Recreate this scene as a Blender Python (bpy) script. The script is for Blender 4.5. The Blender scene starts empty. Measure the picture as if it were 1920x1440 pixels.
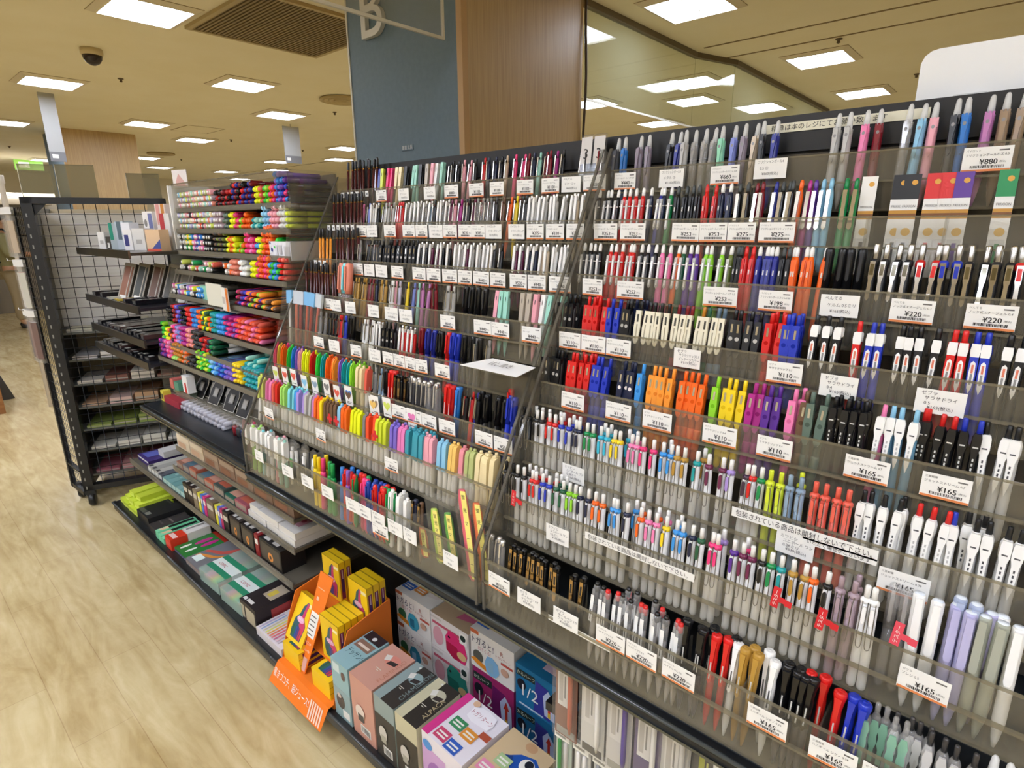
import bpy, bmesh, math, random
from mathutils import Vector, Matrix, Euler
random.seed(7)
scene = bpy.context.scene
col = scene.collection
PI = math.pi
# ---------------------------------------------------------------- camera, world, exposure
cam_d = bpy.data.cameras.new('camera'); cam = bpy.data.objects.new('camera', cam_d); col.objects.link(cam)
cam_d.sensor_width = 36.0; cam_d.lens = 36.0*1085.32/1920.0; cam_d.clip_start = .02; cam_d.clip_end = 200
RX = ((0.75004841, 0.17073315, -0.63896602), (0.661342, -0.20435781, 0.72170952), (-0.00735796, -0.96389215, -0.26619126))
cam.matrix_world = Matrix(((RX[0][0], -RX[0][1], -RX[0][2], 0), (RX[1][0], -RX[1][1], -RX[1][2], 0), (RX[2][0], -RX[2][1], -RX[2][2], 1.5), (0, 0, 0, 1)))
scene.camera = cam
scene.view_settings.view_transform = 'Standard'; scene.view_settings.look = 'None'
scene.view_settings.exposure = .95; scene.view_settings.gamma = 1.0; scene.view_settings.use_curve_mapping = False
scene.cycles.use_denoising = True
scene.cycles.transparent_max_bounces = 48; scene.cycles.max_bounces = 8; scene.cycles.diffuse_bounces = 4; scene.cycles.glossy_bounces = 4
scene.cycles.caustics_reflective = False; scene.cycles.caustics_refractive = False
w = bpy.data.worlds.new('world'); scene.world = w; w.use_nodes = True
w.node_tree.nodes['Background'].inputs[0].default_value = (1, .97, .92, 1); w.node_tree.nodes['Background'].inputs[1].default_value = .35
CEIL = 2.75; LAMP = 18.0
# ---------------------------------------------------------------- colours and materials
HEX = dict(black='141416', allblack='141416', dkgrey='3c3c40', grey='7d7c7a', silver='b9b7b2', white='efeeea', clear='d8d6d0', cream='ecd9a6', beige='cdb99c', taupe='9a8268', greige='b5aa9a', sand='edc36a', brown='6b4e38', red='d6221f', red2='b51a1e', dkred='7d1420', coral='e2604e', salmon='e58b74', orange='f2681c', orange2='ea4f2a', ltorange='f59a35', amber='c07a1d', gold='b58b3a', yellow='f3d21d', fyellow='e9ee1f', limeyel='d3df35', limeyel2='cfdc62', lime='8fd32f', lime2='a6dd6a', fgreen='2fbf3f', green='138a4a', green2='1d9a52', dkgreen='1f5a3d', dkgreen2='17994a', olive='6d7a35', sage='b3bb7a', greygreen='5d6f62', greygreen2='a5a797', mint='8fd6b0', mint2='9fd8c6', teal='159a9c', teal2='3c98a8', cyan='38b6d2', aqua='7fd3dc', ltblue='8cc3e0', skyblue='3b93dc', blue='2338b4', blue2='2f78c8', blue3='1d3f9e', navyblue='242d8e', navy='1d2440', bluegrey='8aa0b4', bluegrey2='aab4cc', lavblue='7d88cf', lavender='b7b3d6', palelav='c9c6dc', lilac='a98fd2', violet='8259b5', violet2='7a68c4', purple='5b2d91', dkplum='40283c', plum='6b2147', orchid='c07ab2', magenta='b02a86', hotpink='e83a7a', pink='ee7fb0', pink2='e27db4', rose='eaa3ae', rose2='e8919a', greypink='a8929a', mauve='8e8290', slate='5d7383', orange3='ef7a1a')
def lin(h):
    v = [int(h[i:i+2], 16)/255 for i in (0, 2, 4)]
    return tuple(x/12.92 if x <= .04045 else ((x+.055)/1.055)**2.4 for x in v)
def rgb(c): return lin(HEX.get(c, c))
MATS = {}
def mat(c, rough=.4, metal=0, emit=0, spec=.5):
    k = (c, rough, metal, emit, spec)
    if k in MATS: return MATS[k]
    m = bpy.data.materials.new('%s_%s' % (c, 'metal' if metal else 'plastic')); m.use_nodes = True
    b = m.node_tree.nodes['Principled BSDF']
    b.inputs['Base Color'].default_value = rgb(c)+(1,); b.inputs['Roughness'].default_value = rough; b.inputs['Metallic'].default_value = metal
    b.inputs['Specular IOR Level'].default_value = spec
    if emit: b.inputs['Emission Color'].default_value = rgb(c)+(1,); b.inputs['Emission Strength'].default_value = emit
    MATS[k] = m; return m
def clear_mat(name, tint, haze, hazecol, gloss=.9, rough=.06):
    """thin clear plastic: see-through, fresnel gloss, diffuse haze (on acrylic, painted-in reflections)"""
    if name in MATS: return MATS[name]
    m = bpy.data.materials.new(name); m.use_nodes = True; nt = m.node_tree; nt.nodes.clear(); N = nt.nodes.new; Lk = nt.links.new
    out = N('ShaderNodeOutputMaterial'); t = N('ShaderNodeBsdfTransparent'); t.inputs[0].default_value = tint+(1,)
    g = N('ShaderNodeBsdfGlossy'); g.inputs['Roughness'].default_value = rough; g.inputs[0].default_value = (gloss, gloss, gloss, 1)
    ge = N('ShaderNodeNewGeometry'); dt = N('ShaderNodeVectorMath'); dt.operation = 'DOT_PRODUCT'; Lk(ge.outputs['Normal'], dt.inputs[0]); Lk(ge.outputs['Incoming'], dt.inputs[1])
    def mth(op, a, b):
        q = N('ShaderNodeMath'); q.operation = op
        for i, v in enumerate((a, b)):
            if v is None: continue
            if isinstance(v, (int, float)): q.inputs[i].default_value = v
            else: Lk(v, q.inputs[i])
        return q.outputs[0]
    fr = mth('ADD', mth('MULTIPLY', mth('POWER', mth('SUBTRACT', 1.0, mth('ABSOLUTE', dt.outputs['Value'], None)), 5.0), .7), .03)   # Schlick, same from either side
    a = N('ShaderNodeMixShader'); Lk(fr, a.inputs[0]); Lk(t.outputs[0], a.inputs[1]); Lk(g.outputs[0], a.inputs[2])
    d = N('ShaderNodeBsdfDiffuse'); d.inputs[0].default_value = rgb(hazecol)+(1,)
    b = N('ShaderNodeMixShader'); b.inputs[0].default_value = haze; Lk(a.outputs[0], b.inputs[1]); Lk(d.outputs[0], b.inputs[2])
    Lk(b.outputs[0], out.inputs[0]); MATS[name] = m; return m
ACR = clear_mat('acrylic', (.95, .945, .925), .085, 'bcb4a0')  # its haze colour paints in the milky reflection of the store
ACRE = clear_mat('acrylic_edge', (.75, .73, .66), .30, 'a89e86')
FILM = clear_mat('clear_film', (.97, .97, .97), .06, 'd8d4cc', rough=.12)
GLASS = clear_mat('barrier_glass', (.90, .93, .88), .07, 'c0c8b0', rough=.01)
PENCLEAR = clear_mat('clear_pen_plastic', (.95, .95, .95), .20, 'e6e3e0')
def tint_clear(c): return clear_mat('tinted_'+c, tuple(.35+.65*x for x in rgb(c)), .55, c)
PAPER = mat('eceae4', .75); INK = mat('2a2826', .7); INKG = mat('6c6864', .7); ORS = mat('d9824a', .6)
STEEL = mat('e0deda', .25, .75); DSTEEL = mat('8d8b86', .3, 1); BLK = mat('17181a', .35); BLKM = mat('101214', .5)
def noise_mat(name, c1, c2, scale, rough=.6, stretch=(1, 1, 1), bump=0):
    m = bpy.data.materials.new(name); m.use_nodes = True; nt = m.node_tree; N = nt.nodes.new; Lk = nt.links.new
    b = nt.nodes['Principled BSDF']; b.inputs['Roughness'].default_value = rough
    tc = N('ShaderNodeTexCoord'); mp = N('ShaderNodeMapping'); mp.inputs['Scale'].default_value = stretch
    n = N('ShaderNodeTexNoise'); n.inputs['Scale'].default_value = scale; n.inputs['Detail'].default_value = 6
    r = N('ShaderNodeValToRGB'); r.color_ramp.elements[0].color = rgb(c1)+(1,); r.color_ramp.elements[1].color = rgb(c2)+(1,); r.color_ramp.elements[0].position = .35; r.color_ramp.elements[1].position = .65
    Lk(tc.outputs['Object'], mp.inputs[0]); Lk(mp.outputs[0], n.inputs[0]); Lk(n.outputs[0], r.inputs[0]); Lk(r.outputs[0], b.inputs['Base Color'])
    if bump:
        bp = N('ShaderNodeBump'); bp.inputs['Strength'].default_value = bump; Lk(n.outputs[0], bp.inputs['Height']); Lk(bp.outputs[0], b.inputs['Normal'])
    return m
def floor_mat():
    m = bpy.data.materials.new('vinyl_wood_planks'); m.use_nodes = True; nt = m.node_tree; N = nt.nodes.new; Lk = nt.links.new
    b = nt.nodes['Principled BSDF']; tc = N('ShaderNodeTexCoord')
    br = N('ShaderNodeTexBrick'); br.offset = .37; br.inputs['Scale'].default_value = 1.0; br.inputs['Brick Width'].default_value = .95; br.inputs['Row Height'].default_value = .16; br.inputs['Mortar Size'].default_value = .0012; br.inputs['Bias'].default_value = 0
    br.inputs['Color1'].default_value = rgb('cbbb88')+(1,); br.inputs['Color2'].default_value = rgb('c0ac78')+(1,); br.inputs['Mortar'].default_value = rgb('96784e')+(1,)
    mp = N('ShaderNodeMapping'); mp.inputs['Scale'].default_value = (1.5, 6.5, 1)
    n = N('ShaderNodeTexNoise'); n.inputs['Scale'].default_value = 1.5; n.inputs['Detail'].default_value = 9; n.inputs['Roughness'].default_value = .62; n.inputs['Distortion'].default_value = .9
    n2 = N('ShaderNodeTexNoise'); n2.inputs['Scale'].default_value = 3.4; n2.inputs['Detail'].default_value = 7; n2.inputs['Roughness'].default_value = .7
    wv = N('ShaderNodeTexWave'); wv.inputs['Scale'].default_value = .8; wv.inputs['Distortion'].default_value = 14; wv.inputs['Detail'].default_value = 3; wv.bands_direction = 'Y'
    wv.inputs['Detail Scale'].default_value = 2.0; r = N('ShaderNodeValToRGB'); r.color_ramp.elements[0].color = rgb('a88c5c')+(1,); r.color_ramp.elements[1].color = rgb('ddcaa0')+(1,); r.color_ramp.elements[0].position = .3; r.color_ramp.elements[1].position = .68
    mx = N('ShaderNodeMixRGB'); mx.inputs[0].default_value = .6; mx2 = N('ShaderNodeMixRGB'); mx2.blend_type = 'SOFT_LIGHT'; mx2.inputs[0].default_value = .45; mx3 = N('ShaderNodeMixRGB'); mx3.blend_type = 'SOFT_LIGHT'; mx3.inputs[0].default_value = .10
    Lk(tc.outputs['Object'], br.inputs[0]); Lk(tc.outputs['Object'], mp.inputs[0]); Lk(mp.outputs[0], n.inputs[0]); Lk(tc.outputs['Object'], n2.inputs[0]); Lk(mp.outputs[0], wv.inputs[0])
    Lk(n.outputs[0], r.inputs[0]); Lk(br.outputs[0], mx.inputs[1]); Lk(r.outputs[0], mx.inputs[2]); Lk(mx.outputs[0], mx2.inputs[1]); Lk(n2.outputs[0], mx2.inputs[2]); Lk(mx2.outputs[0], mx3.inputs[1]); Lk(wv.outputs[0], mx3.inputs[2])
    Lk(mx3.outputs[0], b.inputs['Base Color']); b.inputs['Roughness'].default_value = .24; b.inputs['Specular IOR Level'].default_value = .5
    return m
# ---------------------------------------------------------------- mesh builder
_TEXT = {}
_tc = bpy.data.curves.new('lettering', 'FONT'); _tc.resolution_u = 2; _to = bpy.data.objects.new('lettering', _tc); col.objects.link(_to)
def text_geo(s):
    if s not in _TEXT:
        _tc.body = s; bpy.context.view_layer.update()
        m = bpy.data.meshes.new_from_object(_to.evaluated_get(bpy.context.evaluated_depsgraph_get()))
        vs = [(v.co.x, v.co.y) for v in m.vertices]; fs = [tuple(p.vertices) for p in m.polygons]; bpy.data.meshes.remove(m)
        if vs:
            x0 = min(v[0] for v in vs); x1 = max(v[0] for v in vs); y0 = min(v[1] for v in vs); y1 = max(v[1] for v in vs)
            vs = [(v[0]-x0, v[1]-y0) for v in vs]; _TEXT[s] = (vs, fs, x1-x0, y1-y0)
        else: _TEXT[s] = ([], [], 1, 1)
    return _TEXT[s]
class MB:
    def __init__(s): s.v = []; s.f = []; s.m = []; s.sm = []; s.mats = []; s.xf = None
    def add(s, vs, fs, m, smooth=False):
        if m not in s.mats: s.mats.append(m)
        k = s.mats.index(m); o = len(s.v)
        s.v += [tuple(s.xf @ Vector(v)) for v in vs] if s.xf else [tuple(v) for v in vs]
        for f in fs: s.f.append(tuple(i+o for i in f)); s.m.append(k); s.sm.append(smooth)
        return s
    def box(s, x0, x1, y0, y1, z0, z1, m):
        return s.add([(x0, y0, z0), (x1, y0, z0), (x1, y1, z0), (x0, y1, z0), (x0, y0, z1), (x1, y0, z1), (x1, y1, z1), (x0, y1, z1)],
            [(3, 2, 1, 0), (4, 5, 6, 7), (0, 1, 5, 4), (1, 2, 6, 5), (2, 3, 7, 6), (3, 0, 4, 7)], m)
    def lathe(s, prof, m, seg=10, cx=0, cy=0, sx=1, sy=1):
        vs = []; fs = []; n = len(prof)
        for r, z in prof:
            r = max(r, 1e-5)
            for k in range(seg): a = 2*PI*k/seg; vs.append((cx+r*sx*math.cos(a), cy+r*sy*math.sin(a), z))
        for i in range(n-1):
            for k in range(seg): a, b = i*seg+k, i*seg+(k+1) % seg; fs.append((a, b, b+seg, a+seg))
        fs.append(tuple(range(seg))[::-1]); fs.append(tuple((n-1)*seg+k for k in range(seg)))
        return s.add(vs, fs, m, True)
    def plate(s, poly, y0, y1, m):
        """polygon in XZ, thick along Y"""
        n = len(poly)
        return s.add([(x, y0, z) for x, z in poly]+[(x, y1, z) for x, z in poly], [tuple(range(n)), tuple(range(n, 2*n))[::-1]]+[(i, i+n, (i+1) % n+n, (i+1) % n) for i in range(n)], m)
    def slab(s, poly, z0, z1, m):
        n = len(poly)
        return s.add([(x, y, z0) for x, y in poly]+[(x, y, z1) for x, y in poly], [tuple(range(n))[::-1], tuple(range(n, 2*n))]+[(i, (i+1) % n, (i+1) % n+n, i+n) for i in range(n)], m)
    def prof(s, poly, x0, x1, m):
        """polygon in YZ, thick along X"""
        n = len(poly)
        return s.add([(x0, y, z) for y, z in poly]+[(x1, y, z) for y, z in poly], [tuple(range(n))[::-1], tuple(range(n, 2*n))]+[(i, (i+1) % n, (i+1) % n+n, i+n) for i in range(n)], m)
    def tube(s, pts, r, m, seg=6):
        pts = [Vector(p) for p in pts]; vs = []; fs = []; n = len(pts); up = Vector((.3, .2, .93)).normalized()
        for i, p in enumerate(pts):
            d = (pts[min(i+1, n-1)]-pts[max(i-1, 0)]).normalized()
            a = d.cross(up); a = a.normalized() if a.length > 1e-4 else d.orthogonal().normalized(); b = d.cross(a)
            for k in range(seg): t = 2*PI*k/seg; vs.append(p+r*(math.cos(t)*a+math.sin(t)*b))
        for i in range(n-1):
            for k in range(seg): a, b = i*seg+k, i*seg+(k+1) % seg; fs.append((a, b, b+seg, a+seg))
        fs += [tuple(range(seg)), tuple((n-1)*seg+k for k in range(seg))[::-1]]
        return s.add(vs, fs, m, True)
    def quad(s, o, u, v, m):
        o, u, v = Vector(o), Vector(u), Vector(v); return s.add([o, o+u, o+u+v, o+v], [(0, 1, 2, 3)], m)
    def ngon(s, o, u, v, pts, m):
        o, u, v = Vector(o), Vector(u), Vector(v); return s.add([o+u*a+v*b for a, b in pts], [tuple(range(len(pts)))], m)
    def oval(s, o, u, v, cx, cy, rx, ry, m, seg=18): return s.ngon(o, u, v, [(cx+rx*math.cos(2*PI*k/seg), cy+ry*math.sin(2*PI*k/seg)) for k in range(seg)], m)
    def text(s, t, o, u, v, size, m, maxw=None, rot=0):
        """lettering from its lower left corner O along unit U, up along unit V"""
        vs, fs, wd, ht = text_geo(t); o, u, v = Vector(o), Vector(u), Vector(v)
        k = size if not maxw or wd*size <= maxw else maxw/wd; ky = size if not maxw or wd*size <= maxw*1.6 else k*1.4
        return s.add([o+u*(x*k)+v*(y*ky) for x, y in vs], fs, m)
    def build(s, name):
        me = bpy.data.meshes.new(name); me.from_pydata(s.v, [], s.f)
        for m in s.mats: me.materials.append(m)
        me.polygons.foreach_set('material_index', s.m); me.polygons.foreach_set('use_smooth', s.sm); me.update(); return me
def tagp(o, label, cat, group=None):
    o['label'] = label; o['category'] = cat
    if group: o['group'] = group
    return o
def thing(name, label, cat, loc=(0, 0, 0), rot=(0, 0, 0), group=None):
    o = bpy.data.objects.new(name, None); o.empty_display_size = .02; col.objects.link(o); o.location = loc; o.rotation_euler = rot
    return tagp(o, label, cat, group)
def part(name, mesh, parent, loc=(0, 0, 0), rot=(0, 0, 0), label=None):
    if isinstance(mesh, MB): mesh = mesh.build(name)
    o = bpy.data.objects.new(name, mesh); col.objects.link(o); o.parent = parent; o.location = loc; o.rotation_euler = rot
    if label: o['label'] = label
    return o
def single(name, mesh, label, cat, loc=(0, 0, 0), rot=(0, 0, 0), group=None):
    if isinstance(mesh, MB): mesh = mesh.build(name)
    o = bpy.data.objects.new(name, mesh); col.objects.link(o); o.location = loc; o.rotation_euler = rot
    return tagp(o, label, cat, group)
def struct(name, mesh, loc=(0, 0, 0), rot=(0, 0, 0), parent=None):
    if isinstance(mesh, MB): mesh = mesh.build(name)
    o = bpy.data.objects.new(name, mesh); col.objects.link(o); o.location = loc; o.rotation_euler = rot
    if parent: o.parent = parent
    else: o['kind'] = 'structure'
    return o
ORD = 'zeroth first second third fourth fifth sixth seventh eighth ninth tenth eleventh twelfth thirteenth fourteenth fifteenth sixteenth seventeenth eighteenth nineteenth twentieth'.split()
def ordinal(k):
    if k <= 20: return ORD[k]
    t = ['twenty', 'thirty', 'forty', 'fifty', 'sixty', 'seventy'][k//10-2]
    return t+'-'+ORD[k % 10] if k % 10 else {'twenty': 'twentieth', 'thirty': 'thirtieth', 'forty': 'fortieth', 'fifty': 'fiftieth', 'sixty': 'sixtieth', 'seventy': 'seventieth'}[t]
TIER = ['', 'lowest', 'second', 'third', 'fourth', 'fifth', 'sixth', 'seventh', 'top']
X1, Y1_, Z1 = Vector((1, 0, 0)), Vector((0, 1, 0)), Vector((0, 0, 1))
# ---------------------------------------------------------------- setting
CEILC = noise_mat('painted_ceiling', 'efe4c4', 'f2e8cb', 3, .85)
struct('floor', MB().box(-18, 4, -6, 10.5, -.1, 0, floor_mat()))
struct('ceiling', MB().box(-18, 4, -6, 10.5, CEIL, CEIL+.1, CEILC))
WALLM = mat('e6dcc4', .8)
struct('wall_back', MB().box(-18, 4, 10.4, 10.6, 0, CEIL, WALLM)); struct('wall_left', MB().box(-18.1, -17.9, -6, 10.5, 0, CEIL, WALLM))
struct('wall_right', MB().box(3.9, 4.1, -6, 10.5, 0, CEIL, WALLM)); struct('wall_front', MB().box(-18, 4, -6.1, -5.9, 0, CEIL, WALLM))
for i, (y, x0, x1) in enumerate(((4.55, -2.1, 2), (4.93, -2.1, 2), (6.9, -15, -6))): struct('trim_%d' % (i+1), MB().box(x0, x1, y-.008, y+.008, CEIL-.004, CEIL+.001, mat('8d7a55', .8)))
struct('trim_4', MB().box(-8.95, -8.4, 3.28, 3.72, CEIL-.003, CEIL+.001, CEILC).box(-8.97, -8.38, 3.26, 3.74, CEIL-.0015, CEIL+.001, mat('a58f64', .8)))
WOOD = noise_mat('wood_veneer', 'b3966a', 'c2a678', 7, .45, (14, 14, .5)); BLUE = noise_mat('slate_blue_paint', '6a7b84', '6f808a', 40, .7, bump=.05)
def pillar(n, x0, x1, y0, y1):
    p = struct('column_%d' % n, MB().box(x0+.01, x1-.001, y0+.012, y1, 0, CEIL, WOOD))
    struct('blue_panel', MB().box(x0, x1-.03, y0, y0+.02, 0, CEIL, BLUE), parent=p)
    struct('edge_trim', MB().box(x1-.03, x1+.004, y0-.004, y0+.03, 0, CEIL, mat('c09a68', .5)).box(x0-.012, x0, y0-.004, y0+.02, 0, CEIL, mat('d9cfba', .5)), parent=p)
    return p
pillar(1, -2.90, -2.05, 2.0, 2.92); pillar(2, -10.62, -9.76, 2.2, 3.08)
# letter on the blue face
vs, fs, wd, ht = text_geo('B')
cu = bpy.data.curves.new('wall_letter', 'FONT'); cu.body = 'B'; cu.size = .37; cu.extrude = .012; lo = bpy.data.objects.new('wall_letter', cu); col.objects.link(lo); bpy.context.view_layer.update()
me = bpy.data.meshes.new_from_object(lo.evaluated_get(bpy.context.evaluated_depsgraph_get())); bpy.data.objects.remove(lo); me.materials.clear(); me.materials.append(mat('d9d4c8', .5))
single('wall_letter', me, 'large white raised capital letter on the slate blue column face', 'sign', (-2.775, 1.985, 2.408), (PI/2, 0, 0))
m = MB(); m.box(-2.505, -2.415, 1.997, 1.9995, 1.862, 1.888, BLUE); m.text('雑貨 文具', (-2.50, 1.9965, 1.866), X1, Z1, .022, PAPER, .08); single('floor_plate', m, 'tiny lettered plate low on the slate blue column face', 'sign')
# hanging clear sign with white rails beside the column
t = thing('hanging_sign', 'clear hanging sign panel with white rails before the blue column', 'sign', (-2.09, 1.5, 2.28))
part('panel', MB().box(-.002, .002, -.6, .42, 0, CEIL-2.28, FILM), t); part('rail', MB().box(-.006, .006, -.62, .43, -.006, .006, mat('dcd8cc', .4)), t); part('rail', MB().box(-.005, .005, .42, .432, 0, CEIL-2.28, mat('dcd8cc', .4)), t)
# cable down the column edge
single('cable', MB().tube([(-2.035+.006*math.sin(z*9), 2.93, z) for z in [1.2+.1*k for k in range(16)]], .008, mat('4a3a2a', .6)), 'dark cable running down the wood edge of the column', 'cable')
# smoke barrier of glass
t = thing('smoke_barrier', 'hanging glass smoke barrier below ceiling right of wood column'.replace(' right of', ' beyond the'), 'glass barrier', (-2.2, 4.6, CEIL))
for a, b in (((0, -3.2+1.75), (0, .03)), ((0, .03), (.14, .46)), ((.14, .46), (.12, 3.3))):
    d = Vector((b[0]-a[0], b[1]-a[1], 0)); L = d.length; ang = math.atan2(d.y, d.x)
    part('glass_pane', MB().box(.003, L-.003, -.004, .004, -.52, -.03, GLASS), t, (a[0], a[1], 0), (0, 0, ang)); part('ceiling_channel', MB().box(0, L, -.02, .02, -.035, 0, mat('6d604a', .5)), t, (a[0], a[1], 0), (0, 0, ang)); part('edge_rail', MB().box(0, L, -.006, .006, -.53, -.518, mat('e6e2d4', .4)), t, (a[0], a[1], 0), (0, 0, ang))
# ceiling lights
LAMPM = mat('e2ebff', .5, emit=LAMP); FRM = mat('e0d3b4', .5)
fr = MB()
for a in (0, 1, 2, 3):
    fr.xf = Matrix.Rotation(a*PI/2, 4, 'Z'); fr.add([(-.245, -.245, -.004), (.245, -.245, -.004), (.20, -.20, -.022), (-.20, -.20, -.022)], [(0, 1, 2, 3)], FRM); fr.add([(-.20, -.20, -.022), (.20, -.20, -.022), (.195, -.195, -.008), (-.195, -.195, -.008)], [(0, 1, 2, 3)], mat('f4efe2', .3)); fr.add([(-.245, -.245, 0), (.245, -.245, 0), (.245, -.245, -.004), (-.245, -.245, -.004)], [(0, 1, 2, 3)], mat('a8946c', .6))
fr = fr.build('frame')
lens = MB().box(-.195, -.008, -.193, .193, -.011, -.009, LAMPM).build('lamp_panel'); back = MB().box(-.2, .2, -.2, .2, -.009, -.002, mat('f4efe2', .3)).build('reflector')
LIGHTS = [(-4.23, 1.5, 'before the square vent'), (-6.8, 1.54, 'left of the dome camera'.replace('left of', 'far beyond')), (-5.67, 2.74, 'between the square vent and the far wood column'), (-9.68, 1.66, 'at the outer edge beside the far column'), (-8.61, 2.87, 'right before the far wood column top'.replace('right ', '')), (-6.84, 3.71, 'above the small hanging grey sign'), (-9.64, 3.83, 'beside the far wood column top'), (-8.93, 5.94, 'just beside the blue column edge'), (-14.41, 2.95, 'deep behind the far column'), (-10.49, 6.8, 'low by the blue column edge'), (-14.53, 4.96, 'above the second round diffuser'), (-14.6, 6.4, 'in the deepest row over the tray cabinet'), (-11.66, 6.17, 'behind the small hanging grey sign'), (-13.42, 7.04, 'under the small hanging grey sign'), (-12.74, 4.12, 'touching the second round diffuser'), (-16.6, 7.63, 'smallest one over the tray cabinet'), (-1.78, 3.64, 'above the glass barrier'), (-3.83, 5.65, 'behind the glass against the wood column'), (-3.93, 7.34, 'below the glass barrier edge'), (-2.61, 5.49, 'upper one seen through the glass corner'), (-2.98, 6.28, 'lower one seen through the glass corner'), (-2.58, 7.22, 'seen through the glass over the notice strip'), (-1.53, 5.44, 'past the glass barrier over the pens'), (-1.56, 7.1, 'beside the white header board'), (-1.6, -.3, 'added for fill above the aisle by the camera'), (1.0, -.3, 'added for fill above the aisle beyond the near rack'), (-4.2, -1.2, 'added for fill over the aisle across from the trays'), (-1.6, -2.6, 'added for fill in the second aisle row'), (1.0, -2.6, 'added for fill in second aisle row past the near rack'), (-6.8, -1.2, 'added for fill over the aisle across from the grid frame')]  # last six are out of view, added to light the shelf fronts
for i in range(5):  # further unseen lights, added to brighten the upright faces
    for j in range(3): LIGHTS.append((-5.5+1.95*i+(.6 if j % 2 else 0), (-.75, -2.0, -3.4)[j], '%s of the %s row added for fill over the open aisle' % (('first', 'second', 'third', 'fourth', 'fifth')[i], ('inner', 'middle', 'outer')[j])))
for x, y, s in LIGHTS:
    t = thing('ceiling_light', 'square recessed ceiling light '+s, 'light', (x, y, CEIL), group='square ceiling lights')
    part('frame', fr, t); part('reflector', back, t); part('lamp_panel', lens, t); part('lamp_panel', lens, t, (.203, 0, 0))
# vent grille, diffusers, camera, sprinklers
t = thing('ceiling_vent', 'large square brown louvred vent in the ceiling', 'vent', (-3.9, 2.24, CEIL))
v = MB()
for k in range(34): v.box(-.44, .44, -.44+k*.0262, -.44+k*.0262+.014, -.016, -.004, mat('8a7650', .6))
part('grille', v, t); part('frame', MB().box(-.47, .47, -.47, -.44, -.02, 0, mat('b9a578', .6)).box(-.47, .47, .44, .47, -.02, 0, mat('b9a578', .6)).box(-.47, -.44, -.44, .44, -.02, 0, mat('b9a578', .6)).box(.44, .47, -.44, .44, -.02, 0, mat('b9a578', .6)), t); part('backing', MB().box(-.44, .44, -.44, .44, -.004, -.001, mat('3a3020', .8)), t)
for x, y, s in ((-5.59, 3.72, 'beside the blue column'), (-11.82, 4.09, 'beside the far wood column')):
    d = MB()
    for r in (.07, .12, .17, .21): d.lathe([(r-.028, -.004), (r-.012, -.022), (r, -.028), (r+.012, -.024), (r+.004, -.004)], mat('bda97c', .6), 24)
    single('air_diffuser', d, 'round ringed air diffuser in the ceiling '+s, 'vent', (x, y, CEIL))
t = thing('dome_camera', 'dark dome security camera on the ceiling', 'camera', (-5.4, 1.51, CEIL))
part('base', MB().lathe([(.07, 0), (.072, -.03), (.066, -.045)], mat('cbb98f', .5), 20), t); part('dome', MB().lathe([(.064, -.045), (.058, -.07), (.04, -.095), (.015, -.108), (0, -.11)], mat('2a1c18', .15), 20), t)
for x, y, s in ((-6.24, 1.93, 'beyond the dome camera'), (-6.28, 4.07, 'under the round diffuser'), (-9.32, 4.22, 'between far lights'), (-12.47, 2.12, 'at the outer edge by far column'), (-1.3, 4.99, 'over the near rack'), (-9.7, 5.6, 'near the blue column edge'), (-12.6, 4.7, 'below the second diffuser'), (-3.6, 4.95, 'behind the glass barrier'), (-1.05, 6.6, 'beside the white header board')):
    single('sprinkler_head', MB().lathe([(.022, 0), (.024, -.006), (.012, -.010), (.010, -.022), (.014, -.026), (.004, -.032)], mat('6f5f48', .5), 12), 'small brown ceiling sprinkler head '+s, 'sprinkler', (x, y, CEIL))
# hanging aisle signs
for (y, zb, zt, wd, s) in ((1.62, 2.13, 2.75, .13, 'long grey hanging aisle sign above the grid frame'), (4.13, 2.28, 2.72, .22, 'short grey hanging aisle sign over the tray cabinet')):
    t = thing('aisle_sign', s, 'sign', (-7.4, y, zb)); part('panel', MB().box(-.006, .006, -wd/2, wd/2, 0, zt-zb, mat('a9a9a6', .5)), t); p = MB(); p.box(.006, .0075, -wd/2, wd/2, 0, .09, mat('77777a', .5)); p.box(.0076, .008, -wd/2+.02, -wd/2+.07, .03, .065, PAPER); part('label_band', p, t); part('hanger', MB().box(-.003, .003, -.006, .006, zt-zb, CEIL-zb, STEEL), t)
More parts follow.
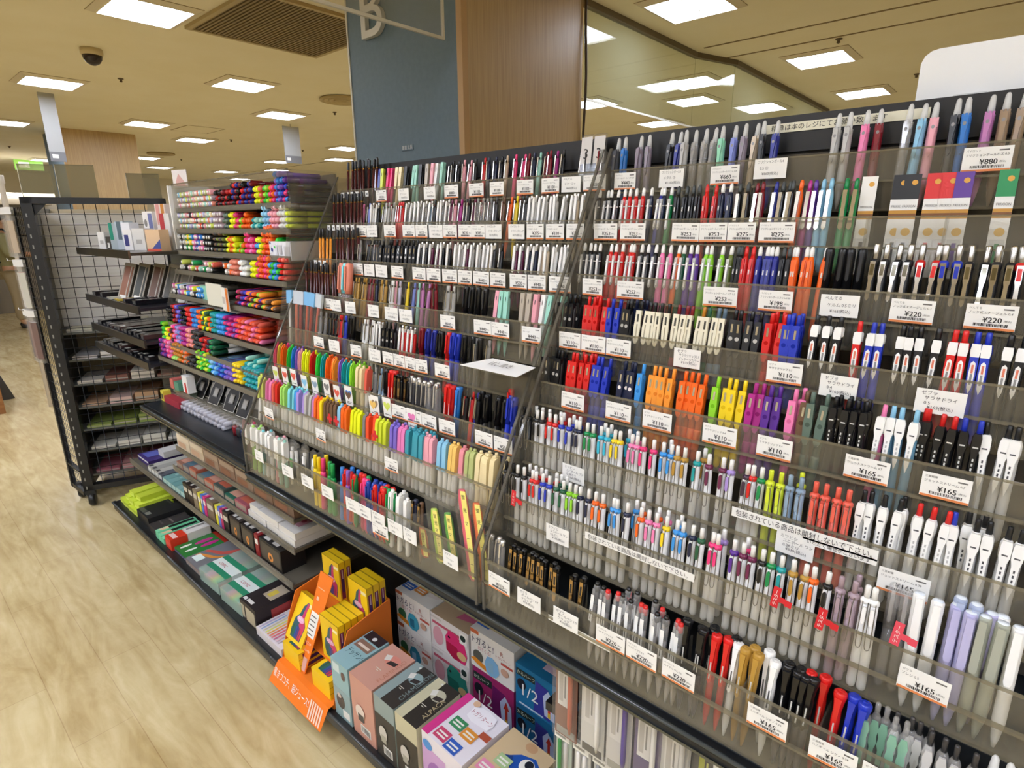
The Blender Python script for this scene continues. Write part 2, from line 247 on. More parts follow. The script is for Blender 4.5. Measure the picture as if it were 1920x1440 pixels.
# ---------------------------------------------------------------- gondola bays
TY = [.695, .757, .815, .866, .921, .980, 1.038, 1.098]; TZ = [.884, .9966, 1.0925, 1.200, 1.302, 1.402, 1.507, 1.6065]
SH = .772; SHC = .800
def bay(x0, x1, label, top=1.68, low=True, sh=SH):
    t = thing('gondola_shelf', label, 'shelf', (x0, .7, 0)); W = x1-x0
    part('back_panel', MB().box(0, W, .46, .49, .06, top-.06, mat('242220', .6)), t)
    part('top_bar', MB().box(0, W, .452, .50, top-.06, top, mat('161616', .4)), t)
    if low: part('base_deck', MB().box(0, W, 0, .46, .075, .10, mat('1c1d1e', .4)), t); part('base_rail', MB().box(0, W, -.014, -.002, .06, .104, BLK).tube([(0, -.016, .098), (W, -.016, .098)], .006, mat('3c3f40', .18)), t)
    if sh: part('shelf_board', MB().box(0, W, .0, .46, sh-.02, sh, mat('20252a', .35)), t)
    if sh: part('price_rail', MB().box(0, W, -.014, -.0005, sh-.026, sh-.003, BLK).tube([(0, -.014, sh-.006), (W, -.014, sh-.006)], .004, mat('3c4142', .10)).box(0, W, -.017, -.014, sh-.026, sh-.021, mat('6d706c', .2, 1)), t)  # lighter glossy tube puts a highlight line along the rail
    for x in (.12, W-.12):
        c = part('caster', MB().box(x-.02, x+.02, .03, .08, .05, .075, mat('2a2a2a', .4)), t); w_ = MB(); w_.lathe([(.01, -.012), (.032, -.012), (.035, -.006), (.035, .006), (.032, .012), (.01, .012)], BLK, 16)
        part('wheel', w_, c, (x, .05, .036), (0, PI/2, 0))
bay(-.70, .36, 'black gondola bay holding the near pen rack with the notice strip')
bay(-1.70, -.70, 'black gondola bay under the middle pen rack and sharpener boxes')
bay(-2.64, -1.70, 'black gondola bay with the empty dark shelf under the marker trays', 1.60, sh=SHC)
bay(-3.43, -2.64, 'black gondola bay end beside the grid frame with ink cases', 1.36, sh=0)
# ---------------------------------------------------------------- acrylic pen racks
def rack(x0, x1, label, side0=True):
    t = thing('pen_display_rack', label, 'display rack', (x0, TY[0], SH+.003)); ox, oy, oz = x0, TY[0], SH+.003
    W = x1-x0
    for i in range(8):
        y = TY[i]; z = TZ[i]; yn = TY[i+1] if i < 7 else 1.148; zb = SH+.004 if i == 0 else z-.09
        a = 0
        p = part('front_panel', MB().box(a, W, y, y+.003, zb, z, ACR).box(a, W, y-.0004, y+.0034, z-.0022, z+.0006, ACRE), t, (0, -oy, -oz))
        part('tier_floor', MB().box(a, W, y+.003, yn-.001, zb-.001, zb+.003, ACRE), p); part('price_ledge', MB().box(a, W, y-.007, y-.0005, z-.0475, z-.044, ACRE), p)
        for k in range(1, int((W-a)/.098)+1):
            x = a+k*.098
            if x < W-.03: part('divider', MB().box(x-.0012, x+.0012, y+.004, yn-.002, zb+.003, z-.002, ACR), p)
    side = [(TY[0]-.006, SH+.004), (TY[0]-.006, .90), (1.09, 1.645), (1.148, 1.645), (1.148, SH+.004)]
    for x, s in ((.0, side0), (W-.004, True)):
        if not s: continue
        p = part('side_panel', MB().prof([(y, z) for y, z in side], x, x+.004, ACR), t, (0, -oy, -oz))
        part('front_edge', MB().prof([(TY[0]-.007, SH+.004), (TY[0]-.007, .90), (1.089, 1.648), (1.093, 1.648), (TY[0]-.003, .899), (TY[0]-.003, SH+.004)], x-.001, x+.005, clear_mat('dark_edge', (.55, .54, .51), .30, '8f8a80')), p)
    part('back_sheet', MB().box(0, W, 1.149, 1.152, SH+.004, 1.615, clear_mat('grey_back', (.55, .53, .50), .3, '8a8274')), t, (0, -oy, -oz))
rack(-.690, .345, 'tall clear stepped pen rack full of gel pens, with yen cards, under the notice strip')
rack(-1.698, -.706, 'clear stepped pen rack of pastel highlighters and clip pens before the blue column')
# ---------------------------------------------------------------- pens
def pen_bits(kind, c):
    """named pieces of one pen, tip at the origin, clip towards -Y"""
    B = {}; P = lambda n: B.setdefault(n, MB())
    M1 = mat(c, .3); wht = mat('efeeea', .3); tc = tint_clear(c)
    clear = c == 'clear'; body = PENCLEAR if clear else M1
    std = [(.0022, 0), (.0046, .004), (.0052, .010), (.0055, .04), (.0055, .124), (.0046, .128)]
    if kind in ('clip', 'vint'):
        P('barrel').lathe(std, tc if kind == 'clip' and c not in ('black',) else mat('3a2f30', .3) if kind == 'vint' else mat('2a2a2c', .25)); P('grip').lathe([(.0056, .018), (.0061, .022), (.0061, .05), (.0056, .054)], M1)
        P('knock_button').lathe([(.0034, .128), (.0034, .1465), (.0026, .148), (0, .148)], M1)
        cm = mat('e6dec4', .4) if kind == 'vint' else M1; zt = .131
        P('clip').plate([(-.0052, zt), (-.0054, .112), (-.0062, .100), (-.0046, .076), (-.002, .070), (.002, .070), (.0046, .076), (.0062, .100), (.0054, .112), (.0052, zt)], -.0112, -.0078, cm).box(-.0045, .0045, -.0078, -.002, .122, zt, cm)
        P('clip').box(-.0016, .0016, -.0117, -.0112, .110, .124, mat('f0f0ee', .12, 1) if kind == 'clip' else mat('3d3a30', .5))
        if kind == 'clip': P('clip').oval((0, -.0114, .100), X1, Z1, 0, 0, .0034, .0034, mat('b7b4ae' if c == 'black' else 'f2e9e2', .4) if c in ('black', 'navy') else tc, 12)
        else: P('clip').box(-.0011, .0011, -.0115, -.0112, .078, .106, mat('a89f84', .5))
    elif kind in ('dry', 'dryw'):
        P('barrel').lathe(std, M1); P('knock_button').lathe([(.0034, .128), (.0034, .146), (.0025, .1475), (0, .1475)], M1)
        hm = wht; P('collar').lathe([(.0058, .118), (.0064, .120), (.0062, .130), (.0045, .132)], hm if kind == 'dryw' else M1)
        P('clip').plate([(-.0046, .131), (-.0054, .122), (-.0046, .114), (.0046, .114), (.0054, .122), (.0046, .131)], -.0108, -.005, wht).plate([(-.0046, .114), (-.0048, .095), (-.0036, .070), (0, .062), (.0036, .070), (.0048, .095), (.0046, .114)], -.0108, -.0078, M1)
        P('clip').ngon((0, -.0111, 0), X1, Z1, [(-.0026, .106), (-.0032, .092), (-.0024, .074), (0, .066), (.0024, .074), (.0032, .092), (.0026, .106), (0, .109)], wht); P('clip').box(-.0012, .0012, -.01135, -.0111, .078, .092, mat('8c8a88', .5)).box(-.0012, .0012, -.01135, -.0111, .093, .104, mat('d9785a', .5))
    elif kind in ('jet', 'jetw', 'jets'):
        dark = kind == 'jet'; bm = mat('1b1b1d', .22) if dark else (mat('dcdbd8', .3) if kind == 'jets' else (mat('c9c8c6', .3) if c == 'black' else tc)); cm = mat('1b1b1d', .18) if dark else wht
        P('barrel').lathe(std, bm); P('knock_button').lathe([(.0034, .128), (.0030, .146), (.0022, .1475), (0, .1475)], M1)
        P('collar').lathe([(.0058, .108), (.0066, .116), (.0064, .126), (.0045, .131)], cm)
        w_ = .0054 if kind == 'jetw' else .0048 if kind == 'jets' else .0046
        P('clip').plate([(-w_*.8, .131), (-w_, .126), (-w_, .112), (-w_*.66, .104), (-w_*.5, .075), (0, .062), (w_*.5, .075), (w_*.66, .104), (w_, .112), (w_, .126), (w_*.8, .131)], -.0112, -.0075, cm).box(-.004, .004, -.0078, -.002, .118, .129, cm)
        mk = mat('c9c7c0', .3) if dark else mat('4a4a4c', .5)
        P('clip').box(-.0028, .0028, -.0115, -.0112, .113, .1148, mk)
        for z in (.084, .090, .096): P('clip').box(-.0009, .0009, -.0115, -.0112, z, z+.0035, mk if dark or c == 'black' else mat('b5b3b0', .5))
    elif kind in ('one', 'onef'):
        full = kind == 'onef' or c == 'allblack'; c2 = 'black' if c == 'allblack' else c; M2 = mat(c2, .3); bm = mat(c2, .35) if full else mat('e4e2de', .32)
        P('barrel').lathe([(.0026, 0), (.0050, .003), (.0055, .008), (.0056, .05), (.0056, .124)], bm)
        P('collar').lathe([(.0058, .1235), (.0066, .1245), (.0066, .1285), (.0050, .130), (.0036, .131)], M2)
        P('knock_button').lathe([(.0034, .131), (.0034, .146), (.0026, .1475), (0, .1475)], bm if full else wht)
        P('clip').plate([(-.0021, .120), (-.0023, .103), (-.001, .099), (.001, .099), (.0023, .103), (.0021, .120), (.001, .122), (-.001, .122)], -.0112, -.0086, M2)
        ww = mat('8e8b86', .3, 1) if c2 != 'black' or not full else mat('bdbab4', .3, 1)
        P('wire_clip').tube([(-.0030, -.006, .127), (-.0031, -.0100, .122), (-.0031, -.0104, .070), (-.0022, -.0104, .0655), (0, -.0104, .0640), (.0022, -.0104, .0655), (.0031, -.0104, .070), (.0031, -.0100, .122), (.0030, -.006, .127)], .0006, ww, 5)
    elif kind in ('fric', 'fricp', 'frics'):
        P('barrel').lathe([(.0022, 0), (.0046, .004), (.0054, .012), (.0057, .05), (.0057, .118), (.0046, .126), (.0034, .132)], M1 if c == 'black' or kind == 'frics' else mat(c, .22))
        P('rubber_tip').lathe([(.0032, .131), (.0036, .136), (.0034, .143), (.002, .1475), (0, .148)], wht if kind == 'fric' or (kind == 'fricp' and c not in ('black', 'red')) else mat('3f4444', .4) if c in ('black', 'navy') else M1)
        if kind == 'fric': P('clip').plate([(-.0026, .124), (-.0024, .09), (-.0030, .070), (0, .066), (.0030, .070), (.0024, .09), (.0026, .124)], -.0104, -.008, clear_mat('clip_plastic', (.9, .9, .9), .45, 'f0eeea', rough=.05)).box(-.0012, .0012, -.0108, -.0104, .072, .116, mat('f6f5f2', .1)).box(-.0064, .0064, -.0066, -.0052, .111, .113, mat('d8d5d0', .15))  # pale bar paints a highlight onto the clear clip
        elif kind == 'fricp': P('clip').plate([(-.0024, .126), (-.0022, .082), (0, .078), (.0022, .082), (.0024, .126)], -.0098, -.0075, M1); P('clip').box(-.0010, .0010, -.0101, -.0098, .100, .108, mat('d8d6d0', .3))
        else: P('clip').plate([(-.0030, .128), (-.0026, .10), (-.0034, .070), (0, .066), (.0034, .070), (.0026, .10), (.0030, .128)], -.0100, -.0085, mat('c9c5bc', .15, 1))
    elif kind == 'multi':
        bm = PENCLEAR if clear else mat(c, .28)
        P('barrel').lathe([(.0014, 0), (.0036, .012), (.0062, .03), (.0066, .05), (.0066, .112), (.0064, .126)], bm); P('rubber_tip').lathe([(.005, .126), (.0042, .140), (.0034, .150), (.0018, .153), (0, .153)], clear_mat('soft_tip', (.95, .95, .95), .6, 'f2f2f0'))
        P('clip').plate([(-.0034, .126), (-.0040, .114), (-.0026, .100), (-.0026, .076), (0, .072), (.0026, .076), (.0026, .100), (.0040, .114), (.0034, .126)], -.0118, -.0090, bm); P('clip').oval((0, -.0121, .115), X1, Z1, 0, 0, .0022, .0028, mat('8a8786', .3), 10)
        for a in (-1, 0, 1): P('slider').box(-.0015+a*.0042, .0015+a*.0042, -.0072+abs(a)*.002, -.005, .116, .130, bm)
    elif kind == 'energel':
        P('barrel').lathe(std, mat('1c1c1f', .3)); P('knock_button').lathe([(.0030, .128), (.0040, .133), (.0042, .152), (.0036, .154), (0, .154)], mat('bdbab4', .2, 1)); P('collar').lathe([(.0058, .122), (.0064, .124), (.0060, .130), (.0034, .133)], mat('1c1c1f', .3) if c == 'black' else M1)
        P('clip').plate([(-.0034, .128), (-.0034, .106), (-.0022, .100), (-.0026, .074), (0, .070), (.0026, .074), (.0022, .100), (.0034, .106), (.0034, .128)], -.0105, -.0085, mat('c4c0b8', .15, 1)).box(-.0024, .0024, -.0109, -.0105, .108, .124, mat('8f8d80', .1, 1) if c == 'black' else mat(c, .2))
    elif kind == 'roller':
        r = .0066; bm = PENCLEAR if clear else M1
        P('barrel').lathe([(.003, 0), (.0056, .006), (.006, .012), (.006, .088)], bm); P('cap').lathe([(r, .086), (r, .142), (r*.93, .1455), (r*.6, .147), (0, .1473)], bm)
        P('clip').plate([(-.002, .140), (-.0022, .10), (0, .096), (.0022, .10), (.002, .140)], -.0100, -.0082, bm).box(-.002, .002, -.0084, -.005, .136, .140, bm)
    elif kind == 'curv':
        P('barrel').lathe([(.0014, 0), (.003, .010), (.005, .026), (.0052, .10)], mat('4a4648', .3) if c == 'black' else tc); P('cap').lathe([(.0054, .075), (.0056, .108), (.0050, .122), (.0064, .134), (.0080, .142), (.0078, .147), (.0052, .149), (.0038, .1475), (.0024, .149), (0, .149)], mat(c, .18))
        P('clip').plate([(-.0042, .142), (-.0030, .128), (-.0024, .10), (-.0028, .078), (0, .074), (.0028, .078), (.0024, .10), (.0030, .128), (.0042, .142)], -.0100, -.0062, mat(c, .18)); P('clip').box(-.0009, .0009, -.0103, -.0100, .082, .108, mat('c8c4bc' if c != 'white' else '5a5856', .5))
    elif kind == 'hitec':
        P('barrel').lathe([(.0012, 0), (.003, .010), (.0046, .026), (.0048, .10)], mat('a8a29e', .3)); P('cap').lathe([(.0052, .08), (.0052, .126), (.0060, .130), (.0060, .136), (.0046, .139)], PENCLEAR)
        P('cap_knob').lathe([(.0040, .128), (.0042, .140), (.0036, .1435), (0, .144)], mat(c, .15)); P('clip').plate([(-.0022, .134), (-.0022, .08), (0, .076), (.0022, .08), (.0022, .134)], -.0096, -.0076, PENCLEAR)
        P('label_strip').box(-.0031, .0031, -.0100, -.0097, .076, .124, wht); P('label_strip').box(-.0007, .0007, -.0103, -.0100, .080, .098, mat('4c4a4a', .5))
    elif kind in ('metal', 'goldclip'):
        bm = PENCLEAR if clear else M1; cm = mat('c9a878', .2, 1) if kind == 'goldclip' else STEEL
        P('barrel').lathe([(.0012, 0), (.003, .010), (.0052, .028), (.0054, .126), (.005, .133)], bm if kind == 'metal' else mat(c, .25)); P('cap_top').lathe([(.0052, .131), (.0056, .134), (.0054, .1405), (.004, .143), (0, .1435)], STEEL if kind == 'metal' else mat(c, .2))
        P('clip').plate([(-.0032, .139), (-.0034, .118), (-.0032, .083), (0, .079), (.0032, .083), (.0034, .118), (.0032, .139)] if kind == 'goldclip' else [(-.0014, .138), (-.0014, .086), (0, .084), (.0014, .086), (.0014, .138)], -.0098, -.0080, cm).box(-.002, .002, -.0082, -.004, .132, .139, cm)
        if kind == 'goldclip': P('clip').box(-.0018, .0018, -.0101, -.0098, .112, .128, mat('2c2824', .4)).box(-.0036, .0036, -.0102, -.0078, .136, .142, mat('3a3734', .15, 1))
    elif kind in ('slim', 'wclip', 'wide'):
        bm = PENCLEAR if clear else mat(c, .3)
        P('barrel').lathe([(.0012, 0), (.003, .012), (.0048, .03), (.005, .124), (.004, .128)], bm); P('knock_button').lathe([(.003, .127), (.003, .1425), (.0024, .144), (0, .144)], bm if kind != 'wclip' else STEEL)
        if kind == 'slim': P('clip').plate([(-.0013, .132), (-.0014, .09), (0, .087), (.0014, .09), (.0013, .132)], -.0094, -.0080, mat('d8d5ce', .2, 1)).box(-.0013, .0013, -.0082, -.003, .127, .132, mat('d8d5ce', .2, 1))
        elif kind == 'wclip': P('clip').plate([(-.0020, .138), (-.0030, .130), (-.0030, .105), (-.0022, .082), (0, .078), (.0022, .082), (.0030, .105), (.0030, .130), (.0020, .138)], -.0106, -.0076, mat('eceae6', .3)).box(-.002, .002, -.0078, -.002, .128, .136, mat('eceae6', .3))
        else: P('clip').plate([(-.0056, .143), (-.0060, .135), (-.0052, .085), (0, .080), (.0052, .085), (.0060, .135), (.0056, .143)], -.0104, -.0062, bm); P('clip').oval((0, -.0107, .126), X1, Z1, 0, 0, .0011, .0055, mat('3a3634', .5), 12)
    elif kind == 'mild':
        P('barrel').lathe([(.004, 0), (.006, .004), (.0062, .09)], mat('e6e2da', .35) if c != 'cream' else M1, 10, 0, 0, .92, 1.15)
        P('cap').prof([(-.0085, .072), (-.0085, .124), (-.0066, .1335), (-.0010, .1365), (.0058, .1365), (.0076, .133), (.0080, .126), (.0080, .082)], -.0056, .0056, M1); P('cap_nub').lathe([(.0036, .136), (.0038, .1395), (.0030, .1425), (0, .143)], M1, 10, 0, .0022)
    elif kind == 'fluor':
        P('barrel').lathe([(.004, 0), (.006, .006), (.0064, .09)], tc); P('cap').prof([(-.0090, .070), (-.0104, .105), (-.0090, .128), (-.0040, .139), (.0040, .139), (.0074, .132), (.0074, .078)], -.0052, .0052, M1); P('clip').prof([(-.0128, .082), (-.0134, .108), (-.0110, .134), (-.006, .142), (-.004, .139), (-.0095, .130), (-.0112, .108), (-.0108, .082)], -.0024, .0024, M1); P('cap_nub').lathe([(.0030, .138), (.0034, .145), (.0022, .147), (0, .147)], M1)
    elif kind in ('wcap', 'wcap2'):
        P('barrel').lathe([(.004, 0), (.0062, .006), (.0064, .09)], tc if kind == 'wcap' else wht); P('cap').prof([(-.0086, .075), (-.0086, .130), (-.0070, .136), (.0060, .136), (.0074, .131), (.0074, .082)], -.0060, .0060, mat('f1efe9', .35)); P('cap_nub').lathe([(.0044, .1355), (.0046, .1395), (.0036, .142), (0, .1425)], M1)
    elif kind == 'mark':
        P('barrel').lathe([(.006, 0), (.0074, .003), (.0074, .098), (.006, .104)], M1, 12); P('cap').lathe([(.0056, .100), (.0056, .138), (.0050, .141), (0, .1412)], M1, 12)
    elif kind == 'fmark':
        P('barrel').lathe([(.0025, 0), (.0066, .012), (.0068, .085)], mat(c, .3), 12); P('cap').lathe([(.0072, .082), (.0072, .118), (.0064, .126), (.0066, .132), (.0046, .137), (0, .1375)], mat(c, .18), 12); P('clip').box(-.0018, .0018, -.0104, -.0088, .09, .126, mat(c, .18)).box(-.0018, .0018, -.009, -.005, .121, .126, mat(c, .18))
    elif kind == 'blen':
        P('barrel').lathe([(.0016, 0), (.004, .012), (.0066, .034), (.0068, .149), (.0062, .151)], mat(c, .42), 14); P('knock_button').lathe([(.0056, .150), (.0056, .1515), (.0048, .1528), (0, .153)], mat('dfe6ee', .3), 14)
        P('clip').plate([(-.0036, .148), (-.0040, .12), (-.0040, .088), (-.0026, .083), (.0026, .083), (.0040, .088), (.0040, .12), (.0036, .148)], -.0116, -.0062, mat(c, .42))
    elif kind == 'grip':
        P('barrel').lathe([(.0014, 0), (.0036, .012), (.0058, .03), (.006, .06), (.006, .126), (.004, .131)], PENCLEAR); P('knock_button').lathe([(.003, .130), (.003, .146), (.0022, .148), (0, .148)], PENCLEAR if not clear else mat('3a3838', .2)); P('clip').plate([(-.0030, .128), (-.0050, .118), (-.0034, .108), (-.0044, .098), (-.0024, .090), (-.0026, .070), (.0026, .070), (.0024, .090), (.0044, .098), (.0034, .108), (.0050, .118), (.0030, .128)], -.0108, -.0080, clear_mat('clip_plastic', (.9, .9, .9), .45, 'f0eeea', rough=.05) if clear else clear_mat('minty_plastic', (.75, .92, .83), .4, 'a6d6bc'))
    elif kind == 'pencil':
        P('shaft').lathe([(.0012, 0), (.0038, .016), (.0040, .020), (.0040, .158)], mat(c, .25), 6); P('end_cap').lathe([(.00405, .150), (.0041, .152), (.0041, .172), (.0036, .174), (0, .174)], mat('151214', .3), 6); P('band').lathe([(.00412, .146), (.00415, .149), (.00412, .150)], mat('9a7038', .3, 1), 6)
    elif kind == 'brush':
        P('barrel').lathe([(.004, 0), (.0085, .02), (.0098, .08), (.0098, .10)], PENCLEAR, 12); P('cap').lathe([(.0110, .095), (.0114, .12), (.0114, .175), (.0100, .181), (0, .182)], mat(c, .4), 14); P('clip').box(-.0032, .0032, -.0150, -.0124, .105, .172, mat(c, .4)).box(-.0032, .0032, -.013, -.009, .164, .172, mat(c, .4))
    return B
# kind -> (object name, what it looks like, category, lean in degrees, height extra)
KIND = dict(clip=('gel_pen', 'gel pen with broad clip', 'pen', 10), vint=('retro_gel_pen', 'pen with wide cream clip', 'pen', 10), dry=('dry_ink_pen', 'pen with long white clip badge', 'pen', 9), dryw=('dry_ink_pen', 'pen with white head and badge', 'pen', 9), jet=('ballpoint_pen', 'black ballpoint with colour button', 'pen', 9), jetw=('ballpoint_pen', 'ballpoint with wide white clip', 'pen', 9), jets=('ballpoint_pen', 'ballpoint with slim white clip', 'pen', 9),
    one=('wire_clip_pen', 'wire clip pen', 'pen', 3), onef=('wire_clip_pen', 'one-colour wire clip pen', 'pen', 3), fric=('erasable_pen', 'clear-clip erasable pen', 'pen', 9), fricp=('erasable_pen', 'narrow-clip erasable pen', 'pen', 9), frics=('erasable_pen', 'steel-clip erasable pen', 'pen', 9), multi=('multi_ink_pen', 'chunky pen with pale tip', 'pen', 8), energel=('metal_clip_pen', 'pen with steel clip and knob', 'pen', 9), roller=('capped_pen', 'plain capped pen', 'pen', 9),
    curv=('curved_cap_pen', 'pen with flared cap', 'pen', 8), hitec=('fine_tip_pen', 'fine pen with clear cap knob', 'pen', 6), metal=('metal_top_pen', 'pen with steel top', 'pen', 6), goldclip=('gold_clip_pen', 'pen with flat gold clip', 'pen', 6), slim=('slim_pen', 'slim knock pen', 'pen', 10), wclip=('white_clip_pen', 'pen with white curved clip', 'pen', 10), wide=('wide_clip_pen', 'pen with broad flat clip', 'pen', 10), mild=('highlighter', 'highlighter with nub cap', 'highlighter', 7), fluor=('neon_highlighter', 'neon highlighter with arched clip', 'highlighter', 7),
    wcap=('white_cap_marker', 'white-capped coloured-nub marker', 'marker', 5), wcap2=('white_marker', 'plain white marker', 'marker', 5), mark=('felt_tip_marker', 'tall felt-tip marker', 'marker', 4), fmark=('felt_tip_marker', 'stubby felt-tip marker', 'marker', 5), blen=('smooth_barrel_pen', 'smooth matte pen', 'pen', 8), grip=('clear_grip_pen', 'see-through pen with moulded clip', 'pen', 7), pencil=('pencil', 'black-ended pencil', 'pencil', 6), brush=('brush_pen', 'fat capped brush pen', 'marker', 7))
CN = dict(navyblue='deep blue', blue2='azure', blue3='royal blue', dkgrey='charcoal', ltblue='light blue', skyblue='sky blue', dkred='dark red', dkgreen='dark green', dkgreen2='bright green', green2='emerald', lime2='pale lime', limeyel='lime yellow', limeyel2='pale lime yellow', fyellow='neon yellow', fgreen='neon green', ltorange='light orange', orange2='red-orange', teal2='dusty teal', mint2='pale mint', pink2='orchid pink', rose2='dusty rose', violet2='blue-violet', bluegrey='blue-grey', bluegrey2='pale blue-grey', greygreen='grey-green', greygreen2='stone grey', greypink='mauve pink', palelav='pale lavender', lavblue='lavender blue', dkplum='dark plum', allblack='all-black', hotpink='hot pink', clear='clear', greige='greige', beige='beige')
CACHE = {}
def put_parts(root, kind, c):
    if (kind, c) not in CACHE: CACHE[(kind, c)] = [(n, b.build(n)) for n, b in pen_bits(kind, c).items()]
    for n, me in CACHE[(kind, c)]:
        o = bpy.data.objects.new(n, me); col.objects.link(o); o.parent = root
def stand(rows, rackname):
    plan = {}
    for t, kind, c, xl, bk, dz in rows:
        for x in xl: plan.setdefault((t, kind, c), []).append((x/1000, bk, dz/1000))
    for (t, kind, c), spots in plan.items():
        name, look, cat, lean = KIND[kind]; spots.sort(); n = len(spots); cn = CN.get(c, c)
        for k, (x, bk, dz) in enumerate(spots):
            tt = TIER[t]+' tier of '+rackname
            wh = '' if n == 1 else ('%s from grid frame, ' % ordinal(k+1))
            lab = '%s %s, %s%s' % (cn, look, wh, tt)
            y = TY[t-1]+(.0082 if kind in ('one', 'onef') else .0125)+bk*.021; zb = (SH+.008 if t == 1 else TZ[t-1]-.0865)+max(dz, 0 if kind in ('pencil',) else -.0)
            le = lean+random.uniform(-2, 2)*(kind not in ('one', 'onef')); yaw = random.uniform(-.12, .12); roll = random.uniform(-.02, .02)
            if bk: le = max(2, le-5)
            r = thing(name, lab, cat, (x, y, zb), (-math.radians(le), roll, yaw), '%s %ss, %s' % (cn, name.replace('_', ' '), tt))
            put_parts(r, kind, c)
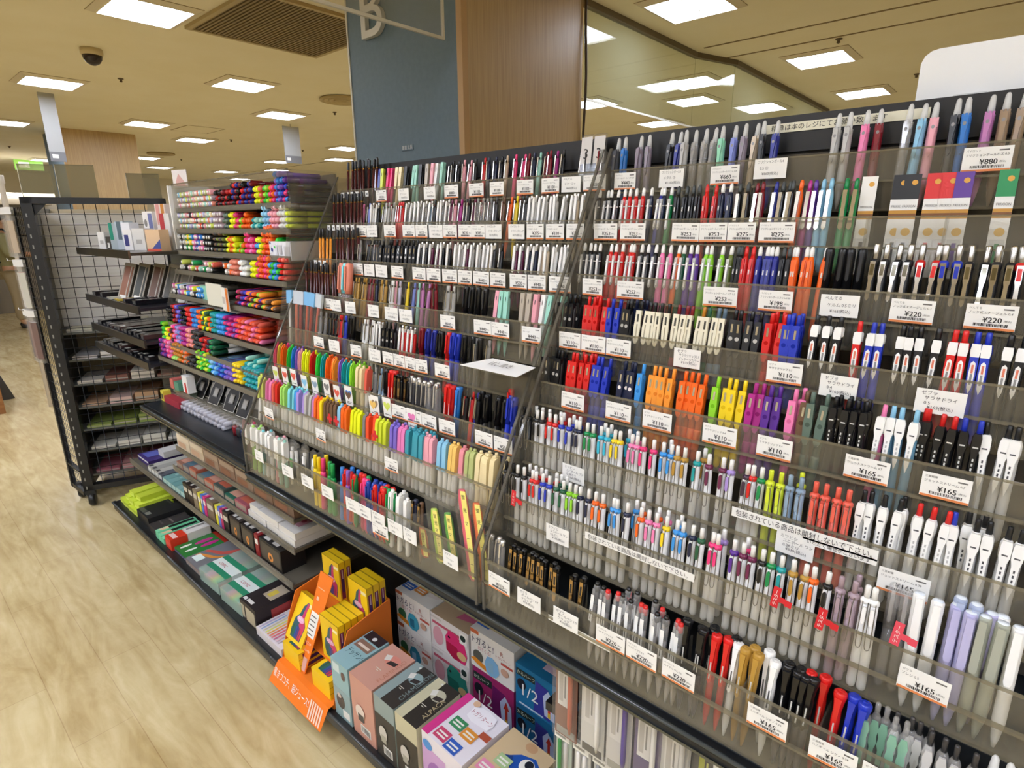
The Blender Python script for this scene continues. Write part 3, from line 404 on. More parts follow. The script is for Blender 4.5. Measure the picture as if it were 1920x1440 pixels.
NEAR=[(8,'multi','dkgrey',[-696],0,0),(8,'multi','blue2',[-675],0,0),(8,'multi','mauve',[-641,-619],0,0),(8,'multi','black',[-577],0,0),(8,'multi','navyblue',[-559],0,0),(8,'multi','silver',[-542],0,0),(8,'multi','clear',[-523,-506,-490],0,0),(8,'multi','mint',[-468],0,0),(8,'multi','lavblue',[-448],0,0),(8,'multi','mauve',[-431],0,0),(8,'multi','beige',[-412],0,0),(8,'multi','black',[-394],0,0),(8,'multi','navyblue',[-376],0,0),(8,'multi','silver',[-278,-261],0,0),(8,'multi','pink',[-237],0,0),(8,'multi','dkred',[-217],0,0),(8,'multi','clear',[-181],0,0),(8,'multi','ltblue',[-165],0,0),(8,'multi','rose',[-147],0,0),(8,'multi','black',[-121],0,0),(8,'multi','blue2',[-106],0,0),(8,'multi','orchid',[-83],0,0),(8,'multi','taupe',[-63,-49],0,0),(7,'fric','black',[-698,-684,-672,-658],0,0),(7,'fric','red',[-640,-626,-613,-599],0,0),(7,'fric','navy',[-582],0,0),(7,'fric','navyblue',[-564],0,0),(7,'fric','navy',[-555],0,0),(7,'fric','green',[-539],0,0),(7,'fricp','black',[-522,-508,-494,-481],0,0),(7,'fricp','red',[-465,-450],0,0),(7,'fricp','navy',[-438,-424],0,0),(7,'frics','black',[-406,-392],0,0),(7,'frics','dkred',[-379,-367],0,0),(7,'frics','navyblue',[-349],0,0),(7,'frics','black',[-336,-324],0,0),(7,'frics','black',[-323],0,0),(7,'frics','orange',[-310],0,0),(7,'frics','magenta',[-295],0,0),(7,'frics','purple',[-283],0,0),(7,'frics','ltblue',[-272,-261],0,0),(7,'frics','green',[-238,-227],0,0),(6,'fric','black',[-693,-680,-670,-654],0,0),(6,'fric','red',[-634,-619,-606,-592,-581],0,0),(6,'fric','black',[-563,-549,-537],0,0),(6,'fric','pink',[-519,-505],0,0),(6,'fric','orange',[-491],0,0),(6,'fric','dkgreen',[-479],0,0),(6,'fric','purple',[-465,-450],0,0),(6,'fric','lime',[-437,-424,-408],0,0),(6,'fric','olive',[-393],0,-12),(6,'fricp','black',[-381,-374],0,-6),(6,'fricp','red',[-366,-355],0,-8),(6,'fricp','navyblue',[-341,-331,-325,-315],0,-8),(6,'fricp','black',[-306,-293],0,-10),(6,'fricp','orange',[-285],0,-12),(6,'fricp','orange',[-286,-271,-261,-244],0,-12),(6,'roller','black',[-237,-220,-206,-193],0,0),(6,'energel','black',[-176,-163,-150,-135],0,0),(6,'energel','red',[-119,-104],0,0),(6,'energel','blue',[-91,-76],0,0),(6,'energel','black',[-62,-48,-34,-20],0,0),(6,'energel','red',[-8],0,0),(5,'clip','black',[-702,-688,-674],0,0),(5,'clip','black',[-709,-695,-679,-668],1,0),(5,'clip','red',[-639,-627,-615,-599],0,0),(5,'clip','red',[-631,-621],1,0),(5,'clip','blue',[-584,-570],0,0),(5,'clip','black',[-556,-544],0,0),(5,'clip','navy',[-558,-545,-531,-523],1,0),(5,'vint','black',[-526,-511,-497,-484,-468],0,0),(5,'vint','dkred',[-453,-441,-429],0,0),(5,'vint','amber',[-411],0,0),(5,'vint','dkgreen',[-397],0,0),(5,'vint','slate',[-385,-372],0,0),(5,'clip','black',[-351,-339,-327,-313],0,0),(5,'clip','red',[-294,-279],0,0),(5,'clip','red',[-291,-280],1,0),(5,'clip','blue',[-266,-254],0,0),(5,'clip','blue',[-265,-253],0,0),(5,'clip','blue',[-264,-254],1,0),(5,'dryw','black',[-229,-210,-198],0,4),(5,'dryw','red',[-168],0,0),(5,'dryw','blue',[-155,-142],0,0),(5,'dry','black',[-118,-106,-93,-79],0,0),(5,'dry','red',[-62,-48],0,0),(5,'dry','blue',[-34,-23],0,0),(5,'dry','black',[-3,8],0,0),(4,'clip','black',[-700,-690,-677,-664],0,0),(4,'clip','black',[-700,-685,-664],1,0),(4,'clip','red',[-636,-624,-611,-598],0,0),(4,'clip','red',[-622,-604,-590],1,0),(4,'clip','blue',[-584,-572,-559],0,0),(4,'clip','navy',[-524,-513,-501],0,0),(4,'clip','skyblue',[-484],0,0),(4,'clip','ltorange',[-464,-452,-440,-428],0,0),(4,'clip','orange',[-407,-396,-384,-373],0,0),(4,'clip','lime',[-349],0,0),(4,'clip','yellow',[-333,-321,-308],0,0),(4,'clip','magenta',[-292,-280],0,0),(4,'clip','purple',[-268,-255],0,0),(4,'clip','pink',[-231],0,0),(4,'clip','pink',[-224],1,0),(4,'clip','brown',[-217],0,0),(4,'clip','greygreen',[-205,-193],0,0),(4,'jet','black',[-176,-162,-151,-138],0,0),(4,'jet','black',[-173,-159,-150,-137],1,0),(4,'jetw','pink',[-119],0,0),(4,'jetw','ltblue',[-106,-93,-80],0,0),(4,'jet','red',[-55,-42],0,0),(4,'jet','red',[-74,-67],1,0),(4,'jet','blue',[-27,-14],0,0),(4,'jetw','black',[-3,10,23],0,0),(3,'one','allblack',[-704,-691],0,0),(3,'one','black',[-671,-657],0,0),(3,'one','red',[-639,-625],0,0),(3,'one','blue',[-608,-595],0,0),(3,'one','navy',[-579,-568],0,0),(3,'one','green',[-553,-540],0,0),(3,'one','cyan',[-521,-509],0,0),(3,'one','yellow',[-497,-483],0,0),(3,'one','pink',[-464,-452],0,0),(3,'one','hotpink',[-438,-421],0,0),(3,'one','skyblue',[-403,-390],0,0),(3,'one','gold',[-377,-365],0,0),(3,'one','teal',[-346],0,0),(3,'one','plum',[-322,-304],0,0),(3,'one','lilac',[-290],0,0),(3,'one','dkplum',[-269],0,0),(3,'one','red',[-258],0,0),(3,'one','green',[-247],0,0),(3,'one','black',[-690,-670],1,0),(3,'one','red',[-651,-626,-619],1,0),(3,'one','blue',[-599,-585],1,0),(3,'one','cyan',[-527,-516,-479],1,0),(3,'one','pink',[-459],1,0),(3,'one','skyblue',[-397],1,0),(3,'one','gold',[-343],1,0),(3,'onef','limeyel',[-231,-217],0,0),(3,'onef','limeyel',[-193],1,0),(3,'onef','bluegrey',[-204,-190],0,0),(3,'onef','coral',[-173,-159,-144,-131],0,0),(3,'jets','black',[-117,-105,-91,-78],0,0),(3,'jets','black',[-71],1,0),(3,'jets','red',[-55,-42,-28],0,0),(3,'jets','blue',[-16],0,0),(3,'jetw','black',[4,18,32,44],0,-12),(3,'jetw','black',[-3,9],1,-10),(2,'one','allblack',[-698,-680],0,0),(2,'one','black',[-669,-652],0,0),(2,'one','red',[-635,-622],0,0),(2,'one','blue',[-608,-595],0,0),(2,'one','dkgreen',[-576,-562],0,0),(2,'one','lime',[-549,-536],0,0),(2,'one','navy',[-522,-508],0,0),(2,'one','orange',[-495,-480],0,0),(2,'one','skyblue',[-460,-448],0,0),(2,'one','navy',[-434],0,0),(2,'one','orange',[-406],0,0),(2,'one','pink',[-390,-377],0,0),(2,'one','yellow',[-363],0,0),(2,'one','skyblue',[-345,-333],0,0),(2,'one','navy',[-319],0,0),(2,'one','dkgreen',[-305],0,0),(2,'one','hotpink',[-288,-277],0,0),(2,'one','purple',[-254],0,0),(2,'one','black',[-657],1,0),(2,'one','red',[-639,-628,-617,-592],1,0),(2,'one','dkgreen',[-582,-566],1,0),(2,'one','skyblue',[-425],1,0),(2,'one','orange',[-411,-383],1,0),(2,'one','pink',[-366],1,0),(2,'one','lilac',[-276],1,0),(2,'one','skyblue',[-347],1,0),(2,'one','plum',[-239,-228],0,0),(2,'one','hotpink',[-240],1,0),(2,'one','black',[-215],0,0),(2,'one','green',[-202],0,0),(2,'one','teal',[-188],0,0),(2,'one','gold',[-171,-159],0,0),(2,'one','orange',[-145],0,0),(2,'one','black',[-130],0,0),(2,'onef','greypink',[-114,-101],0,0),(2,'onef','greypink',[-100],1,0),(2,'onef','white',[-86,-74],0,0),(2,'roller','clear',[-59,-44],1,-8),(2,'blen','white',[-30,-15],0,0),(2,'blen','lavender',[3,16],0,0),(2,'blen','greygreen2',[29,43],0,0),(2,'blen','white',[61],0,-6),(2,'blen','bluegrey2',[4,20],1,6),(2,'blen','lavender',[35],1,0),(2,'blen','white',[47],1,0),(1,'metal','clear',[-707,-691,-678,-665],0,0),(1,'goldclip','black',[-641,-627,-613,-598,-584,-571,-558,-543,-530],0,0),(1,'goldclip','black',[-494,-480],0,0),(1,'hitec','black',[-456,-440],0,0),(1,'hitec','red',[-428,-413],0,0),(1,'hitec','black',[-401,-386],0,0),(1,'hitec','red',[-372,-361],0,0),(1,'hitec','black',[-343,-326],0,0),(1,'hitec','red',[-313,-302],0,0),(1,'hitec','red',[-402,-338],1,0),(1,'hitec','black',[-403,-385,-351],1,8),(1,'curv','black',[-291,-274,-268],0,0),(1,'curv','black',[-262,-258],1,0),(1,'curv','red',[-250,-234],0,0),(1,'curv','black',[-227],1,0),(1,'curv','white',[-221],0,0),(1,'curv','gold',[-208,-195],0,0),(1,'curv','gold',[-197],1,0),(1,'curv','white',[-180],1,0),(1,'curv','white',[-170],0,0),(1,'curv','black',[-152,-142,-133,-124],0,0),(1,'curv','black',[-154,-135],1,0),(1,'curv','red',[-125,-111],1,0),(1,'curv','red',[-91],0,0),(1,'curv','blue',[-79,-65],0,0),(1,'grip','mint',[-57,-29,-17],0,0),(1,'grip','mint',[-47,-37],1,0),(1,'grip','clear',[5,20,33,47],0,0),(1,'grip','clear',[-28,-13,-5,3],1,0),(1,'multi','clear',[62,77],0,0)]
MID=[(8,'wide','palelav',[-1535],0,0),(8,'wide','navyblue',[-1521],0,0),(8,'wide','limeyel',[-1504],0,0),(8,'wide','hotpink',[-1482,-1467],0,0),(8,'wide','cream',[-1441,-1423],0,0),(8,'wide','black',[-1399],0,0),(8,'wide','mint2',[-1367,-1348],0,0),(8,'wide','black',[-1327],0,0),(8,'wide','greige',[-1301],0,0),(8,'wide','rose',[-1281],0,0),(8,'wide','white',[-1267],0,0),(8,'wide','mint2',[-1242],0,0),(8,'slim','black',[-1217,-1202,-1186],0,0),(8,'slim','rose',[-1157,-1142],0,0),(8,'slim','black',[-1115],0,0),(8,'slim','red',[-1085],0,0),(8,'slim','navy',[-1068,-1048],0,0),(8,'slim','black',[-1031],0,0),(8,'slim','beige',[-1011],0,0),(8,'slim','hotpink',[-981,-961],0,0),(8,'slim','dkred',[-944],0,0),(8,'slim','navy',[-926],0,0),(8,'slim','mint2',[-909],0,0),(8,'slim','dkred',[-889,-875],0,0),(8,'slim','magenta',[-857],0,0),(8,'slim','black',[-841],0,0),(8,'slim','clear',[-790,-777],0,0),(8,'slim','clear',[-746,-731],0,0),(7,'slim','pink',[-1544],0,0),(7,'slim','lavblue',[-1508],0,0),(7,'wclip','white',[-1484],0,0),(7,'wclip','black',[-1466],0,0),(7,'slim','silver',[-1440,-1417,-1398],0,0),(7,'slim','red',[-1379,-1366,-1351],0,0),(7,'wclip','clear',[-1333,-1313,-1294],0,0),(7,'wclip','clear',[-1274,-1257],0,0),(7,'wclip','bluegrey',[-1236],0,0),(7,'slim','black',[-1215],0,0),(7,'wclip','clear',[-1196,-1181,-1165],0,0),(7,'slim','plum',[-1153],0,0),(7,'slim','rose',[-1138],0,0),(7,'slim','magenta',[-1120],0,0),(7,'slim','black',[-1100,-1085],0,0),(7,'slim','plum',[-1071],0,0),(7,'slim','clear',[-1054,-1041,-1028,-1015],0,0),(7,'slim','dkgrey',[-993],0,0),(7,'slim','brown',[-969],0,0),(7,'slim','orange',[-953],0,0),(7,'slim','yellow',[-928],0,0),(7,'slim','black',[-912,-899],0,0),(7,'wclip','silver',[-883,-869,-856,-843],0,0),(7,'wclip','silver',[-819,-807,-794],0,0),(7,'wclip','silver',[-766],0,0),(7,'wclip','beige',[-752,-736],0,0),(6,'slim','clear',[-1544,-1487],0,0),(6,'slim','black',[-1449,-1426,-1406,-1389],0,0),(6,'clip','black',[-1373,-1354,-1336,-1317,-1299,-1281,-1263,-1246,-1230],0,0),(6,'wclip','dkgrey',[-1216,-1192],0,0),(6,'wclip','plum',[-1168,-1146],0,0),(6,'wclip','black',[-1123,-1100],0,0),(6,'wclip','silver',[-1072,-1057],0,0),(6,'wclip','plum',[-1040],0,0),(6,'wclip','silver',[-1019,-993,-975],0,0),(6,'wclip','beige',[-964],0,0),(6,'wclip','dkgrey',[-948],0,0),(6,'slim','black',[-926],0,0),(6,'wclip','plum',[-879,-861],0,0),(6,'wclip','navy',[-841,-825],0,0),(6,'wclip','beige',[-804,-788],0,0),(6,'wclip','white',[-770,-752,-735],0,0),(5,'slim','dkred',[-1491,-1472],0,0),(5,'slim','gold',[-1436,-1422,-1405,-1387],0,0),(5,'slim','dkred',[-1374,-1357],0,0),(5,'slim','navy',[-1331],0,0),(5,'slim','gold',[-1311,-1297],0,0),(5,'slim','white',[-1274,-1258],0,0),(5,'slim','rose',[-1247],0,0),(5,'slim','palelav',[-1233],0,0),(5,'slim','yellow',[-1205],0,0),(5,'slim','lavblue',[-1180],0,0),(5,'slim','mint2',[-1157],0,0),(5,'slim','orchid',[-1139,-1124],0,0),(5,'slim','dkred',[-1117,-1101,-1051],1,0),(5,'slim','silver',[-1054,-1045,-1036,-1025],0,-15),(5,'roller','black',[-985,-968],0,-10),(5,'roller','black',[-940,-921],0,0),(5,'wide','rose',[-884],0,0),(5,'wide','mint2',[-868,-849],0,0),(5,'wide','greige',[-804,-789],0,0),(5,'wide','rose',[-770],0,0),(5,'wide','white',[-754],0,0),(5,'wide','mint2',[-740,-702],0,0),(4,'slim','clear',[-1557,-1541,-1524],0,0),(4,'slim','black',[-1491,-1476,-1461],0,0),(4,'slim','red',[-1446,-1434],0,0),(4,'slim','blue',[-1421,-1408],0,0),(4,'roller','black',[-1393,-1375],0,0),(4,'slim','white',[-1330,-1315,-1298,-1282,-1263],0,0),(4,'wclip','black',[-1274,-1257,-1241],0,0),(4,'clip','black',[-1224,-1208,-1192],0,0),(4,'wclip','red',[-1166,-1148,-1131,-1114],0,0),(4,'roller','dkred',[-1083],0,0),(4,'roller','navyblue',[-1061,-1041],0,0),(4,'roller','black',[-1025,-1011],0,0),(4,'roller','red',[-993],0,-10),(4,'roller','blue',[-977,-959],0,-10),(4,'roller','black',[-932,-909,-884],0,0),(4,'slim','clear',[-896,-863],0,-15),(3,'fluor','hotpink',[-1726],0,0),(3,'fluor','yellow',[-1701],0,0),(3,'fluor','orange',[-1675],0,0),(3,'fluor','fgreen',[-1645],0,0),(3,'fluor','blue2',[-1619],0,0),(3,'fluor','violet',[-1593],0,0),(3,'fluor','rose',[-1569],0,0),(3,'fluor','fyellow',[-1550,-1528],0,0),(3,'fluor','red',[-1505],0,0),(3,'fluor','fgreen',[-1476],0,0),(3,'fluor','teal',[-1451],0,0),(3,'fluor','orange',[-1426,-1405],0,0),(3,'fluor','ltorange',[-1387],0,0),(3,'fluor','violet',[-1360],0,0),(3,'fluor','teal',[-1342,-1323],0,0),(3,'fluor','lime',[-1303],0,0),(3,'fluor','hotpink',[-1680],1,0),(3,'fluor','fgreen',[-1642],1,0),(3,'fluor','violet',[-1592],1,0),(3,'fluor','fyellow',[-1514],1,0),(3,'fluor','fgreen',[-1456],1,0),(3,'fluor','orange',[-1425,-1359],1,0),(3,'fluor','ltorange',[-1330],1,0),(3,'fluor','lime',[-1297,-1276],1,0),(3,'mild','cream',[-1284,-1264],0,0),(3,'mild','coral',[-1245],0,0),(3,'slim','clear',[-1218],0,0),(3,'slim','bluegrey',[-1198,-1183],0,0),(3,'roller','black',[-1170],0,0),(3,'curv','red',[-1145,-1132],0,0),(3,'goldclip','black',[-1121,-1103,-1084],0,0),(3,'metal','dkgrey',[-1059,-1039,-1023],0,0),(3,'metal','black',[-1078,-1052],1,0),(3,'metal','clear',[-1003,-978],0,0),(3,'metal','clear',[-1007,-982],1,0),(3,'curv','red',[-939,-925],0,0),(3,'curv','blue2',[-907],0,0),(3,'slim','black',[-885,-848],0,0),(3,'slim','red',[-866],0,0),(3,'slim','navyblue',[-855],0,0),(3,'roller','black',[-820,-789,-766],0,0),(3,'roller','black',[-851,-821,-794],1,0),(3,'roller','blue',[-758,-741],0,10),(3,'roller','red',[-761],1,20),(2,'mild','limeyel2',[-1741,-1711],0,0),(2,'mild','pink',[-1691,-1669],0,0),(2,'mild','coral',[-1643],0,0),(2,'mild','red',[-1622],0,0),(2,'mild','lime2',[-1593,-1575],0,0),(2,'mild','aqua',[-1551,-1530],0,0),(2,'mild','skyblue',[-1511],0,0),(2,'mild','lilac',[-1496,-1475],0,0),(2,'mild','silver',[-1459,-1442],0,0),(2,'mild','orchid',[-1426],0,0),(2,'mild','orange',[-1406,-1390],0,0),(2,'mild','yellow',[-1374],0,0),(2,'mild','brown',[-1355,-1338,-1323,-1307],0,0),(2,'mild','ltblue',[-1292],0,0),(2,'mild','orange',[-1274,-1256],0,0),(2,'mild','fyellow',[-1237,-1219,-1200],0,0),(2,'mild','grey',[-1179],0,0),(2,'mild','orange2',[-1160,-1141],0,0),(2,'mild','limeyel',[-1129,-1110,-1092],0,0),(2,'mild','violet2',[-1068,-1054],0,0),(2,'mild','pink2',[-1040,-1026],0,0),(2,'mild','teal2',[-1007,-990,-976,-960],0,0),(2,'mild','rose',[-954,-938,-923],0,0),(2,'mild','ltblue',[-900,-882],0,0),(2,'mild','sand',[-870,-857],0,0),(2,'mild','rose2',[-832],0,0),(2,'mild','sage',[-816,-801],0,0),(2,'mild','cream',[-785,-771,-758,-744],0,0),(2,'mild','limeyel2',[-1758],1,0),(2,'mild','pink2',[-1663,-1635],1,0),(2,'mild','lime2',[-1597],1,0),(2,'mild','aqua',[-1530,-1509,-1483],1,0),(2,'mild','silver',[-1434],1,0),(2,'mild','yellow',[-1386,-1355,-1325],1,0),(2,'mild','orange2',[-1153],1,0),(2,'mild','violet2',[-1073,-1044],1,0),(2,'mild','teal2',[-1004,-985,-968,-952,-939],1,0),(2,'mild','cream',[-771,-749,-715],1,0),(1,'wcap','plum',[-1713],0,0),(1,'wcap','lime2',[-1680,-1648],0,0),(1,'wcap','aqua',[-1618],0,0),(1,'wcap','white',[-1595,-1567],0,0),(1,'wcap','rose',[-1536],0,0),(1,'wcap','mint2',[-1517,-1486],0,0),(1,'wcap','hotpink',[-1705],1,0),(1,'wcap','aqua',[-1597],1,0),(1,'wcap','rose',[-1520],1,0),(1,'wcap','lime2',[-1660],1,0),(1,'mark','yellow',[-1323,-1303],0,0),(1,'mark','yellow',[-1303],1,0),(1,'mark','hotpink',[-1290],0,-12),(1,'mark','dkgreen2',[-1257,-1237],0,0),(1,'mark','blue2',[-1202],0,0),(1,'mark','violet',[-1173],0,0),(1,'mark','blue2',[-1180,-1157],1,0),(1,'fmark','red',[-1189,-1170,-1150],0,0),(1,'fmark','green',[-1144],0,0),(1,'fmark','red',[-1144,-1128],1,0),(1,'fmark','hotpink',[-1115,-1100],0,0),(1,'fmark','green',[-1112],1,0),(1,'fmark','blue3',[-1090,-1075,-1058],0,0),(1,'fmark','blue3',[-1084,-1063,-1048],1,0),(1,'fmark','red',[-1061,-1044,-1030],0,0),(1,'fmark','green2',[-1034,-1018,-1004],0,0),(1,'fmark','red',[-1039,-1016],1,0),(1,'wcap2','white',[-1003,-973,-943],0,0),(1,'wcap2','white',[-979],1,0),(1,'goldclip','navy',[-924],0,0),(1,'goldclip','brown',[-900],0,0)]
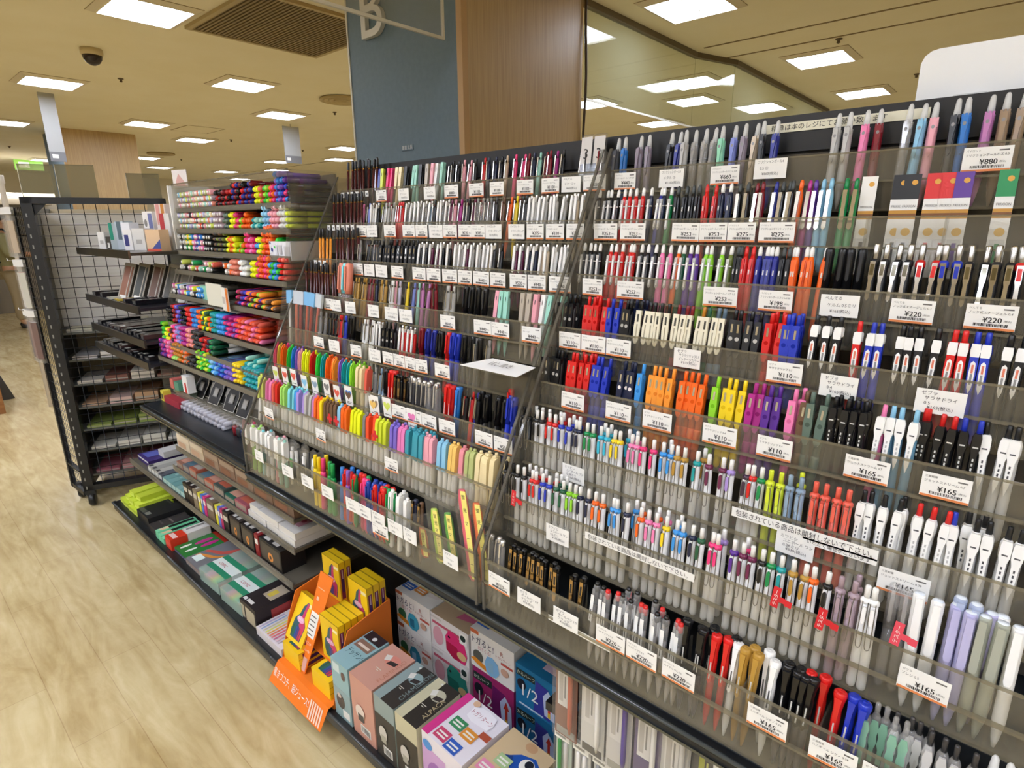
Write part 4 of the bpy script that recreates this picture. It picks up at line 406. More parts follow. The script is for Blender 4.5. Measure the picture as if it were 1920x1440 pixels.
CARDS=[('n', 8, -653, 50, 0, 'p', ('パイロット','フリクションボールノック 0.38','440')), ('n', 8, -551, 51, 0, 'h', ('パイロット','フリクションボール3\n メタル ③\n¥1100(税込)')), ('n', 8, -446, 52, 0, 'p', ('パイロット','フリクションボール3スリム 0.38','660')), ('n', 8, -367, 55, 6, 'h', ('パイロット','フリクションボール4\n\u30000.5 ④\n¥660(税込)')), ('n', 8, -73, 55, 0, 'p', ('パイロット','フリクションボールビズ 0.5','880')), ('n', 7, -657, 55, 0, 'p', ('パイロット','フリクションボールノック 0.7','253')), ('n', 7, -595, 56, 0, 'p', ('パイロット','フリクションボールノック 0.7','253')), ('n', 7, -486, 52, 0, 'p', ('パイロット','フリクションボールノック 1.0','253')), ('n', 7, -434, 50, 0, 'p', ('パイロット','フリクションボールノック 1.0','253')), ('n', 7, -384, 47, 0, 'p', ('パイロット','フリクションポイントノック 0.4','275')), ('n', 7, -326, 57, 0, 'p', ('パイロット','フリクションポイント ノック 0.4','275')), ('n', 6, -646, 48, 0, 'p', ('パイロット','フリクションボールノック 0.5','253')), ('n', 6, -561, 56, 0, 'p', ('パイロット','フリクションボールノック 0.5','253')), ('n', 6, -388, 58, 0, 'p', ('パイロット','フリクションボールノック 0.5','253')), ('n', 6, -298, 52, 0, 'p', ('パイロット','フリクションボールスリム 0.38','198')), ('n', 6, -206, 52, 0, 'h', ('ぺんてる','ケルム 0.5ミリ\n¥165(税込)')), ('n', 6, -115, 52, 0, 'p', ('ぺんてる','ノック式エナージェル 0.3','220')), ('n', 6, -29, 53, 0, 'p', ('ぺんてる','ノック式エナージェル 0.4','220')), ('n', 5, -656, 52, 0, 'p', ('ゼブラ','サラサクリップ 0.3','110')), ('n', 5, -601, 54, 0, 'p', ('ゼブラ','サラサクリップ 0.5','110')), ('n', 5, -546, 53, 0, 'p', ('ゼブラ','サラサクリップ 0.5','110')), ('n', 5, -412, 48, 0, 'h', ('ゼブラ','サラサクリップ0.5\nビンテージカラー\n¥110(税込)')), ('n', 5, -255, 51, 0, 'p', ('ゼブラ','サラサクリップ 0.7','110')), ('n', 5, -180, 49, -8, 'h', ('ゼブラ','サラサドライ\n0.4\n¥165(税込)')), ('n', 5, -60, 54, -8, 'h', ('ゼブラ','サラサドライ\n0.5\n¥165(税込)')), ('n', 4, -607, 52, 0, 'p', ('ゼブラ','サラサクリップ 0.3','110')), ('n', 4, -508, 52, 0, 'p', ('ゼブラ','サラサクリップ 0.4','110')), ('n', 4, -432, 53, 0, 'p', ('ゼブラ','サラサクリップ 0.4','110')), ('n', 4, -324, 54, 0, 'p', ('ゼブラ','サラサクリップ 0.4','110')), ('n', 4, -241, 50, 0, 'p', ('ゼブラ','サラサクリップ 0.4','110')), ('n', 4, -121, 53, 0, 'p', ('三菱鉛筆','ジェットストリーム 0.7','165')), ('n', 4, -34, 51, 0, 'p', ('三菱鉛筆','ジェットストリーム 0.7','165')), ('n', 3, -566, 50, -12, 'h', ('ミツビシ','ユニボール ワン\n0.38ミリ\n¥165(税込)')), ('n', 3, -184, 51, -10, 'h', ('ミツビシ','ユニボール ワン\n0.38ミリ\n¥330(税込)')), ('n', 3, -54, 55, -14, 'p', ('三菱鉛筆','ジェットストリーム 0.38','165')), ('n', 2, -557, 51, -12, 'h', ('ミツビシ','ユニボール ワン\n0.5ミリ\n¥165(税込)')), ('n', 2, -12, 51, -6, 'p', ('ゼブラ','ブレン 0.5','165')), ('n', 1, -644, 54, -6, 'p', ('プラチナ','ボールペン 0.7','110')), ('n', 1, -572, 53, -8, 'h', ('ゼブラ','ボールペン 0.7\nクリップ\n¥55(税込)')), ('n', 1, -491, 51, -8, 'h', ('ゼブラ','ボールペン 1.0\nクリップ\n¥55(税込)')), ('n', 1, -403, 53, 0, 'p', ('パイロット','ハイテックC 0.3','220')), ('n', 1, -348, 53, 0, 'p', ('パイロット','ハイテックC 0.4','220')), ('n', 1, -287, 52, 0, 'p', ('パイロット','ハイテックC 0.5','220')), ('n', 1, -161, 51, 0, 'p', ('三菱鉛筆','ユニボール シグノ 0.38','165')), ('n', 1, -82, 53, 0, 'p', ('三菱鉛筆','ユニボール シグノ 0.38','165')), ('n', 1, -24, 53, 0, 'p', ('ゼブラ','タプリクリップ 0.4','110')), ('m', 8, -1474, 49, 0, 'p', ('三菱鉛筆','ジェットストリーム','550')), ('m', 8, -1370, 49, 0, 'h', ('ぺんてる','ビクーニャ\n¥660(税込)')), ('m', 8, -1258, 47, 0, 'h', ('ぺんてる','ビクーニャ\n¥660(税込)')), ('m', 8, -1172, 52, 0, 'p', ('三菱鉛筆','ジェットストリーム','880')), ('m', 8, -1080, 50, 0, 'p', ('三菱鉛筆','ジェットストリーム','1100')), ('m', 8, -1010, 47, 0, 'p', ('三菱鉛筆','ジェットストリーム','1100')), ('m', 8, -920, 50, 0, 'p', ('三菱鉛筆','ジェットストリーム','1100')), ('m', 8, -845, 49, 0, 'p', ('三菱鉛筆','ジェットストリーム','1100')), ('m', 8, -788, 52, 0, 'h', ('ぺんてる','ビクーニャ\n¥660(税込)')), ('m', 8, -727, 57, 0, 'p', ('ぺんてる','ビクーニャ 0.5','550')), ('m', 7, -1499, 49, 0, 'p', ('パイロット','アクロボール 0.7','220')), ('m', 7, -1448, 49, 0, 'h', ('パイロット','ドクターグリップ\n¥275(税込)')), ('m', 7, -1364, 51, 0, 'p', ('パイロット','アクロボール 0.7','220')), ('m', 7, -1281, 51, 0, 'p', ('パイロット','アクロボール 0.7','220')), ('m', 7, -1228, 49, 0, 'p', ('パイロット','アクロボール 0.7','220')), ('m', 7, -1171, 51, 0, 'h', ('パイロット','ドクターグリップ\n¥275(税込)')), ('m', 7, -1117, 50, 0, 'p', ('パイロット','アクロボール 0.7','220')), ('m', 7, -1063, 47, 0, 'p', ('パイロット','アクロボール 0.7','220')), ('m', 7, -1017, 44, 0, 'p', ('パイロット','アクロボール 0.7','385')), ('m', 7, -967, 53, 0, 'h', ('パイロット','ドクターグリップ\n¥275(税込)')), ('m', 7, -895, 50, 0, 'h', ('パイロット','ドクターグリップ\n¥275(税込)')), ('m', 7, -840, 50, 0, 'p', ('パイロット','アクロボール 0.7','275')), ('m', 7, -785, 50, 0, 'p', ('パイロット','アクロボール 0.7','330')), ('m', 7, -732, 45, 0, 'p', ('パイロット','アクロボール 0.7','385')), ('m', 6, -1445, 46, 0, 'p', ('三菱鉛筆','ジェットストリーム 0.5','110')), ('m', 6, -1392, 51, 0, 'h', ('ぺんてる','フィール\n¥110(税込)')), ('m', 6, -1336, 54, 0, 'h', ('ぺんてる','フィール\n¥110(税込)')), ('m', 6, -1266, 52, 0, 'p', ('三菱鉛筆','ジェットストリーム 0.5','165')), ('m', 6, -1176, 53, 0, 'p', ('三菱鉛筆','ジェットストリーム 0.5','330')), ('m', 6, -1120, 51, 0, 'p', ('三菱鉛筆','ジェットストリーム 0.5','440')), ('m', 6, -1061, 51, 0, 'p', ('三菱鉛筆','ジェットストリーム 0.5','440')), ('m', 6, -1008, 49, 0, 'p', ('三菱鉛筆','ジェットストリーム 0.5','440')), ('m', 6, -954, 53, 0, 'p', ('三菱鉛筆','ジェットストリーム 0.5','440')), ('m', 6, -901, 46, 0, 'p', ('三菱鉛筆','ジェットストリーム 0.5','440')), ('m', 6, -840, 50, 0, 'p', ('三菱鉛筆','ジェットストリーム 0.5','550')), ('m', 6, -788, 50, 0, 'p', ('三菱鉛筆','ジェットストリーム 0.5','440')), ('m', 6, -726, 56, 0, 'p', ('三菱鉛筆','ジェットストリーム 0.5','440')), ('m', 5, -1525, 44, 0, 'p', ('ゼブラ','ブレン 0.7','440')), ('m', 5, -1480, 44, 0, 'h', ('トンボ','リポータースマート\n¥132(税込)')), ('m', 5, -1410, 50, 0, 'h', ('トンボ','リポータースマート\n¥132(税込)')), ('m', 5, -1302, 49, 0, 'h', ('トンボ','リポータースマート\n¥132(税込)')), ('m', 5, -1224, 53, 0, 'h', ('トンボ','リポータースマート\n¥132(税込)')), ('m', 5, -1165, 53, 0, 'h', ('トンボ','リポータースマート\n¥132(税込)')), ('m', 5, -1009, 52, 0, 'p', ('ゼブラ','ブレン 0.7','660')), ('m', 5, -895, 53, 0, 'p', ('ゼブラ','ブレン 0.7','440')), ('m', 5, -841, 52, 0, 'p', ('ゼブラ','ブレン 0.7','440')), ('m', 5, -754, 50, 0, 'p', ('ゼブラ','ブレン 0.7','440')), ('m', 4, -1500, 56, 0, 'p', ('サクラ','ボールサイン','110')), ('m', 4, -1420, 53, 0, 'h', ('ぺんてる','ローリー\n¥110(税込)')), ('m', 4, -1315, 48, 0, 'p', ('サクラ','ボールサイン','110')), ('m', 4, -1231, 50, 0, 'h', ('ぺんてる','ローリー\n¥110(税込)')), ('m', 4, -1176, 44, 0, 'p', ('サクラ','ボールサイン','110')), ('m', 4, -1131, 44, 0, 'p', ('サクラ','ボールサイン','110')), ('m', 4, -1088, 41, 0, 'p', ('サクラ','ボールサイン','165')), ('m', 4, -1046, 41, 0, 'p', ('サクラ','ボールサイン','120')), ('m', 4, -973, 53, 0, 'p', ('サクラ','ボールサイン','120')), ('m', 3, -1078, 51, 0, 'p', ('ゼブラ','ボールペン','110')), ('m', 3, -1023, 58, 0, 'p', ('ゼブラ','ボールペン','110')), ('m', 3, -967, 53, 0, 'p', ('ゼブラ','ボールペン','440')), ('m', 3, -907, 52, 0, 'p', ('ゼブラ','ボールペン','330')), ('m', 3, -794, 52, 0, 'p', ('ゼブラ','ボールペン','55')), ('m', 3, -740, 50, 0, 'p', ('ゼブラ','ボールペン','55')), ('m', 2, -1633, 58, -12, 'p', ('ゼブラ','マイルドライナー','110')), ('m', 2, -1346, 50, -12, 'p', ('ゼブラ','マイルドライナー','110')), ('m', 2, -1040, 49, -12, 'p', ('ゼブラ','マイルドライナー','110')), ('m', 1, -1594, 53, -6, 'h', ('ゼブラ','蛍光ペン\n¥88(税込)')), ('m', 1, -1429, 57, -6, 'h', ('ゼブラ','蛍光ペン\n¥88(税込)')), ('m', 1, -1326, 70, -6, 'h', ('ゼブラ','蛍光ペン\n¥88(税込)')), ('m', 1, -1230, 56, -6, 'h', ('ゼブラ','蛍光ペン\n¥88(税込)')), ('m', 1, -1121, 51, -6, 'h', ('ゼブラ','蛍光ペン\n¥88(税込)')), ('m', 1, -1071, 51, -6, 'h', ('ゼブラ','蛍光ペン\n¥88(税込)')), ('m', 1, -1018, 49, -6, 'h', ('ゼブラ','蛍光ペン\n¥88(税込)')), ('m', 1, -1014, 57, -32, 'p', ('サクラ','マイネーム','110')), ('m', 1, -956, 52, -6, 'h', ('サクラ','マイネーム\n¥165')), ('m', 1, -905, 44, -6, 'h', ('サクラ','ピグマ\n¥198')), ('m', 1, -777, 45, -12, 'h', ('ゼブラ','マーカー\n¥220'))]
HEARTS=[(-1679, 39, 'limeyel2'), (-1622, 41, 'coral'), (-1570, 51, 'coral'), (-1510, 46, 'ltblue'), (-1454, 44, 'bluegrey'), (-1392, 41, 'grey'), (-1342, 37, 'coral'), (-1288, 38, 'brown'), (-1286, 62, 'blue2'), (-1180, 39, 'sand'), (-1171, 39, 'taupe'), (-1122, 59, 'limeyel2'), (-1028, 42, 'pink2')]
stand(NEAR, 'near rack'); stand(MID, 'middle rack')
# pencils in the left end of the middle rack
pr = []
for t, n_, cc in ((8, 8, 'pc'), (7, 8, 'pc'), (6, 5, 'pc'), (5, 8, 'pc')):
    xs = [-1.687+.0215*k for k in range(n_)] if t != 6 else [-1.60+.0215*k for k in range(n_)]
    pr.append((t, 'pencil', 'darkbrown', [round(1000*x) for x in xs], 0, 0)); pr.append((t, 'pencil', 'darkbrown', [round(1000*x+8) for x in xs[::2]], 1, 4))
HEX['darkbrown'] = '4a1c1c'; CN['darkbrown'] = 'dark brown'
pr.append((6, 'pencil', 'ltorange', [-1690, -1672, -1653, -1634], 0, 0)); pr.append((5, 'brush', 'salmon', [-1500, -1462], 0, 0)); pr.append((5, 'brush', 'aqua', [-1481], 0, 0))
stand(pr, 'middle rack')
for t, n_ in ((8, 6), (7, 6), (6, 3), (5, 2)):
    for k in range(n_):
        m = MB().box(-.008, .008, -.0006, 0, -.016, 0, PAPER); m.box(-.004, .004, -.0009, -.0006, -.012, -.005, mat('8f8d8a', .6))
        single('pencil_tag', m, '%s tiny white grade tag under the pencils, %s tier' % (ordinal(k+1), TIER[t]), 'tag', (-1.685+.026*k, TY[t-1]-.0006, TZ[t-1]-.006), group='grade tags under the pencils')
# ---------------------------------------------------------------- price cards
def price_card(style, txt, w):
    h = .0325; m = MB(); m.box(-w/2, w/2, -.0007, 0, -h/2, h/2, PAPER); y = -.0010
    if style == 'p':
        m.box(-w/2+.0005, w/2-.0005, y, -.0007, -h/2, -h/2+.003, ORS)
        m.text(txt[0], (-w/2+.003, y, h/2-.0062), X1, Z1, .0034, INKG, w*.45); m.box(w*.22, w*.42, y, -.0007, h/2-.0060, h/2-.0042, INKG)
        m.text(txt[1], (-w/2+.003, y, h/2-.0122), X1, Z1, .0040, INK, w-.007); [m.text('¥'+txt[2], (-.008+q, y-q*.2, -.0068), X1, Z1, .0098, INK, w*.42) for q in (0, .0004)]; m.text('(税込)', (.0140, y, -.0056), X1, Z1, .0030, INK, .008)
        x = -w/2+.010
        while x < w/2-.008: b = random.choice((.0005, .0008, .0012)); m.box(x, x+b, y, -.0007, -h/2+.0045, -h/2+.0082, INK); x += b+random.choice((.0005, .0008))
    else:
        lines = txt[1].split('\n'); L = ([txt[0]] if len(lines) < 3 or len(txt[0]) < 5 else [])+lines; n = len(L)
        for i, l in enumerate(L): m.text(l.strip(), (-w/2+.006+(.004 if i else 0)+(.004 if i == n-1 else 0), y, h/2-.0075-i*(h-.009)/max(n-1, 1)*.86), X1, Z1, .0060, mat('3a383a', .7), w-.012)
    return m
seen = {}
for rk, t, x, w, dy, st, txt in CARDS:
    w = min(max(w, 36), 60)/1000; rn = 'near rack' if rk == 'n' else 'middle rack'
    key = (rk, t, st); seen[key] = seen.get(key, 0)+1
    lab = '%s white price card, %s from grid frame, %s tier of %s' % ('printed' if st == 'p' else 'handwritten', ordinal(seen[key]), TIER[t], rn)
    single('price_card', price_card(st, txt, w), lab, 'price card', (x/1000, TY[t-1]-.0078, TZ[t-1]-.0235+dy/1000), (0, random.uniform(-.015, .015), random.uniform(-.05, .03)), 'price cards on the %s tier of %s' % (TIER[t], rn))
HS = [(math.sin(a)**3, (13*math.cos(a)-5*math.cos(2*a)-2*math.cos(3*a)-math.cos(4*a))/16) for a in [2*PI*k/28 for k in range(28)]]
for k, (x, w, c) in enumerate(HEARTS):
    w = min(w, 40)/1000*.8; h = .05; m = MB(); m.box(-w/2, w/2, -.0007, 0, -h/2, h/2, PAPER); m.ngon((0, -.0010, .004), X1, Z1, [(a*w*.42, b*w*.42) for a, b in HS][::-1], mat(c, .6)); m.box(-w*.3, w*.3, -.001, -.0007, -h/2+.006, -h/2+.008, INKG)
    single('swatch_card', m, '%s heart swatch card, %s from grid frame, on the middle rack' % (CN.get(c, c), ordinal(k+1)), 'swatch card', (x/1000, TY[2]-.008, TZ[2]-.030+.004*(k % 3)), (.06, 0, 0), 'heart swatch cards above the pastel highlighters')
def notice(x0, x1, y, z, s, label, h=.013, sl=0):
    m = MB().box(0, x1-x0, -.0007, 0, -h/2, h/2, PAPER)
    if s: m.text(s, (.006, -.0011, -h*.32), X1, Z1, h*.72, INK, x1-x0-.012)
    single('notice_strip', m, label, 'notice', (x0, y, z), (0, -sl, 0))
notice(-.497, -.300, TY[1]-.0085, .985, '包装されている商品は開封しないで下さい。', 'white lettered notice strip across the second tier of near rack')
notice(-.275, -.085, TY[2]-.0085, 1.083, '包装されている商品は開封しないで下さい。', 'white lettered notice strip partly behind a handwritten card, third tier', .015)
notice(-.175, -.085, TY[2]-.0085, 1.0735, 'いただく場合がございます', 'second smaller lettered line under the third tier notice', .009)
notice(-.531, -.405, TY[0]-.003, .836, '', 'blank white tape strip low on the lowest tier panel', .010, 0)
m = MB().box(0, .245, -.001, 0, -.0075, .0075, mat('e4dfc6', .6)); m.text('精算は本のレジにてお願い致します', (.01, -.0014, -.0045), X1, Z1, .0112, INK, .22); single('notice_strip', m, 'cream lettered notice strip on the black top bar above near rack', 'notice', (-.402, 1.1505, 1.6605))
# folded white notice on a clear stand between the racks
t = thing('notice_stand', 'small clear stand between the two racks under a white note', 'stand', (-.765, .832, 1.187)); part('top_plate', MB().box(-.070, .055, -.03, .03, .030, .033, ACR), t); part('bracket', MB().box(-.070, -.067, -.03, .03, -.03, .03, ACR), t); part('bracket', MB().box(.052, .055, -.03, .03, -.03, .03, ACR), t)
m = MB().add([(-.085, -.033, .0), (.070, -.034, .0), (.066, .028, .006), (-.05, .028, .008), (-.085, -.033, .001), (.070, -.034, .001), (.066, .028, .007), (-.05, .028, .009)], [(0, 3, 2, 1), (4, 5, 6, 7), (0, 1, 5, 4), (1, 2, 6, 5), (2, 3, 7, 6), (3, 0, 4, 7)], mat('f0efec', .7)); m.text('試し書き', (-.03, -.012, .0065), X1, Vector((0, 1, .12)), .022, INKG, .06); single('paper_note', m, 'blank-looking white paper note lying on the clear stand', 'paper', (-.765, .832, 1.2205))
# red try-me tags clipped round pens
for x, z, c, s, l in ((-.184, 1.010, 'd0202c', 'テスター', 'red tester tag beside the green wire clip pen'), (-.127, 1.004, 'd0202c', 'テスター', 'red tester tag beside the orange wire clip pen'), (-.657, 1.003, 'd0202c', 'テスター', 'red tester tag on the all-black pens of near rack'), (-.046, 1.024, 'e0485c', 'テスター', 'pink tester tag tied on the white smooth pen')):
    m = MB().box(-.005, .005, -.001, 0, -.016, .016, mat(c, .5)).box(.005, .013, -.0008, 0, -.005, .003, mat(c, .5)).box(.012, .021, -.0012, 0, -.007, .002, mat(c, .45)); m.text(s, (.0028, -.0014, -.012), Z1, -X1, .0062, PAPER, .024); single('tester_tag', m, l, 'tag', (x, TY[1]-.0125, z), (0, .1, 0))
for x, t_, l in ((-1.225, 3, 'small red plus tester tag on the yellow highlighters'), (-1.255, 3, 'small red plus tester tag on the orange highlighters'), (-1.06, 2, 'small red plus tester tag before the blue-violet highlighters')):
    z = TZ[1]+.022; m = MB().box(-.004, .004, -.001, 0, -.013, .013, mat('d0202c', .5)).box(-.012, .012, -.0012, -.0002, -.004, .004, mat('d0202c', .5)); single('tester_tag', m, l, 'tag', (x-.04, TY[1]-.006, z))
# blister cards with refills, clear packs
for k, (x, c, s) in enumerate(((-.208, 'ece8e0', 'white'), (-.166, 'black', 'black'), (-.152, 'black', 'black'), (-.124, 'red', 'red'), (-.106, 'red', 'red'), (-.090, 'purple', 'purple'), (-.042, 'green', 'green'))):
    t = thing('refill_pack', '%s topped refill blister card, %s from grid frame, seventh tier' % (s, ordinal(k+1)), 'refill pack', (x, TY[6]+.02, TZ[6]-.088), (-.16, 0, .12), 'refill packs on the seventh tier')
    m = MB().box(-.0105, .0105, -.0006, 0, 0, .145, PAPER); m.box(-.0105, .0105, -.0008, -.0006, .085, .098, mat('c08a2c', .5)).box(-.0105, .0105, -.001, -.0008, .089, .093, mat('7c4c1a', .5)); m.text('FRIXION', (-.008, -.0011, .102), X1, Z1, .005, INKG, .016); m.oval((0, -.0009, .066), X1, Z1, .001, 0, .006, .006, mat('e0b45a', .5)); part('card', m, t)
    part('header', MB().box(-.0105, .0105, -.0009, .0003, .114, .150, mat(c, .45)).oval((0, -.0011, .138), X1, Z1, .003, 0, .0038, .0038, mat('d9a03c', .5)), t); part('blister', MB().box(-.008, .008, -.006, -.001, .01, .055, FILM), t); part('refill', MB().box(-.002, .003, -.004, -.0015, .012, .050, mat('dkgrey' if c == 'ece8e0' else c, .4)), t)
for k, (x, d) in enumerate(((-.772, 0), (-.742, .004))):
    t = thing('pen_pack', '%s clear cased pen showing large numerals, top tier of middle rack' % ordinal(k+1), 'pen pack', (x, TY[7]+.014+d, TZ[7]-.075), (-.12, 0, 0), 'clear cased pens with numerals'); part('case', MB().box(-.014, .014, -.004, .004, 0, .155, FILM).box(-.014, .014, -.0042, -.0040, .095, .15, mat('c9c4be', .4)), t); m = MB(); m.text('3', (-.006, -.0046, .105), X1, Z1, .03, INK); part('numeral', m, t); part('pen', MB().lathe([(.004, .01), (.005, .12)], mat('dkred' if k else 'dkgrey', .3)), t)
for k, x in enumerate((-1.70, -1.672, -1.645, -1.62, -1.595, -1.57)):
    t = thing('brush_set_pack', 'clear hanging pack with %s header, %s from grid frame, middle rack' % ('blue' if k in (0, 3, 4) else 'clear', ordinal(k+1)), 'blister pack', (x, TY[3]+.010+.004*(k % 2), TZ[3]-.075), (-.13, .04*(k-2), 0), 'clear packs at the end of the fourth tier'); hc = '7fb6e0' if k in (0, 3, 4) else 'c6ccd2'
    part('sleeve', MB().box(-.015, .015, -.003, .003, 0, .16, FILM), t); part('header', MB().box(-.016, .016, -.004, .004, .145, .185, mat(hc, .3)), t); part('pen', MB().lathe([(.004, .01), (.005, .02), (.005, .14), (.003, .146)], mat(('d8d5d0', 'c66a4a', '8c3a2a', 'b4583c', '96402c', 'b05c48')[k], .4)), t)
m = None
for k, (x, c, s, z, ln) in enumerate(((-.855, 'b4d63a', 'lime', 0, .16), (-.820, '5fae3a', 'green', .004, .16), (-.758, 'ee5a70', 'pink', .0, .23), (-.728, 'f07030', 'orange', .012, .21), (-.905, 'f07030', 'low orange', -.06, .11))):
    t = thing('fluorescent_marker_pack', '%s marker in clear sleeve slanting at end of middle rack lowest tier' % s, 'marker pack', (x+.03, TY[0]+.012+.006*(k % 2), .80 if k < 4 else .792), (-.05, -.20, 0), 'sleeved fluorescent markers'); part('sleeve', MB().box(-.019, .019, -.008, .008, 0, ln, FILM), t); part('marker', MB().lathe([(.007, .012), (.012, .02), (.012, ln-.05), (.008, ln-.03)], mat(c, .4), 12, -.002, 0, 1, .6), t)
    m = MB().box(.003, .017, -.0092, -.008, .02, ln-.03, mat('efe07a', .5))
    for q, ch in enumerate('蛍光マーカー'): m.text(ch, (.0055, -.0096, ln-.046-q*(ln-.07)/6), X1, Z1, .010, INK, .009)
    part('label_strip', m, t)
for k in range(9):
    x = -1.525+.024*k; t = thing('mini_pen_pack', 'small crinkled film pack of mini pens, %s from grid frame, lowest tier' % ordinal(k+1), 'pen pack', (x, TY[0]+.014+.008*(k % 3), .80), (-.06, random.uniform(-.15, .15), 0), 'crinkled film packs on the lowest tier'); part('film', MB().add([(-.012, -.004, 0), (.012, -.003, 0), (.014, -.005, .07), (.011, -.002, .125), (-.013, -.005, .12), (-.011, .004, .0), (.012, .005, 0), (.012, .004, .12), (-.012, .004, .125)], [(0, 1, 2, 3, 4), (5, 8, 7, 6), (4, 3, 7, 8), (0, 4, 8, 5), (1, 6, 7, 3, 2)], FILM), t); part('pen', MB().lathe([(.004, .0), (.005, .1)], mat('d9d6ce', .4), 8, -.004), t); part('paper_insert', MB().box(-.006, .008, -.0052, -.0046, .055, .08, mat(('f0dc3a', '46b04a', 'e8e6e0', '5cae5a', 'e4e2dc', 'd98a4a', '4a4a4a', 'c0beb8', 'e8e6e0')[k], .5)), t)
t = thing('header_board', 'white rounded header board standing on top of near rack', 'sign', (-.185, 1.185, 1.68)); part('board', MB().plate([(0, 0), (0, .058), (.004, .068), (.012, .074), (.022, .076), (.60, .076), (.60, 0)], 0, .006, mat('eeeeec', .5)), t); part('foot', MB().box(.05, .09, -.006, .02, 0, .006, mat('d0d0ce', .5)), t)
# ---------------------------------------------------------------- boxes with printed faces
def carton(name, label, cat, x0, x1, y0, y1, z0, z1, c, decals=(), group=None, rz=0, c2=None, parent=None):
    """a printed box; decals: (face, kind, ...) with face f (front, x/z), t (top, x/y) or s (side +X, y/z) in 0..1 units"""
    W, D, H = x1-x0, y1-y0, z1-z0; m = MB(); m.box(0, W, 0, D, 0, H, mat(c, .45)); e = .0006
    FA = {'f': (Vector((0, -e, 0)), X1*W, Z1*H), 't': (Vector((0, 0, H+e)), X1*W, Y1_*D), 's': (Vector((W+e, 0, 0)), Y1_*D, Z1*H), 'b': (Vector((-e, D, 0)), -Y1_*D, Z1*H)}
    lay = {}
    for d in decals:
        o, u, v = FA[d[0]]; k = lay.get(d[0], 0); lay[d[0]] = k+1; nrm = u.cross(v).normalized(); o = o+nrm*(.0002*k)
        if d[1] == 'r': m.ngon(o, u, v, [(d[2], d[3]), (d[4], d[3]), (d[4], d[5]), (d[2], d[5])], mat(d[6], .45))
        elif d[1] == 'o': m.oval(o, u, v, d[2], d[3], d[4], d[5], mat(d[6], .4))
        elif d[1] == 'p': m.ngon(o, u, v, d[2], mat(d[3], .45))
        elif d[1] == 'x':
            uu, vv = u.normalized(), v.normalized()
            if len(d) > 7 and d[7]: uu, vv = vv, -uu
            m.text(d[2], o+u.normalized()*d[3]+v.normalized()*d[4], uu, vv, d[5], mat(d[6], .5), d[8] if len(d) > 8 else None)
    if parent is not None: return part(name, m, parent, (x0, y0, z0), (0, 0, rz))
    return single(name, m, label, cat, (x0, y0, z0), (0, 0, rz), group)
# ---------------------------------------------------------------- tray cabinet with stacked markers
LIP = [(.945, 1.571), (.935, 1.491), (.925, 1.4075), (.905, 1.330), (.87, 1.235), (.835, 1.125), (.805, 1.052), (.79, .985)]
GREYA = clear_mat('smoky_acrylic', (.70, .68, .63), .38, '9d9686')
t = thing('marker_tray_cabinet', 'clear tray cabinet holding stacked marker pens end-on', 'display rack', (-2.66, .79, SHC+.002)); O = (2.66, -.79, -SHC-.002)
for i, (y, z) in enumerate(LIP):
    x0 = -2.66; p = part('tray', MB().box(x0, -1.735, y, 1.10, z-.018, z-.014, GREYA), t, O); part('tray_lip', MB().box(x0, -1.735, y-.003, y, z-.016, z+.001, GREYA), p)
side = [(.79, SHC+.004), (.79, .985), (.87, 1.235), (.94, 1.58), (.94, 1.665), (1.11, 1.665), (1.11, SHC+.004)]
for x in (-2.664, -1.733): part('side_panel', MB().prof(side, x, x+.004, ACR), t, O)
part('front_rim', MB().box(-2.66, -1.733, .940, .944, 1.645, 1.665, ACR).box(-2.66, -1.733, .939, .945, 1.662, 1.666, ACRE), t, O); part('back_sheet', MB().box(-2.66, -1.733, 1.104, 1.108, SHC+.004, 1.66, clear_mat('grey_back', (.55, .53, .50), .3, '8a8274')), t, O)
def stack_bits(kind, c):
    B = {}; P = lambda n: B.setdefault(n, MB())
    if kind == 'twin': P('barrel').lathe([(.0088, .012), (.0094, .02), (.0094, .14)], mat('e9e6e0' if c != 'black' else 'black', .35), 10); P('cap').lathe([(.0080, .001), (.0102, .004), (.0102, .035), (.0094, .037)], mat(c, .35), 10); P('end_dot').lathe([(.0055, .0), (.0055, .0012)], mat('f0eeea', .4), 10)
    elif kind == 'felt': P('barrel').lathe([(.0078, .05), (.0078, .150)], tint_clear(c) if c not in ('black',) else mat(c, .3), 10); P('cap').lathe([(.004, 0), (.0078, .004), (.0084, .012), (.0086, .052)], mat(c, .25), 10); P('clip').box(-.0022, .0022, -.0108, -.0080, .008, .046, mat(c, .25))
    elif kind == 'poster': P('barrel').lathe([(.0084, .05), (.0084, .140)], mat('e6e4de', .4) if c != 'black' else mat(c, .3), 10); P('cap').lathe([(.0060, 0), (.0078, .002), (.0086, .010), (.0088, .054)], mat(c, .25), 10); P('cap_plug').lathe([(.0036, -.0008), (.0036, .001)], mat(c, .5), 8)
    elif kind == 'long': P('barrel').lathe([(.0074, .06), (.0074, .17)], tint_clear(c), 10); P('cap').lathe([(.0036, 0), (.0066, .004), (.0078, .014), (.0080, .062)], mat(c, .3), 10)
    return B
SK = dict(twin=('twin_marker', 'twin marker end', 'marker'), felt=('felt_marker', 'felt marker cap', 'marker'), poster=('poster_marker', 'poster marker cap', 'marker'), long=('slim_marker', 'long marker', 'marker'))
TR = ['top', 'second', 'third', 'fourth', 'fifth', 'sixth', 'seventh', 'eighth']
plan = {}
